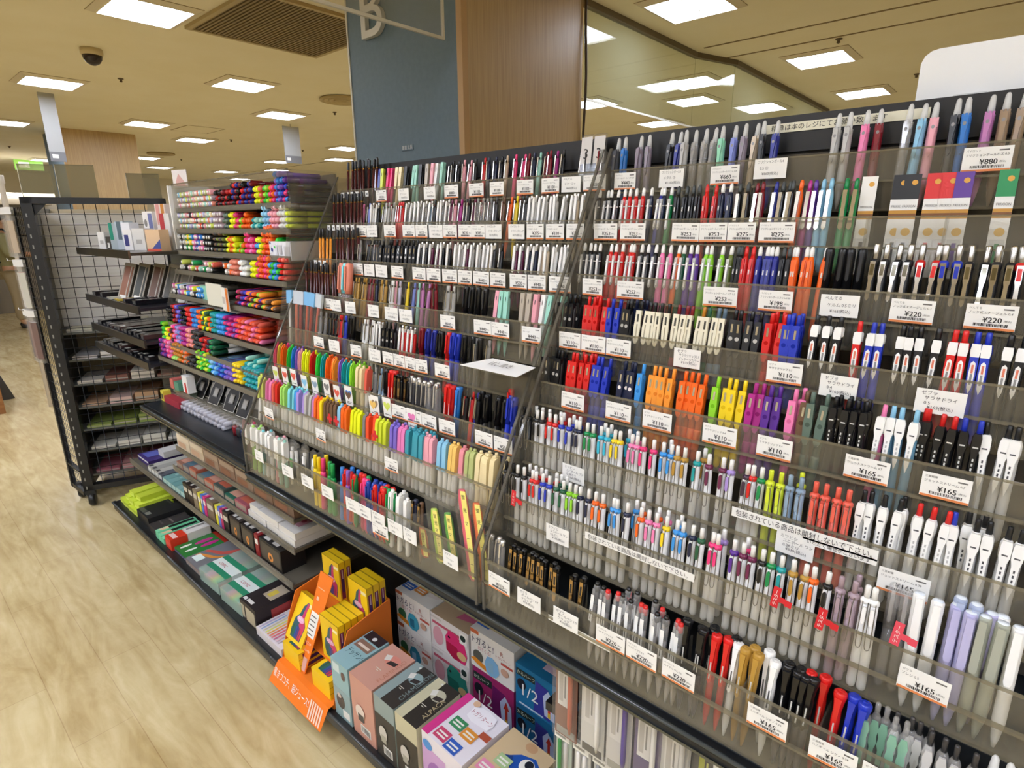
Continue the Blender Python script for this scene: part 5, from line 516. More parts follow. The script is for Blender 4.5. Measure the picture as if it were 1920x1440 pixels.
def heap(tr, x0, n, rows, cols_, kind='felt', dx=.0185, jit=.0, yaw=0):
    y, z = LIP[tr]; k = 0; kind = 'poster' if tr >= 5 and kind == 'felt' else kind
    for r in range(rows):
        for i in range(n):
            c = cols_[(i+r*3) % len(cols_)] if isinstance(cols_, (list, tuple)) else cols_
            if jit and r == rows-1 and random.random() < .3: continue
            plan.setdefault((tr, kind, c), []).append((x0+i*dx+(.5*dx if r % 2 and jit else 0), y+.004+random.uniform(0, .006), z+(.010 if kind == 'twin' else .008)+r*(.0212 if kind == 'twin' else .0192), random.uniform(-jit, jit)+yaw))
PAST = ['rose', 'cream', 'mint2', 'beige', 'lavender', 'salmon', 'ltblue', 'limeyel2', 'greypink', 'sage', 'rose2']
heap(0, -2.645, 17, 3, PAST, 'twin', .0192); heap(0, -2.30, 6, 3, ['black', 'dkred', 'black', 'red2'], jit=.06, dx=.021); heap(0, -2.17, 5, 4, ['dkred', 'black', 'red', 'navyblue'], jit=.06, dx=.021); heap(0, -2.055, 3, 4, ['navyblue', 'dkred'], jit=.04, dx=.02)
heap(0, -1.985, 2, 3, 'fyellow', dx=.02); heap(0, -1.945, 1, 3, 'coral'); heap(0, -1.922, 2, 3, ['fgreen', 'lime'], dx=.019); heap(0, -1.882, 2, 3, ['orange', 'hotpink'], dx=.019); heap(0, -1.842, 2, 5, ['blue2', 'violet'], dx=.02); heap(0, -1.80, 2, 4, ['hotpink', 'blue2', 'purple', 'blue'], dx=.019); heap(0, -1.762, 1, 3, 'black')
heap(1, -2.645, 17, 3, PAST[::-1]+['orange2', 'dkplum'], 'twin', .0190); heap(1, -2.315, 4, 3, 'greypink', 'twin', .0205); heap(1, -2.225, 2, 3, 'greygreen'); heap(1, -2.18, 2, 3, 'fyellow', jit=.05); heap(1, -2.14, 2, 3, ['hotpink', 'coral'], jit=.05); heap(1, -2.10, 1, 2, 'lime'); heap(1, -2.08, 3, 3, 'orange', jit=.07); heap(1, -2.015, 4, 2, ['mint2', 'teal'], jit=.05); heap(1, -1.93, 2, 4, 'ltblue', jit=.03); heap(1, -1.888, 3, 4, 'rose', jit=.03); heap(1, -1.825, 3, 4, 'clear', jit=.03); heap(1, -1.77, 2, 3, 'limeyel', 'long', .018, yaw=.1)
heap(2, -2.645, 3, 3, ['silver', 'black', 'silver'], 'twin', .02); heap(2, -2.58, 3, 3, ['green2', 'yellow'], 'twin', .02); heap(2, -2.515, 5, 3, ['pink', 'purple', 'blue2', 'rose'], 'twin', .0205); heap(2, -2.405, 4, 3, 'black', 'twin', .021); heap(2, -2.315, 6, 4, ['brown', 'dkgrey', 'olive'], 'long', .016, .02); heap(2, -2.205, 4, 3, ['fyellow', 'orange', 'ltorange'], jit=.04); heap(2, -2.125, 3, 2, ['lime', 'orange'], jit=.02); heap(2, -2.06, 4, 4, ['hotpink', 'hotpink', 'pink2'], jit=.04); heap(2, -1.98, 2, 2, 'skyblue'); heap(2, -1.975, 2, 3, 'fyellow', jit=.02); heap(2, -1.93, 4, 5, ['orange', 'orange2', 'orange'], jit=.03); heap(2, -1.85, 2, 3, 'fgreen', jit=.02)
heap(3, -2.62, 9, 2, ['clear', 'black', 'rose', 'limeyel2', 'coral', 'mint2', 'green2'], 'twin', .0375, .02); heap(3, -2.20, 2, 2, ['clear', 'orange'], 'twin', .03); heap(3, -2.155, 1, 3, 'salmon'); heap(3, -2.135, 2, 3, 'salmon'); heap(3, -2.08, 3, 3, 'white', jit=.15); heap(3, -1.995, 2, 3, 'fyellow', dx=.02); heap(3, -1.955, 5, 4, ['hotpink', 'orange', 'orange2'], jit=.05); heap(3, -1.86, 3, 3, ['skyblue', 'fgreen'], jit=.05); heap(3, -1.80, 3, 4, ['coral', 'red'], 'long', .02, .1, .15)
heap(4, -2.645, 8, 2, ['clear', 'black', 'lilac', 'pink', 'fyellow', 'skyblue'], 'twin', .0305); heap(4, -2.395, 3, 2, 'skyblue', 'twin', .02); heap(4, -2.06, 6, 3, ['dkred', 'purple', 'blue', 'hotpink'], 'long', .0165, .03); heap(4, -1.96, 6, 3, ['lime', 'ltorange', 'purple', 'orange', 'dkplum'], 'long', .017, .06); heap(4, -1.86, 5, 2, ['ltorange', 'brown', 'dkgrey'], 'long', .018, .1, .1)
heap(5, -2.645, 3, 3, 'black', dx=.02); heap(5, -2.58, 2, 4, ['red', 'dkred']); heap(5, -2.54, 2, 4, ['blue', 'violet2']); heap(5, -2.50, 3, 4, 'black', dx=.02); heap(5, -2.44, 3, 4, 'red'); heap(5, -2.385, 3, 4, ['blue2', 'skyblue']); heap(5, -2.33, 2, 4, 'orange'); heap(5, -2.29, 3, 4, ['fyellow', 'dkgreen']); heap(5, -2.235, 1, 3, 'orange'); heap(5, -2.21, 3, 4, 'teal'); heap(5, -2.155, 3, 4, 'skyblue'); heap(5, -2.10, 3, 4, ['hotpink', 'magenta'], 'long', .019, .12, .15); heap(5, -2.04, 3, 4, ['violet', 'hotpink', 'orange2'], 'long', .019, .14, .18); heap(5, -1.98, 8, 4, ['coral', 'orange2', 'coral', 'pink'], 'long', .0195, .12, .2)
heap(6, -2.645, 2, 4, ['lime', 'fgreen']); heap(6, -2.605, 2, 3, 'fyellow'); heap(6, -2.565, 2, 3, ['orange', 'dkplum']); heap(6, -2.525, 2, 4, ['hotpink', 'pink']); heap(6, -2.485, 2, 4, ['lilac', 'lavblue']); heap(6, -2.445, 3, 4, 'magenta'); heap(6, -2.385, 3, 4, ['salmon', 'rose2']); heap(6, -2.325, 4, 4, ['dkgrey', 'black']); heap(6, -2.25, 3, 3, ['red', 'dkred']); heap(6, -2.19, 3, 3, ['navy', 'green', 'dkgreen']); heap(6, -1.90, 5, 2, ['teal', 'mint2'], 'long', .02, .04)
heap(7, -2.645, 3, 4, ['purple', 'magenta']); heap(7, -2.585, 3, 4, ['hotpink', 'pink2']); heap(7, -2.525, 5, 4, 'amber', 'long', .019, .04); heap(7, -2.525, 3, 1, 'lime2'); heap(7, -2.42, 3, 3, ['orange', 'taupe'], 'long'); heap(7, -2.36, 4, 2, ['black', 'dkgrey']); heap(7, -2.28, 6, 4, ['lime', 'limeyel', 'fgreen'], 'long', .019, .12, .15); heap(7, -2.16, 3, 3, ['skyblue', 'ltblue'], 'long'); heap(7, -2.10, 3, 3, ['blue', 'blue2'], 'long'); heap(7, -2.04, 4, 3, ['violet2', 'violet'], 'long'); heap(7, -1.965, 3, 4, 'yellow', 'long', .02); heap(7, -1.89, 6, 4, ['teal', 'teal2', 'teal'], 'long', .021)
for (tr, kind, c), sp in plan.items():
    name, look, cat = SK[kind]; cn = CN.get(c, c); sp.sort()
    for k, (x, y, z, yaw) in enumerate(sp):
        lab = '%s %s, %s from grid frame, %s tray down' % (cn, look, ordinal(k+1) if len(sp) > 1 else 'only one', TR[tr])
        r = thing(name, lab, cat, (x, y, z), (-PI/2, 0, yaw), '%s %ss in the %s tray' % (cn, look, TR[tr]))
        key = ('stk'+kind, c)
        if key not in CACHE: CACHE[key] = [(n, b.build(n)) for n, b in stack_bits(kind, c).items()]
        for n, me in CACHE[key]:
            o = bpy.data.objects.new(n, me); col.objects.link(o); o.parent = r
# things lying among the trays
carton('pen_set_box', 'white printed pen set box lying across the third tray end', 'box', -1.875, -1.737, .930, 1.06, 1.3945, 1.452, 'dfe0e6', [('f', 'o', .12, .55, .05, .12, '2c3e86'), ('f', 'r', .03, .85, .09, .97, '33323a'), ('f', 'r', .30, .2, .31, .85, 'a9a7ad'), ('f', 'r', .36, .25, .40, .8, 'a9a7ad'), ('f', 'r', .46, .3, .60, .8, 'b7b5ba'), ('f', 'r', .70, .2, .95, .75, 'c4c2c6')])
carton('paper_card', 'white leaflet standing in the fifth tray', 'card', -2.26, -2.13, .862, .866, 1.222, 1.302, 'dcd9c8'); carton('leaflet', 'white and orange leaflet leaning out of the fifth tray', 'card', -2.115, -2.05, .855, .858, 1.215, 1.295, 'e9e4da', [('f', 'r', .68, 0, 1, 1, 'e07a2a'), ('f', 'r', .1, .3, .5, .6, 'bdb6ac')], rz=-.1)
for k in range(4): single('sticky_index', MB().box(-.02, .02, 0, .03, 0, .03, mat('8fc9b2', .5)), 'mint green packet, %s from grid frame, in the fifth tray' % ordinal(k+1), 'packet', (-2.345+.045*(k % 2), .885, 1.222+.031*(k//2)), (0, 0, .1*k), 'mint packets in the fifth tray')
m = MB().box(0, .012, 0, .16, 0, .25, mat('f0eeea', .5)); single('white_side_board', m, 'tall white card board at the end of the tray cabinet', 'board', (-2.685, .93, 1.41))
# black cards, clear tubes, small boxes on the shelf below
t = thing('clear_tray', 'low clear tray on the dark shelf with black cards', 'tray', (-2.56, .80, SHC+.002)); part('base', MB().box(0, .78, 0, .24, .028, .031, GREYA), t); part('front_lip', MB().box(0, .78, -.003, 0, .0, .055, ACR), t)
for k in range(14):
    x = -2.43+.032*k+.01*(k % 3); y = .835+.028*(k % 4); z = SHC+.036
    t = thing('black_blister_card', 'black blister card with pale outline, %s from grid frame, on the clear tray' % ordinal(k+1), 'blister card', (x, y, z), (-.45, .12, .25), 'black blister cards')
    ol = [(-.028, 0), (-.032, .05), (-.024, .086), (.024, .092), (.034, .06), (.028, 0)]; m = MB().plate(ol, 0, .0012, mat('c9c5ba', .4)); m.plate([(a*.93, .002+b*.96) for a, b in ol], -.0005, 0, mat('121214', .35)); part('card', m, t); m = MB().box(-.010, .014, -.0035, -.001, .030, .066, mat('75736e', .35)); m.box(-.007, .011, -.0038, -.0035, .034, .062, mat('a3a09a', .4)); part('inset', m, t)
for k in range(24):
    r = k % 2; single('clear_tube', MB().lathe([(.0085, 0), (.0085, .046), (.006, .05)], clear_mat('frosted_tube', (.9, .9, .94), .5, 'e8e6ee'), 12), 'frosted clear tube, %s from grid frame, lying on the dark shelf' % ordinal(k+1), 'tube', (-2.44+.0185*(k//2)*1.9+.012*r, .770+.004*r, SHC+.009+.0165*r), (-PI/2, 0, .15), 'frosted tubes in a row')
for k, (x, c) in enumerate(((-1.975, 'dkred'), (-1.945, 'dkgrey'), (-1.915, 'navy'), (-1.885, 'dkred'))): 
    t = thing('ink_bottle', '%s ink bottle with clear lid, %s from grid frame, on the dark shelf' % (CN.get(c, c), ordinal(k+1)), 'bottle', (x, .785, SHC+.001), group='small ink bottles'); part('bottle', MB().lathe([(.012, 0), (.013, .03), (.008, .036)], mat(c, .15), 14), t); part('lid', MB().lathe([(.009, .036), (.009, .05), (0, .051)], PENCLEAR, 14), t)
for k in range(6): single('brush_head_pack', MB().lathe([(.006, 0), (.013, .02), (.010, .07), (.004, .09)], clear_mat('rosy_film', (.8, .72, .68), .45, 'b5948a'), 10), 'crinkled rosy clear packet, %s from grid frame, near middle rack' % ordinal(k+1), 'packet', (-1.86+.022*k, .78+.02*(k % 3), SHC+.001), (.2, .1, 0), 'rosy packets on the dark shelf')
for x0, x1, y0, y1, z0, z1, c, l, d in ((-2.62, -2.44, .81, .9, SHC+.0335, SHC+.060, '6e7a6c', 'flat grey-green box on the clear tray', ()), (-2.58, -2.545, .79, .84, SHC+.06, SHC+.10, 'c86a62', 'small salmon box on grey-green box', ()), (-2.535, -2.49, .79, .84, SHC+.06, SHC+.095, '4f8a72', 'small green box on the grey-green box', ()), (-2.60, -2.44, .765, .80, SHC, SHC+.028, 'a32a3a', 'crimson box at the end of the dark shelf', ()), (-2.47, -2.42, .80, .83, SHC+.06, SHC+.13, 'e9e6e2', 'white and red packet beside the black cards', [('f', 'r', .4, 0, .75, .6, 'cc2a26')]), (-2.635, -2.605, .765, .795, SHC+.001, SHC+.045, 'd9c94a', 'small yellow box at the gondola corner', [('f', 'r', .2, .2, .8, .7, '3a342a')])): carton('small_box', l, 'box', x0, x1, y0, y1, z0, z1, c, d)
# ---------------------------------------------------------------- bay beside the grid frame: four narrow shelves
WS = [(1.405, 'top'), (1.1865, 'second'), (1.048, 'third'), (.955, 'fourth')]
for z, n_ in WS:
    t = thing('narrow_shelf', '%s narrow dark shelf beside the grid frame' % n_, 'shelf', (-3.43, .75, z)); c = '6c6a64' if n_ == 'top' else '24242a'
    part('board', MB().slab([(0, .01), (.05, 0), (.78, 0), (.78, .40), (.06, .40)], -.014, -.002, mat(c, .3, 1 if n_ == 'top' else 0)), t); part('front_rail', MB().box(.03, .78, -.008, 0, -.026, .006, mat('8a877e' if n_ in ('top',) else '2c2b2a', .25, 1 if n_ == 'top' else 0)), t)
cs = [(-3.25, .80, .045, .075, 'e3e1db', 'squat white carton'), (-3.19, .815, .035, .055, '3f3c36', 'dark small carton'), (-3.14, .82, .05, .115, 'a9b4b8', 'grey carton with green stripe'), (-3.08, .83, .055, .12, 'b6c0c8', 'pale blue carton with slate stripe'), (-3.01, .835, .05, .115, 'e6e6ea', 'white carton beside pale blue one'), (-2.95, .82, .05, .085, 'ece9e6', 'low white carton with navy mark'), (-2.93, .90, .06, .16, 'eeeae6', 'tall white carton with violet stripe'), (-2.88, .835, .07, .09, 'dedbd4', 'plain cream-white carton'), (-2.86, .93, .06, .19, 'ead9d0', 'tallest white carton with pink and orange bars'), (-2.80, .92, .06, .15, 'd8d5d0', 'grey-white carton with red bar'), (-2.77, .85, .08, .085, 'e8c49a', 'peach and blue pouch carton')]
for k, (x, y, wd, h, c, l) in enumerate(cs):
    dc = [('f', 'r', .25, .3, .75, .5, 'b4b0a8')]
    if k == 1: dc = [('f', 'r', .2, .1, .6, .5, 'e0ded8')]
    if k == 2: dc = [('f', 'r', .05, .35, .5, 1, '1f8a72')]
    if k == 3: dc = [('f', 'r', .2, .35, .65, 1, '5b6c76')]
    if k == 5: dc = [('f', 'r', .1, .2, .6, .75, '3a3f7c')]
    if k == 6: dc = [('f', 'r', .55, .1, .95, .95, '7177a6'), ('f', 'o', .25, .7, .15, .1, '8a8680')]
    if k == 8: dc = [('f', 'r', .1, .55, .45, 1, 'd99a92'), ('f', 'r', .6, .55, .9, 1, 'c88438')]
    if k == 9: dc = [('f', 'r', .05, .2, .5, 1, 'b83a3e')]
    if k == 10: dc = [('f', 'p', [(.2, 0), (1, .1), (1, .55)], '4c5a9c'), ('f', 'r', 0, 0, 1, .1, 'd8604a')]
    carton('small_carton', l+' on the top narrow shelf', 'box', x, x+wd, y, y+.045, 1.404, 1.404+h, c, dc, 'cartons on the top narrow shelf', .35)
for k, (x, c) in enumerate(((-3.12, '8a5438'), (-3.03, '3c403c'), (-2.93, '6b4a38'), (-2.84, '4a4842'), (-2.76, '7a7266'))):
    t = thing('cased_brush_set', 'slanted clear cased set, %s from grid frame, on the second narrow shelf' % ordinal(k+1), 'cased set', (x, .80+.03*k, 1.19), (-.35, .10, .3), 'slanted cased sets'); part('case', MB().box(0, .075, 0, .018, 0, .165, mat('5c564c', .3)).box(.001, .074, -.001, 0, .0, .165, mat('9a9284', .3)), t); part('insert', MB().box(.010, .065, -.002, -.001, .012, .150, mat(c, .45)).box(.05, .056, -.003, -.002, .012, .15, mat('b9b0a0', .3)), t); part('price_label', MB().box(.02, .06, -.004, -.002, -.004, .016, PAPER), t)
for n_, z, k0 in (('second', 1.1865, 6), ('third', 1.048, 12), ('fourth', .955, 11)):
    for k in range(k0):
        x = -3.36+.66*k/k0; c = random.choice(['1b1a1c', '232227', '121214', '2f2a2a', '4a3330', '1a1a1e']); h = random.uniform(.010, .022)
        if n_ == 'second' and k in (2, 3): c = ('d9d3c0', 'dfc04a')[k-2]; h = .008
        m = MB().box(0, .048, 0, .17, 0, h, mat(c, .2)); m.box(.006, .03, .012, .03, h, h+.0006, mat(random.choice(['d8d6d0', '8c8a86', 'b7b3aa']), .4)); m.box(.01, .04, -.0006, 0, .002, h-.002, mat('5a5854', .3)); single('calligraphy_pen_box', m, 'dark glossy pen box, %s from grid frame, lying on the %s narrow shelf' % (ordinal(k+1), n_), 'box', (x, .760+random.uniform(0, .01), z), (0, 0, random.uniform(-.1, .1)), 'pen boxes on the %s narrow shelf' % n_)
for k in range(7): single('ink_cartridge_box', MB().box(0, .03, 0, .07, 0, .075, clear_mat('smoke_case', (.7, .68, .64), .4, '8c857a')), 'smoky clear case standing, %s from grid frame, fourth narrow shelf' % ordinal(k+1), 'box', (-3.37+.034*k, .87, .957), (0, 0, 0), 'smoky cases')
# ---------------------------------------------------------------- lower shelves of the left bays
def lowshelf(x0, x1, y, z, label):
    t = thing('lower_shelf', label, 'shelf', (x0, y, z)); part('board', MB().box(0, x1-x0, 0, 1.15-y, -.012, 0, mat('5c564a', .4)), t); part('front_strip', MB().box(0, x1-x0, -.004, 0, -.018, .010, GREYA), t)
lowshelf(-3.43, -1.72, .80, .305, 'clear-fronted shelf just above the base deck, left bays'.replace(', left bays', ' beneath the trays')); lowshelf(-2.85, -1.74, .83, .42, 'upper clear-fronted shelf under the empty dark shelf')
G1 = 'flat boxes on the base deck'
k = 0
for (x, y, zz, c) in ((-3.40, .715, 0, 'c3d43c'), (-3.36, .73, 1, 'c9da42'), (-3.34, .712, 0, 'b9cc38'), (-3.29, .725, 1, 'c6d83f'), (-3.265, .712, 0, 'c3d43c'), (-3.22, .73, 1, 'd0e048'), (-3.33, .745, 2, 'cbdc44'), (-3.25, .75, 2, 'c2d23c'), (-3.20, .713, 0, 'bccf3a')):
    k += 1; carton('crayon_box', 'lime yellow flat box, %s of the lime pile by the grid frame' % ordinal(k), 'box', x, x+.062, y, y+.17, .101+.026*zz, .126+.026*zz, c, [('f', 'r', .05, .1, .95, .5, 'd8e66a')], 'lime boxes by the grid frame', .05)
carton('charcoal_box', 'shiny black cased box beside the lime pile', 'box', -3.13, -3.05, .715, .86, .101, .150, '17181a', [('t', 'r', .1, .05, .9, .2, '4a4c40'), ('t', 'r', .05, .9, .95, .95, '3a3c38')]); carton('charcoal_box', 'second black cased box on the base deck next to grey pack', 'box', -3.045, -2.955, .712, .87, .101, .158, '1c1c1e', [('t', 'r', .1, .05, .5, .2, '75766c')])
carton('pencil_set', 'dark smoky pencil case before the mint pencils', 'box', -2.95, -2.86, .71, .87, .101, .135, '3a3634', [('t', 'r', .2, .5, .8, .55, '7a706c'), ('t', 'r', .1, .25, .6, .3, '5c5552')])
for k in range(3): carton('pencil_box', 'mint green pencil box with dark window, %s of three' % ordinal(k+1), 'box', -2.855+.036*k, -2.822+.036*k, .708, .88, .101, .138-.004*k, '7fd6a8', [('t', 'r', .15, .3, .85, .95, '101412'), ('t', 'p', [(.2, .05), (.8, .12), (.8, .3), (.2, .3)], 'e8c49c')], 'mint pencil boxes')
carton('eraser_box', 'red box end before the white box on the base deck', 'box', -2.735, -2.665, .71, .78, .101, .155, 'd8371f', [('t', 'r', .1, .2, .9, .5, 'f0c9c0'), ('f', 'r', .1, .3, .9, .7, 'e8584a')]); carton('eraser_box', 'long white box behind the red box end', 'box', -2.725, -2.66, .782, .88, .101, .160, 'dcd8d2', [('t', 'r', .2, .1, .4, .9, '8a8680')])
carton('color_pencil_tin', 'green flat set with magenta ovals on the base deck', 'box', -2.66, -2.52, .72, .90, .101, .122, '2a7a35', [('t', 'o', .35, .6, .10, .22, 'b9247f'), ('t', 'o', .65, .65, .10, .22, 'b9247f'), ('t', 'o', .25, .2, .06, .14, 'e9efe4'), ('t', 'o', .6, .22, .06, .14, 'e9efe4'), ('t', 'r', 0, .9, 1, 1, 'a82a1e'), ('f', 'r', 0, .1, 1, .6, '6a5a86')]); carton('marker_case', 'grey clear marker case with orange arcs on the base deck', 'box', -2.515, -2.36, .715, .90, .101, .128, '77767a', [('t', 'p', [(.05, .3), (.6, .5), (1, .9), (1, .8), (.6, .4), (.05, .2)], 'e0913e'), ('t', 'p', [(.05, .4), (.6, .6), (.95, 1), (.7, 1), (.5, .7), (.05, .5)], 'c2584e'), ('t', 'r', .1, .1, .45, .3, 'dcebe4'), ('f', 'r', 0, .2, 1, .8, '9a8a84')])
for k in range(2):
    x = -2.345+.20*k; t = thing('marker_set_case', 'clear green-trimmed marker case, %s from grid frame, on the base deck' % ordinal(k+1), 'marker case', (x, .708, .101), (0, 0, .03), 'green-trimmed marker cases')
    part('case', MB().box(0, .17, 0, .20, 0, .055, clear_mat('case_plastic', (.86, .92, .89), .38, 'c4dccf')), t); part('band', MB().box(-.001, .171, .055, .095, -.0005, .056, mat('dce4de', .4)), t); b = MB(); b.box(0, .17, .03, .055, .0553, .0557, mat('2f8a66', .4)).box(0, .17, .095, .12, .0553, .0557, mat('2f8a66', .4)); part('trim', b, t); m = MB(); m.text('COPIC', (.03, .065, .0566), X1, Y1_, .02, mat('b83a4a', .5), .1); part('lettering', m, t)
    for i in range(8): part('marker', MB().lathe([(.008, .012), (.008, .188)], mat(['rose', 'pink', 'coral', 'yellow', 'lime2', 'green2', 'silver', 'salmon'][(i+k) % 8], .4), 8), t, (.018+.019*i, .0, .02), (-PI/2, 0, 0))
carton('photo_box', 'black art box with picture lid before the pastel pens', 'box', -1.945, -1.855, .712, .90, .101, .185, '241d1f', [('t', 'r', .15, .35, .85, .75, 'a89a86'), ('t', 'r', .3, .4, .6, .6, 'c9b24a'), ('f', 'r', .1, .1, .9, .8, 'b9ae94'), ('s', 'r', .3, .2, .7, .7, 'a23a3a'), ('t', 'r', .05, .05, .5, .12, 'd8d4ce')]); carton('photo_box', 'narrow black art box beside the picture lid box', 'box', -1.985, -1.95, .715, .90, .101, .178, '2a2426', [('f', 'r', .1, .1, .9, .8, 'b0a890'), ('t', 'r', .2, .05, .8, .12, 'd8d4ce')])
carton('pastel_set', 'white pastel pen set with coloured tips on the base deck', 'box', -1.845, -1.665, .705, .84, .101, .132, 'ded6d8', [('t', 'r', .05+.08*i, .05, .09+.08*i, .75, ['b4a8c8', '8aa4cc', 'c8c2a0', 'd8d86a', 'e8a84a', 'e07858', 'd86a72', 'c8688a', 'e0b8c0', 'c0b0b8'][i]) for i in range(10)]+[('t', 'r', .55, .5, 1, 1, 'e3d3dc')])
G2 = 'boxes on the shelf over the base deck'
carton('album_box', 'purple and blue picture box at the end of the clear shelf', 'box', -3.40, -3.24, .83, 1.0, .306, .335, '3c2a6c', [('t', 'r', .1, .1, .6, .5, '5a62b0'), ('t', 'r', .2, .55, .9, .9, 'a03a4a'), ('f', 'r', 0, .6, 1, .9, 'e0dce4')]); carton('white_box', 'white box lying on the purple picture box', 'box', -3.30, -3.22, .90, 1.0, .336, .37, 'c9c7c4')
for k in range(4): carton('pastel_box', 'grey flat box, %s from grid frame, on the clear shelf' % ordinal(k+1), 'box', -3.19+.05*k, -3.143+.05*k, .812, .99, .306, .336, ('a9a79e', '9d9b93', 'b4b1a8', '5a5f6a')[k], [('t', 'r', .1, .02, .6, .12, '3c3c3e'), ('f', 'r', .1, .2, .9, .8, 'd4d6d2')], 'grey flat boxes')
for k in range(5): carton('pastel_box', 'pale teal flat box, %s from grid frame, on the clear shelf' % ordinal(k+1), 'box', -2.985+.056*k, -2.932+.056*k, .812, .98, .306, .333, ('6f9c9a', '7aa7a4', '6a9896', '86b0ac', '79a5a2')[k], [('t', 'r', .3, .3, .6, .6, 'a4c8c4'), ('f', 'r', .05, .1, .95, .9, 'b5d4cc')], 'pale teal boxes')
bx = [(-2.70, .05, '1d1614', 'dark brown'), (-2.645, .05, '2a1c18', 'brown-black'), (-2.59, .045, '8a7a62', 'tan sided'), (-2.535, .022, 'd8cf3a', 'yellow striped'), (-2.505, .02, '4a78c8', 'blue'), (-2.48, .025, 'd0347a', 'magenta'), (-2.445, .07, '6e5c4a', 'gold printed'), (-2.36, .022, 'd8d038', 'bright yellow'), (-2.335, .022, '5a6cc0', 'violet blue'), (-2.31, .022, 'b02a5c', 'crimson'), (-2.285, .05, '1a1718', 'plain black'), (-2.22, .09, '2a2220', 'black with gold ring'), (-2.12, .10, '1a1718', 'large black with gold ring'), (-2.01, .03, '8a1c22', 'dark red'), (-1.97, .16, '161415', 'wide black with white tags')]
for k, (x, wd, c, l) in enumerate(bx):
    d = [('f', 'r', .1, .55, .9, .8, 'c9c2b2' if wd > .04 else 'e6e2da'), ('t', 'r', .15, .1, .45, .5, 'd0ccc4')] if k not in (11, 12, 14) else [('f', 'r', .06, .12, .94, .9, '4a4238'), ('f', 'o', .5, .4, .12, .2, 'd88a3a'), ('f', 'o', .5, .4, .05, .09, '3a2a20'), ('t', 'r', .1, .1, .35, .5, 'c9c6c0'), ('t', 'r', .5, .1, .75, .5, 'b4b0aa')]
    carton('paint_marker_box', '%s marker box on the clear shelf above the deck' % l, 'box', x, x+wd, .808, .90, .306, .395, c, d, 'marker boxes')
bs = [(-2.83, .07, '9a6a58'), (-2.755, .07, '6a7078'), (-2.68, .075, 'b0604a'), (-2.60, .08, '7a8478'), (-2.515, .09, 'c0644a'), (-2.42, .10, '4a5652'), (-2.315, .09, '2f6a58'), (-2.22, .10, 'a85a66')]
for k, (x, wd, c) in enumerate(bs): carton('color_set_box', 'flat picture box, %s from grid frame, on the upper clear shelf' % ordinal(k+1), 'box', x, x+wd, .838, .99, .421, .450+.006*(k % 3), c, [('t', 'r', .1, .1, .9, .35, random.choice(['c86a52', 'd8a08a', '5a7a8a', 'c0bab0'])), ('t', 'r', .1, .45, .6, .85, random.choice(['7a8a8e', 'b84a3e', '2f7a6a', 'c9c4ba'])), ('f', 'r', .05, .2, .95, .8, '9a8c80')], 'picture boxes')
k = 0
for (x, y, zz, wd) in ((-2.11, .84, 0, .07), (-2.035, .838, 0, .07), (-1.96, .84, 0, .085), (-2.10, .845, 1, .07), (-2.025, .842, 1, .07), (-1.87, .836, 0, .12), (-1.955, .842, 1, .08), (-1.865, .84, 1, .115)):
    k += 1; carton('white_card_box', 'white box with rosy print, %s of the white pile on upper clear shelf' % ordinal(k), 'box', x, x+wd, y, y+.17, .421+.027*zz, .447+.027*zz, 'dcd8d2', [('t', 'r', .25, .2, .7, .55, 'c890a0'), ('t', 'o', .5, .4, .1, .06, 'a83a52')], 'white card boxes')
t = thing('lower_shelf', 'highest narrow clear shelf just under the dark shelf', 'shelf', (-2.80, .84, .530)); part('board', MB().box(0, 1.06, 0, .31, -.012, 0, mat('5c564a', .4)), t); part('front_strip', MB().box(0, 1.06, -.004, 0, -.016, .006, GREYA), t)
for k in range(7): carton('wooden_set', 'pale brown banded set box, %s from grid frame, right under the dark shelf' % ordinal(k+1).replace('right ', ''), 'box', -2.79+.15*k, -2.645+.15*k, .843, .95, .531, .598, ('d8cab4', 'cbb9a0', '9a8270', '86695a', '8a7464', '7c6252', '6e5648')[k], [('f', 'r', .04, .62, .96, .94, 'e2d4be' if k < 2 else 'b09a88'), ('f', 'r', .1, .15, .7, .5, 'c8a488' if k < 2 else '8a5a44'), ('t', 'r', .1, .1, .6, .6, 'c09a80')], 'banded sets')
# ---------------------------------------------------------------- yellow boxed pens in an orange counter display
OC = 'e87a1e'
t = thing('counter_display', 'orange cardboard counter display holding yellow boxed pens, flap over the rail', 'display', (-1.645, .70, .101)); O_ = mat(OC, .55); OD = mat('d8701a', .6)
part('tray', MB().box(0, .30, .0, .225, 0, .018, O_).box(0, .30, .050, .225, .0865, .0905, O_).box(0, .30, .130, .225, .172, .178, O_).box(0, .30, .130, .134, .0905, .172, O_), t)
for x in (-.004, .30): part('side_panel', MB().prof([(.0, .0), (.0, .018), (.035, .15), (.07, .235), (.225, .262), (.225, 0)], x, x+.004, OD), t)
part('back_panel', MB().box(0, .30, .222, .225, 0, .262, OD), t)
f = MB().add([(-.0, -.018, .018), (.305, -.018, .018), (.295, -.048, -.052), (-.02, -.048, -.052), (-.0, -.0165, .019), (.305, -.0165, .019), (.295, -.0465, -.051), (-.02, -.0465, -.051)], [(0, 3, 2, 1), (4, 5, 6, 7), (3, 7, 6, 2), (0, 1, 5, 4), (0, 4, 7, 3), (1, 2, 6, 5)], mat('f07a1c', .55)); vd = Vector((0, .030, .070)).normalized(); nn = Vector((0, -.070, .030)).normalized()*.0012
f.box(0, .305, -.018, .0, .0165, .019, mat('f07a1c', .55))
f.text('書きゴコチ、超ジュース!', Vector((-.004, -.037, -.0265))+nn, X1, vd, .030, PAPER, .215)
for k in range(6): f.quad(Vector((.218+.012*k, -.046, -.047))+nn, X1*.007, vd*.055, mat('f0d0b8', .6))
part('flap', f, t)
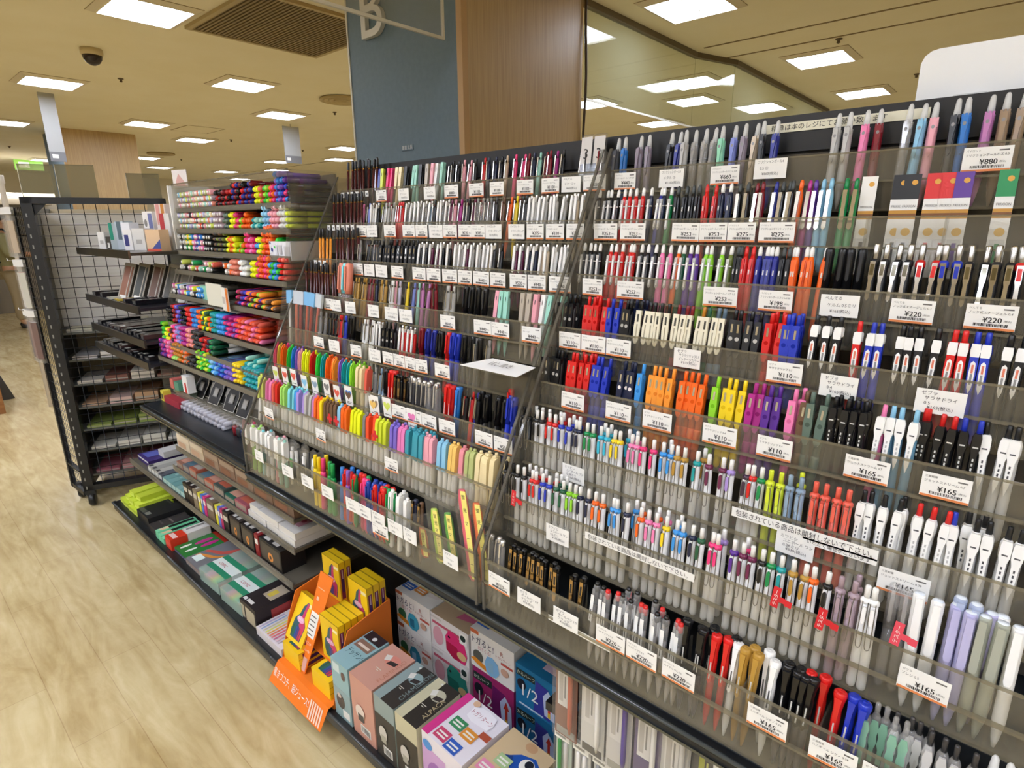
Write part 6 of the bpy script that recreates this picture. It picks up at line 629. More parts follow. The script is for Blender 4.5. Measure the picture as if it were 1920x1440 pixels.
st = MB().add([(.082, .006, .02), (.127, .006, .02), (.185, .105, .34), (.112, .105, .34), (.082, .009, .02), (.127, .009, .02), (.185, .108, .34), (.112, .108, .34)], [(0, 1, 2, 3), (7, 6, 5, 4), (0, 3, 7, 4), (1, 5, 6, 2), (3, 2, 6, 7), (0, 4, 5, 1)], mat('f07a1c', .55)); v2 = Vector((.036, .099, .32)).normalized(); n2 = Vector((0, -.32, .099)).normalized()*.001; o2 = Vector((.083, .006, .02))+n2
st.quad(o2+v2*.12+X1*.002, X1*.043, v2*.085, PAPER); st.quad(o2+v2*.006+X1*.004, X1*.037, v2*.045, mat('d9a8a0', .5)); st.text('書きゴコチ', o2+v2*.095+X1*.003+n2, X1, v2, .011, PAPER, .039); st.text('超ジュース!', o2+v2*.070+X1*.003+n2, X1, v2, .011, PAPER, .039)
for k in range(5): st.quad(o2+n2+v2*(.128+.015*k)+X1*.006, X1*.030, v2*.004, INKG)
st.quad(o2+v2*.245+X1*.010, X1*.012, v2*.012, mat('e8c0a0', .6)); st.quad(o2+v2*.285+X1*.004, X1*.036, v2*.003, mat('f0b890', .6))
part('standee', st, t)
yb = MB(); Ym = mat('f0c61a', .45); yb.box(0, .085, 0, .022, 0, .135, Ym); yb.ngon((0, -.0004, 0), X1, Z1, [(.018, .01), (.066, .01), (.070, .055), (.055, .075), (.055, .100), (.062, .115), (.050, .120), (.036, .104), (.030, .080), (.015, .062), (.013, .03)], mat('2f5a64', .4)); yb.ngon((0, -.0006, 0), X1, Z1, [(.040, .05), (.066, .03), (.068, .055), (.055, .075), (.055, .100), (.060, .113), (.050, .118), (.044, .09)], mat('c83a6a', .4))
for k, c in enumerate(('2a5a3a', '23655a', '2b4f9a', '5a3a8a', 'b02a5a', 'cc3a4a')): yb.quad((.018+.008*k, -.0008, .012), X1*.006, Z1*.032, mat(c, .4))
yb.oval((0, -.0010, 0), X1, Z1, .042, .066, .018, .009, mat('e4a8cc', .4)); yb.text('Juice', (.028, -.0014, .062), X1, Z1, .013, PAPER, .03); yb.quad((.058, -.0006, .108), X1*.022, Z1*.010, mat('f2e6b0', .5))
yb.box(-.0004, .0854, -.0006, .0008, .1335, .1356, mat('b08a10', .5)).box(-.0004, .0854, .0212, .0226, .1335, .1356, mat('a8840e', .5)).box(.0838, .0856, -.0004, .0008, 0, .1352, mat('b08a10', .5)); yb.quad((.0854, .004, .012), Y1_*.014, Z1*.10, mat('7a2a4a', .4)); yb.quad((.0857, .007, .035), Y1_*.008, Z1*.05, mat('3a2a6a', .4)); yb.quad((.0859, .009, .08), Y1_*.004, Z1*.03, mat('c8b0c0', .4)); yb.xf = None; yb.v = [(x*1.188, y*.977, z*1.11) for x, y, z in yb.v]; yb = yb.build('boxed_pens')
G = 'yellow boxed pens in the orange display'
def ybox(x, y, z, l, rot=(0, 0, 0)): single('boxed_pen_set', yb, l, 'box', (x, y, z), rot, G)
for k in range(4): ybox(-1.472, .754+.0232*k, .1925, 'yellow pen box, %s of the front standing row beside the blue drawing box' % ordinal(k+1))
for k in range(3): ybox(-1.455, .852+.0236*k, .2805, 'yellow pen box, %s of the raised rear row near the black gap' % ordinal(k+1))
for k in range(2): ybox(-1.640, .872+.0236*k, .2805, 'yellow pen box, %s of the raised row behind the standee' % ordinal(k+1))
ybox(-1.642, .716, .1960, 'large yellow pen box leaning back at the outer end of the display', (-.50, 0, 0))
for k in range(3):
    for x, nm in ((-1.640, 'outer'), (-1.462, 'inner')): single('boxed_pen_set', yb, 'yellow pen box lying flat, %s from the bottom, %s front pile' % (ordinal(k+1), nm), 'box', (x, .703, .1193+.0213*(k+1)), (-PI/2, 0, 0), G)
# ---------------------------------------------------------------- sharpener boxes
def badge(x, y, c): return [('t', 'r', x, y, x+.28, y+.20, c), ('t', 'r', x+.04, y+.05, x+.24, y+.08, 'e9e4dc'), ('t', 'r', x+.04, y+.11, x+.24, y+.14, 'e9e4dc')]
DZ = .101
carton('drawing_sharpener_box', 'pale blue lettered box, upper of two beside the yellow boxes', 'box', -1.330, -1.245, .70, .845, .205, .300, '8fb3b6', [('t', 'x', 'デッサン!', .012, .040, .026, '2f4a50', 0, .07), ('t', 'r', .1, .5, .9, .72, '8a6a5a'), ('t', 'r', .05, .76, .95, 1, '2a2226'), ('t', 'o', .5, .86, .1, .05, 'd8d8d6'), ('t', 'r', .2, .56, .8, .62, 'd8c8b8'), ('f', 'r', .1, .6, .5, .9, 'c9d8d6'), ('f', 'o', .7, .6, .12, .16, '6a5248')])
carton('drawing_sharpener_box', 'pale blue box under the lettered blue box', 'box', -1.330, -1.245, .70, .845, DZ, .204, '8fa9aa', [('f', 'o', .4, .6, .25, .25, '4a443e'), ('f', 'r', .5, .12, .9, .38, 'e4e2dc'), ('f', 'o', .35, .78, .12, .08, 'c8b8a8')])
def animal(n, x0, x1, c, dark, txt, l, band):
    d = []
    if band: d += [('t', 'r', 0, .0, .36, 1, c), ('t', 'r', .36, 0, 1, 1, dark), ('t', 'o', .32, .93, .04, .025, 'd8d6cc')]
    else: d += [('t', 'r', 0, 0, 1, 1, c)]
    sc = {'FLAMINGO': 'd88a7a', 'CHAMELEON': '8fa4a2', 'ALPACA': 'b9b49c'}[txt]
    d += [('t', 'o', .58, .70, .26, .13, sc), ('t', 'p', [(.25, .74), (.42, .80), (.50, .68), (.34, .62)], 'd6d2c8'), ('t', 'p', [(.50, .58), (.78, .62), (.80, .72), (.52, .68)], '3a3230'), ('t', 'r', .40, .40, .62, .415, 'c8c2b0'), ('t', 'r', .46, .36, .56, .375, 'c8c2b0'), ('t', 'x', txt, .93*(x1-x0), .030, .020, 'b8a880' if txt == 'ALPACA' else '7a8a88' if band else 'b87a62', 1, .115)]
    d += [('f', 'r', .35, .10, .80, .24, 'e6e4de')]+[('f', 'r', .38+.05*i, .12, .40+.05*i, .22, '3a3836') for i in range(8)]+[('f', 'o', .4, .45, .2, .12, 'c9c4ba' if band else 'e0d0c4'), ('f', 'p', [(.3, .3), (.55, .3), (.55, .42), (.3, .42)], '4a4440' if not band else 'a8a494')]
    if band: d = [('f', 'r', 0, 0, 1, .72, dark)]+d
    return carton(n, l, 'box', x0, x1, .70, .85, DZ, .300, c, d)
animal('pencil_sharpener_box', -1.235, -1.130, 'c89482', 'c89482', 'FLAMINGO', 'salmon pink lettered sharpener box on the base deck', False); animal('pencil_sharpener_box', -1.122, -1.036, '8d9c98', '38332e', 'CHAMELEON', 'grey-green and dark lettered sharpener box on the base deck', True); animal('pencil_sharpener_box', -1.030, -.944, 'c4bd9c', '332e28', 'ALPACA', 'cream and dark lettered sharpener box on the base deck', True)
carton('electric_sharpener_box', 'white and magenta box with four coloured badges, front row', 'box', -.935, -.785, .709, .865, DZ, .302, 'e4dce0', [('t', 'r', 0, .0, .16, 1, 'd03a84')]+badge(.20, .06, 'c8486a')+badge(.50, .02, '3a5fb4')+badge(.24, .36, '3f8a5a')+badge(.54, .32, 'dc9038')+[('t', 'p', [(.35, .66), (.5, .62), (.65, .64), (.82, .66), (.86, .78), (.8, .92), (.62, .95), (.45, .93), (.33, .85)], 'f2ecee'), ('t', 'x', 'トガリターン', .055, .115, .018, 'b05a6a', 0, .07), ('t', 'o', .32, .92, .07, .06, 'd8b090'), ('t', 'r', .80, .50, 1, .62, 'b0543a'), ('f', 'r', 0, 0, .6, .8, 'c9a0cc'), ('f', 'o', .35, .35, .25, .3, 'a06ab0'), ('f', 'o', .8, .6, .18, .2, 'e8d8dc'), ('f', 'o', .15, .84, .12, .07, '4a8fd0')], rz=-.04)
carton('electric_sharpener_box', 'tan box with big dark blue shape and yellow badges, front row', 'box', -.775, -.640, .709, .865, DZ, .298, 'cfb48c', [('t', 'p', [(.30, .55), (.5, .72), (.75, .80), (.96, .70), (.98, .52), (.80, .40), (.55, .42)], '1f4fa0'), ('t', 'o', .72, .62, .14, .12, 'e6e2d8'), ('t', 'o', .74, .66, .08, .07, '20242e'), ('t', 'p', [(.2, .5), (.4, .62), (.5, .52), (.35, .45)], '1c3a7a'), ('t', 'o', .55, .90, .12, .08, 'c49a72')]+badge(.06, .10, 'e08aa8')+badge(.40, .14, 'dfae3a')+badge(.22, .34, 'a8bf8a')+[('f', 'r', 0, .4, 1, 1, '2a55a0'), ('f', 'r', .1, .1, .9, .5, 'd8d0c0')], rz=-.04)
carton('electric_sharpener_box', 'teal edged box with orange badge, front row', 'box', -.630, -.52, .709, .865, DZ, .292, 'a8c0b4', badge(.2, .4, 'dd9a3c')+[('t', 'r', .55, .6, .95, .85, 'd6d0b0'), ('t', 'r', 0, 0, .12, 1, '2f6f9a'), ('t', 'o', .5, .15, .3, .12, '6ab0a8')], rz=-.03)
t_ = carton('sharpener_box', 'lime green lettered box standing against the teal edged box', 'box', -.55, -.42, .73, .83, .30, .306, 'a4bf2a', [('t', 'p', [(.1, .5), (.8, .7), (.85, .9), (.15, .75)], '26302a'), ('t', 'x', 'SAGA', .012, .02, .026, 'f0ece0', 0, .1)], rz=-.3)
def toga(x0, x1, z0, z1, body, l, dim=False, face2='3a6f4a'):
    d = badge(.06, .55, 'a83a5c')+badge(.36, .60, '2f7a5c')+badge(.02, .15, '2f5fb0')+badge(.32, .20, 'd88a3a')+[('t', 'p', [(.66, .25), (.9, .3), (.98, .6), (.8, .85), (.66, .7)], 'd9cfc8')]
    d += [('f', 'r', 0, .9, .2, 1, 'b8603a'), ('f', 'x', 'トガると!', .006, (z1-z0)*.66, .028, '1f1e44', 0, .085), ('f', 'x', '出てくる!', .030, (z1-z0)*.53, .014, 'c87a86', 0, .05), ('f', 'x', 'R', .118, (z1-z0)*.72, .020, 'a85a4a'), ('f', 'x', 'トガリターン', .100, (z1-z0)*.62, .010, 'b06a6a', 0, .055), ('f', 'o', .18, .34, .12, .16, face2), ('f', 'p', [(0, .2), (.15, .12), (.55, .02), (.5, .15), (.1, .28)], 'dc8a2a'), ('f', 'p', [(.38, .08), (.34, .3), (.40, .50), (.52, .54), (.64, .44), (.68, .22), (.60, .06), (.48, .02)], body), ('f', 'o', .80, .35, .09, .10, 'c9a088'), ('f', 'r', .72, .52, .98, .58, 'c0564a'), ('f', 'p', [(.42, .14), (.42, .36), (.54, .38), (.54, .12)], '2a6f8a' if body == '3fa0b8' else '8ab0c8')]
    return carton('electric_sharpener_box', l, 'box', x0, x1, .98, 1.13, z0, z1, 'e2ded6', d)
def toga2(x0, x1, z0, z1, c, c2, l):
    d = [('t', 'r', .0, 0, 1, 1, 'b0987a'), ('t', 'p', [(.5, .2), (.9, .3), (.9, .8), (.6, .75)], 'b85a78'), ('t', 'o', .4, .75, .2, .15, 'c4a890'), ('f', 'r', .0, .88, .3, .94, 'c8c4bc'), ('f', 'r', .05, .72, .8, .8, 'c0566a'), ('f', 'o', .2, .4, .14, .28, 'd8a0a8'), ('f', 'p', [(.42, .15), (.40, .55), (.50, .78), (.68, .76), (.90, .6), (.96, .3), (.9, .02), (.6, .0)], c), ('f', 'p', [(.42, .15), (.41, .42), (.70, .40), (.80, .02), (.6, .0)], c2), ('f', 'o', .50, .58, .03, .035, '241c20'), ('f', 'o', .82, .22, .12, .12, 'd8b880'), ('f', 'r', .78, .62, .97, .95, 'e9e6de'), ('f', 'o', .87, .80, .07, .09, '2a3a34')]
    return carton('electric_sharpener_box', l, 'box', x0, x1, .98, 1.13, z0, z1, 'dcd6d2', d)
toga(-1.385, -1.215, .2325, .352, '3fa0b8', 'white lettered box with teal sharpener picture, upper rear stack'); toga(-1.385, -1.215, DZ, .2315, '2f7f98', 'white lettered box with teal sharpener picture, lower rear stack'); toga2(-1.212, -1.045, .2325, .350, 'd8316c', 'b01f44', 'rear stack box with crimson sharpener picture'); toga2(-1.212, -1.045, DZ, .2315, '2f8a7a', '1f6a5c', 'rear stack box with green sharpener picture'); toga(-1.035, -.868, .258, .385, '7fb0d4', 'white lettered box with light blue sharpener picture, rear row', face2='5a5a52')
def half(x0, x1, z0, z1, c, dk, l):
    H = z1-z0
    return carton('electric_sharpener_box', l, 'box', x0, x1, .98, 1.12, z0, z1, c, [('t', 'p', [(.0, .3), (.4, .5), (.5, .95), (.1, .9)], '3f8fcc'), ('t', 'r', .5, .2, .95, .7, 'c9b4c4'), ('f', 'p', [(.45, .1), (.5, .85), (.8, .8), (.85, .05)], dk), ('f', 'r', .02, .74, .48, .90, '23302c'), ('f', 'x', 'かるハーフ', .006, H*.77, .014, 'd8e0c8', 0, .06), ('f', 'o', .15, .55, .11, .13, '22222c'), ('f', 'x', '1/2', .024, H*.30, .052, 'f0eeea', 0, .06), ('f', 'p', [(.72, .15), (.68, .6), (.80, .78), (.95, .6), (.96, .12)], 'b9c4e0'), ('f', 'p', [(.80, .15), (.80, .5), (.76, .5), (.83, .68), (.90, .5), (.86, .5), (.86, .15)], 'c83a2a'), ('f', 'r', .80, .15, .86, .28, 'd8b83a'), ('f', 'r', .1, .06, .7, .1, 'c0d0e0'), ('s', 'r', .1, .1, .9, .9, '23303a')])
half(-1.030, -.870, DZ, .257, '98285e', '6a1a5a', 'magenta box lettered one half under the white lettered box'); half(-.862, -.722, .232, .362, '1f6f9c', '3a3a92', 'blue box lettered one half, upper of rear pair'); half(-.862, -.722, DZ, .231, '1a5f88', '33337e', 'blue box lettered one half, lower of rear pair')
# ---------------------------------------------------------------- packs hanging below the near rack
rows_ = [(-.545, 0), (-.485, 0), (-.430, 0), (-.375, 0), (-.325, 0), (-.270, 0), (-.215, 0), (-.160, 0), (-.105, 0), (-.05, 0), (.01, 0), (.07, 0)]
HC = ['8a5a48', 'dedbd2', 'd8d4cc', '5a4a7a', 'cfccc4', '2c2a28', 'dcd9d4', '302c2a', '5a3a30', '2c2a2e', '3a3660', '35302e']
for k, (x, _) in enumerate(rows_):
    t = thing('hanging_pen_pack', '%s pen pack hanging below the near rack, counted from the blue boxes' % ordinal(k+1), 'pen pack', (x, .735, .735), group='pen packs hanging under the rail'); part('card', MB().box(0, .05, .0, .0015, -.19, -.012, mat(HC[k], .5)).box(.006, .03, -.0006, 0, -.12, -.03, mat('e8e4dc' if k < 5 else '3a3830', .5)).box(.009, .018, -.0009, -.0006, -.11, -.045, mat('b8b2a8' if k < 5 else 'a8aa3a', .5)).box(.021, .024, -.0009, -.0006, -.10, -.05, mat('8a8680' if k < 5 else 'c8c86a', .5)).box(.004, .046, -.0008, 0, -.186, -.170, mat('6a665e' if k % 2 else 'a8a498', .5)), t); part('film', MB().box(0, .05, -.010, -.0008, -.185, -.02, FILM), t)
    part('pen', MB().lathe([(.002, -.17), (.005, -.15), (.005, -.03), (.003, -.025)], mat(['b86a54', 'e0dcd4', '5a4a8a', 'd4d0c8', 'c0bcb4', 'e6e2da', 'ded8d0', '7a3a2a', 'd8d4cc', '3a3a7a', '8a8680', '2a2a2a'][k], .35), 8, .038, -.006), t); part('hang_tab', MB().box(.012, .038, -.0004, .001, -.014, .006, mat('d8d4cc', .5)), t)
    h = single('peg_hook', MB().tube([(.025, .40, 0), (.025, -.02, 0), (.025, -.025, .008)], .0022, STEEL), 'steel peg hook carrying the %s upper hanging pack' % ordinal(k+1), 'hook', (x, .735, .738), (0, 0, 0), 'peg hooks under the rail')
for k in range(14):
    x = -.56+.045*k; c = ['c9d6c8', 'd2d0ca', 'c8c6c2', 'bcbab8', 'd4cfc8', 'd8b0a0', 'd6d4ce', 'cfe0d4', 'd8d4d0', '8a9a40', 'd6d0cc', '6a6660', '9aa0aa', 'cac6c0'][k]
    t = thing('hanging_refill_pack', '%s refill sleeve in the lower hanging row, counted from the blue boxes' % ordinal(k+1), 'pen pack', (x, .755, .535), group='refill sleeves in the lower hanging row'); part('sleeve', MB().box(0, .042, -.004, .004, -.22, 0, FILM).box(.002, .040, .003, .0036, -.2, -.004, mat(c, .5)).box(.003, .039, -.0046, -.004, -.022, -.004, mat('e6e4dc', .5)).box(.006, .03, -.005, -.0046, -.016, -.011, mat('8c8880', .5)), t)
    part('refill', MB().lathe([(.004, -.2), (.0045, -.03), (.002, -.025)], mat(['3f8a4a', 'e6e2dc', '8a8a8c', 'dcd8d2', 'e6e2dc', 'e0604a', 'e6e2dc', '6aa89a', 'dedad4', 'b4ba3a', 'e0dcd6', '4a4846', '8a90a0', 'd8d4ce'][k], .35), 8, .014, -.002), t); part('refill', MB().lathe([(.004, -.2), (.0045, -.03), (.002, -.025)], mat('e2deda' if k % 2 else 'c0bcb6', .35), 8, .029, -.002), t)
t = thing('peg_bar', 'dark bar behind the lower hanging refill sleeves', 'bar', (-.60, .775, .54)); part('bar', MB().box(0, .92, 0, .012, -.01, .01, BLK), t); part('arm', MB().box(0, .012, .012, .382, -.01, .01, BLK), t); part('arm', MB().box(.908, .92, .012, .382, -.01, .01, BLK), t)
# ---------------------------------------------------------------- black grid frame on casters
FA_ = math.atan2(.91231949, .40947912); P0 = Vector((-3.74, .633, 0)); U = Vector((.40947912, .91231949, 0)); NN = Vector((-.91231949, .40947912, 0))
t = thing('grid_frame_rack', 'tall black steel grid frame on casters at the end of the gondola', 'rack', P0, (0, 0, FA_)); FB = mat('17181a', .45); W = .612; HT = 1.644
for x in (0, W-.03):
    p = part('post', MB().box(x, x+.045 if x == 0 else x+.03, -.02, .03, .07, HT, FB), t)
    if x == 0: part('slot_strip', MB().add(sum([[(.012, -.0206, z), (.018, -.0206, z), (.018, -.0206, z+.018), (.012, -.0206, z+.018)] for z in [.1+.05*k for k in range(30)]], []), [(4*k, 4*k+1, 4*k+2, 4*k+3) for k in range(30)], mat('8a8a86', .4)), p)
part('top_rail', MB().box(0, W, -.02, .03, HT-.03, HT, FB), t); part('corner_plate', MB().plate([(.045, HT-.03), (.10, HT-.03), (.045, HT-.085)], -.004, .0, FB), t); part('bottom_rail', MB().box(0, W, -.02, .03, .09, .12, FB), t)
g = MB()
for k in range(11): g.tube([(.088+.0533*k, 0, .12), (.088+.0533*k, 0, HT-.03)], .0018, FB, 5)
for k in range(28): g.tube([(.03, .003, .16+.052*k), (W-.02, .003, .16+.052*k)], .0018, FB, 5)
part('grid', g, t)
L2 = Matrix.Rotation(-FA_, 4, 'Z'); d2 = (L2 @ Vector((-1, -.05, 0))); a2 = math.atan2(d2.y, d2.x)
p = part('end_panel', MB().box(.19, .215, -.012, .012, .06, 1.60, FB).box(0, .2, -.010, .010, .06, .085, FB).box(0, .2, -.010, .010, .20, .21, FB), t, (0, 0, 0), (0, 0, a2)); g = MB()
for k in range(6): g.tube([(.03+.03*k, 0, .09), (.03+.03*k, 0, 1.6)], .0015, FB, 4)
for k in range(29): g.tube([(.01, .003, .13+.051*k), (.2, .003, .13+.051*k)], .0015, FB, 4)
part('grid', g, p)
for (x, y) in ((.03, -.01), (W-.03, 0), (-.05, .14)):
    c = part('caster', MB().box(x-.02, x+.02, y-.015, y+.015, .062, .092, FB), t); w_ = MB(); w_.lathe([(.01, -.014), (.034, -.014), (.037, -.006), (.037, .006), (.034, .014), (.01, .014)], BLK, 16); part('wheel', w_, c, (x, y, .038), (0, PI/2, 0))
# packs hung on the end panel
pk = [(1.585, 6, .225, ['b9a48a', 'cfc8bc', 'a48c6c', 'd6d2ca', '8f7858', 'dcdad4'], 'upper'), (1.335, 4, .245, ['c8c4b4', 'e8907a', 'd8d4c8', 'e8a050'], 'middle'), (1.085, 5, .26, ['6a4a44', 'd0ccc8', '8a5a50', 'd8d4d0', '5a4440'], 'lower')]
for z, n_, h, cols_, nm in pk:
    for k in range(n_):
        o = P0+Vector((-.012-.023*k, -.055+.004*(k % 2), z)); t = thing('hanging_pack', '%s clear pack from the post, %s row on the grid frame end' % (ordinal(k+1), nm), 'hanging pack', o, (0, 0, .5), group='packs on the grid frame end, %s row' % nm)
        part('sleeve', MB().box(-.025, .025, -.006, .006, -h, 0, FILM), t); part('content', MB().box(-.018, .018, -.003, .003, -h+.02, -.05, mat(cols_[k], .5)), t); part('header', MB().box(-.025, .025, -.007, .007, -.02, .012, mat('d9d6cf', .4)), t)
    single('peg_hook', MB().tube([(0, 0, 0), (-.15, -.02, 0), (-.16, -.02, .01)], .0025, STEEL), 'steel peg hook of the %s row on the grid frame end' % nm, 'hook', P0+Vector((-.01, -.058, z+.006)), group='peg hooks on the grid frame end')
# clear panels standing on the frame, papers rack behind it
HZ = clear_mat('hazy_panel', (.72, .70, .62), .42, 'a39c80')
for a, b, h, s in ((.012, .155, .152, 'first clear hazy panel standing on the grid frame top rail'), (.160, .322, .154, 'second clear hazy panel standing on the grid frame top rail'), (.452, .60, .12, 'clear hazy panel on the grid frame corner beside tray cabinet')):
    o = P0+U*a+NN*-.0; single('clear_sign_sheet', MB().box(0, b-a, 0, .004, 0, h, HZ).box(0, b-a, -.0005, .0045, h-.003, h+.0005, ACRE).box(0, .002, -.0005, .0045, 0, h, mat('dcd8c8', .3)), s, 'panel', (o.x, o.y, HT+.001), (0, 0, FA_))
single('photo_card', MB().box(0, .09, 0, .003, 0, .125, mat('ece4e0', .5)).add([(.012, -.0005, .02), (.07, -.0005, .01), (.078, -.0005, .07), (.04, -.0005, .11), (.02, -.0005, .08)], [(0, 1, 2, 3, 4)], mat('d8a8a0', .5)).add([(.05, -.001, .0), (.088, -.001, .0), (.088, -.001, .06), (.05, -.001, .055)], [(0, 1, 2, 3)], mat('c9ab84', .5)), 'pale pink printed card standing on the cabinet corner', 'card', (-2.86, 1.02, 1.61), (0, 0, .3)); carton('card_support', 'white carton under the pale pink printed card', 'box', -2.87, -2.77, 1.01, 1.06, 1.405, 1.609, 'd9d6d0')
t = thing('paper_rack', 'rack of paper sheets behind the black grid frame', 'rack', P0+NN*.10, (0, 0, FA_)); part('back_panel', MB().box(-.02, .70, .40, .412, .05, 1.60, mat('d2c4a6', .7)), t); sheet = noise_mat('white_board', 'ece8e2', 'f4f1ec', 6, .7, (1, 1, 20)); part('white_board', MB().box(-.01, .69, .20, .212, .965, 1.575, sheet), t)
for x in (-.02, .69): part('upright', MB().box(x, x+.012, .02, .412, .03, 1.60, mat('6a665c', .5)), t)
SZ = [.95, .80, .66, .53, .40, .27, .13]
for z in SZ: part('shelf', MB().box(-.01, .69, .03, .40, z-.01, z, mat('6a6c66', .45)), t)
PC = [('d9d6c4', '9aa08a'), ('f0eeec', 'e8e4e2'), ('ece4d8', '8a5a4e'), ('ecccc0', 'd0a884'), ('98a856', '869444'), ('f2eee4', 'e8e4d8'), ('a8606a', 'c08a88')]
for i, z in enumerate(SZ):
    for k in range(5):
        o = P0+NN*.145+U*(.035+.128*k); h = .016+.016*((i*3+k) % 3); 
        single('paper_pad', MB().box(0, .115, 0, .14 if i == 0 else .25, 0, h, mat(PC[i][(k+i) % 2], .3 if i == 1 else .6)).box(.0, .115, -.0006, 0, h*.3, h*.5, mat('b8b0a4', .6)), 'flat paper pad, %s along shelf %s of the paper rack' % (ordinal(k+1), ORD[i+1]), 'paper pad', (o.x, o.y, z+.0005), (0, 0, FA_), 'paper pads behind the grid')
# ---------------------------------------------------------------- far shop and the shopper
t = thing('white_display_wall', 'white display fixture far away behind the hanging packs', 'shelf', (-14.2, 2.3, 0)); part('cabinet', MB().box(-.3, 0, -1.5, .9, 0, 2.05, mat('d8d4cc', .6)), t); part('light_strip', MB().box(.0, .03, -1.5, .9, 2.06, 2.12, mat('fff4e4', .5, emit=6)), t); part('counter', MB().box(0, .35, -1.5, .5, .0, 1.35, mat('8f877a', .6)), t)
for k in range(5): part('shelf', MB().box(.0, .3, -1.5, .5, 1.38+.13*k, 1.395+.13*k, mat('b0a898', .5)), t)
single('exit_sign', MB().box(-.03, .03, -.22, .22, -.09, .09, mat('7fae4a', .5, emit=.5)).box(.03, .034, -.16, .0, -.05, .05, mat('dfe8d0', .5, emit=.5)), 'small green sign hanging far away above the white fixture', 'sign', (-14.8, 2.75, 2.66))
single('white_pole', MB().lathe([(.02, 0), (.02, 1.83), (.028, 1.84), (.028, 1.9), (0, 1.905)], mat('dcd6d0', .4), 12), 'thin white pole behind the hanging packs', 'pole', (-6.2, .95, 0))
t = thing('shop_gondola', 'dark far shelf of goods behind the shopper', 'shelf', (-13.2, .9, 0)); part('body', MB().box(-.3, .3, -.9, .45, 0, 1.35, mat('5a5046', .6)), t)
for k in range(4): part('shelf', MB().box(-.32, .34, -.92, .47, .25+.3*k, .27+.3*k, mat('8a8072', .5)), t)
t = thing('display_plinth', 'dark grey board leaning on a wood plinth at the aisle edge', 'plinth', (-6.75, .45, 0)); part('plinth', MB().box(0, .5, -.4, .20, 0, .30, noise_mat('brown_veneer', '8a5a30', '9c6a3a', 8, .5, (1, 1, 8))), t); part('board', MB().prof([(-.35, 0), (.34, 0), (.22, .42), (-.35, .5)], -.05, -.01, mat('4a4a4c', .6)), t)
def skin(name, verts, edges, m, parent=None, sub=2, root=0):
    bm = bmesh.new(); ly = bm.verts.layers.skin.verify(); vs = []
    for i, v in enumerate(verts):
        q = bm.verts.new(v[:3]); q[ly].radius = v[3] if isinstance(v[3], tuple) else (v[3], v[3]); q[ly].use_root = i == root; vs.append(q)
    for a, b in edges: bm.edges.new((vs[a], vs[b]))
    me = bpy.data.meshes.new(name); bm.to_mesh(me); bm.free()
    o = bpy.data.objects.new(name, me); col.objects.link(o)
    md = o.modifiers.new('skin', 'SKIN'); md.use_smooth_shade = True; sb = o.modifiers.new('smooth', 'SUBSURF'); sb.levels = sb.render_levels = sub
    me.materials.append(m)
    if parent: o.parent = parent
    return o
SKINM = mat('c89a78', .6)
# the shopper faces +Y
V = [(0, 0, .92, (.13, .10)), (0, 0, 1.05, (.12, .09)), (0, .01, 1.22, (.15, .10)), (0, 0, 1.38, (.13, .09)), (0, .02, 1.45, .055), (0, .035, 1.52, .055), (0, .05, 1.60, (.078, .095)), (0, .04, 1.68, (.06, .07)),
     (-.17, .0, 1.36, .055), (-.21, .03, 1.12, .045), (-.17, .25, 1.10, .036), (-.15, .30, 1.10, .03), (.17, .0, 1.36, .055), (.21, .03, 1.12, .045), (.17, .25, 1.12, .036), (.15, .30, 1.12, .03),
     (-.09, 0, .86, .085), (-.10, .01, .50, .06), (-.10, -.01, .10, .04), (-.10, .10, .04, .035), (.09, 0, .86, .085), (.10, .03, .50, .06), (.10, .02, .10, .04), (.10, .13, .04, .035)]
Ed = [(0, 1), (1, 2), (2, 3), (3, 4), (4, 5), (5, 6), (6, 7), (3, 8), (8, 9), (9, 10), (10, 11), (3, 12), (12, 13), (13, 14), (14, 15), (0, 16), (16, 17), (17, 18), (18, 19), (0, 20), (20, 21), (21, 22), (22, 23)]
for s, base in ((-1, 11), (1, 15)):
    bx_, by_, bz_ = V[base][:3]; V.append((bx_-s*.005, by_+.05, bz_, (.032, .016))); pi_ = len(V)-1; Ed.append((base, pi_))
    for j in range(4):
        fx = bx_+(-.024+.016*j); V.append((fx, by_+.085, bz_-.006, .008)); Ed.append((pi_, len(V)-1)); V.append((fx, by_+.085+(.025, .034, .03, .02)[j], bz_-.02, .007)); Ed.append((len(V)-2, len(V)-1))
    V.append((bx_-s*.035, by_+.035, bz_+.005, .009)); Ed.append((pi_, len(V)-1)); V.append((bx_-s*.045, by_+.065, bz_, .007)); Ed.append((len(V)-2, len(V)-1))
person = skin('person', V, Ed, SKINM); person.location = (-11.62, 1.66, 0); person.rotation_euler = (0, 0, -.25)
tagp(person, 'person in khaki jacket and beige trousers facing the far shelf', 'person')
JK = mat('9a9468', .8); TRS = mat('a89878', .85)
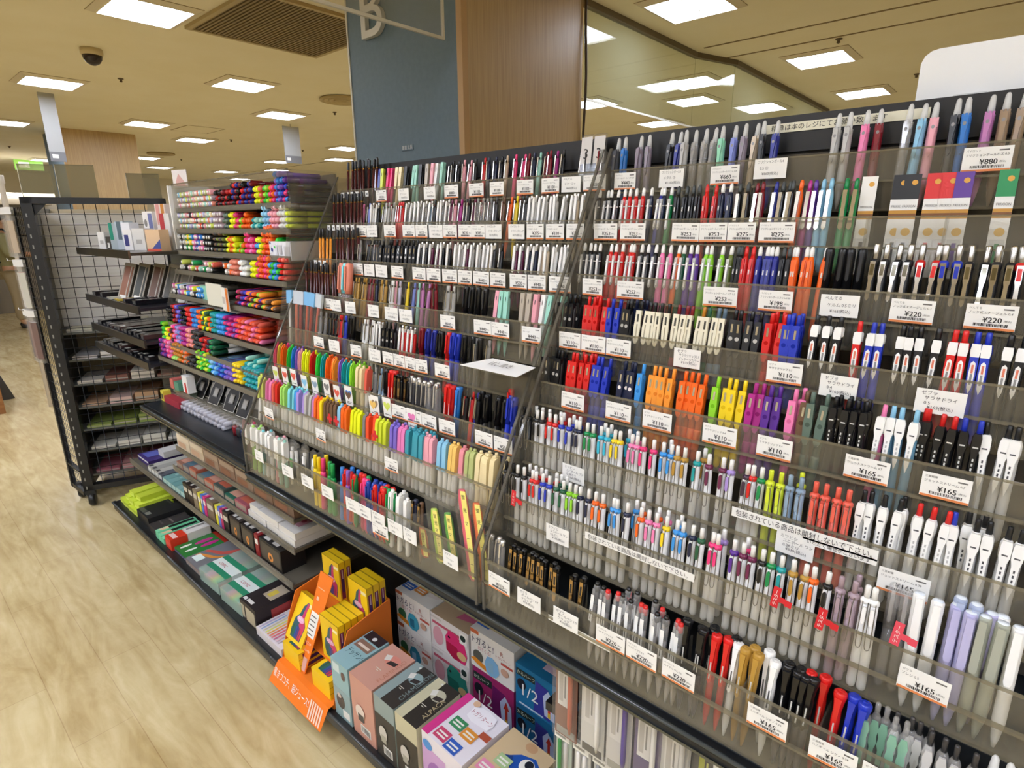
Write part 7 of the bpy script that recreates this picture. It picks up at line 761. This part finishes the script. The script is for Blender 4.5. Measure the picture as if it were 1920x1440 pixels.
skin('jacket', [(0, 0, .86, (.17, .125)), (0, 0, 1.05, (.165, .125)), (0, .01, 1.25, (.175, .125)), (0, 0, 1.38, (.145, .10)), (0, .015, 1.445, .07), (-.18, 0, 1.36, .075), (-.22, .03, 1.12, .066), (-.175, .22, 1.10, .055), (.18, 0, 1.36, .075), (.22, .03, 1.12, .066), (.175, .22, 1.12, .055)], [(0, 1), (1, 2), (2, 3), (3, 4), (3, 5), (5, 6), (6, 7), (3, 8), (8, 9), (9, 10)], JK, person)
skin('trousers', [(0, 0, .93, (.15, .12)), (-.09, 0, .84, .105), (-.10, .01, .50, .085), (-.10, -.005, .12, .075), (.09, 0, .84, .105), (.10, .03, .50, .085), (.10, .02, .12, .075)], [(0, 1), (1, 2), (2, 3), (0, 4), (4, 5), (5, 6)], TRS, person)
skin('hair', [(0, .0, 1.56, (.06, .05)), (0, .02, 1.64, (.088, .10)), (0, .03, 1.70, (.07, .075))], [(0, 1), (1, 2)], mat('1a1614', .6), person)
for s, y in ((-.10, 0), (.10, .03)): skin('shoe', [(s, y-.05, .045, (.045, .04)), (s, y+.06, .04, (.05, .035)), (s, y+.17, .03, (.04, .025))], [(0, 1), (1, 2)], mat('1c1a1a', .6), person)
fm = MB()
for s in (-.03, .03): fm.lathe([(.004, 1.602), (.011, 1.608), (.011, 1.614), (.004, 1.62)], mat('1c1614', .4), 8, s, .138)
fm.lathe([(.014, 1.572), (.018, 1.58), (.008, 1.605)], SKINM, 8, 0, .148).box(-.022, .022, .136, .146, 1.548, 1.555, mat('a0645a', .5)); part('face', fm, person)
for s in (-.082, .082): part('ear', MB().lathe([(.006, 1.565), (.018, 1.58), (.02, 1.6), (.008, 1.615)], SKINM, 8, s, .04, .5, 1), person)
bp = skin('backpack', [(0, -.20, .98, (.13, .07)), (0, -.21, 1.12, (.15, .085)), (0, -.20, 1.32, (.12, .07))], [(0, 1), (1, 2)], mat('151416', .6)); bp.location = person.location; bp.rotation_euler = person.rotation_euler; tagp(bp, 'black backpack on the back of the person in khaki', 'backpack')
for s in (-.1, .1): part('strap', MB().tube([(s, -.15, 1.34), (s*1.05, -.10, 1.46), (s*1.05, .02, 1.485), (s*1.05, .125, 1.38), (s*1.1, .14, 1.2), (s*1.15, .02, 1.02), (s, -.15, 1.0)], .014, mat('151416', .6)), bp)
bpy.data.objects.remove(_to)
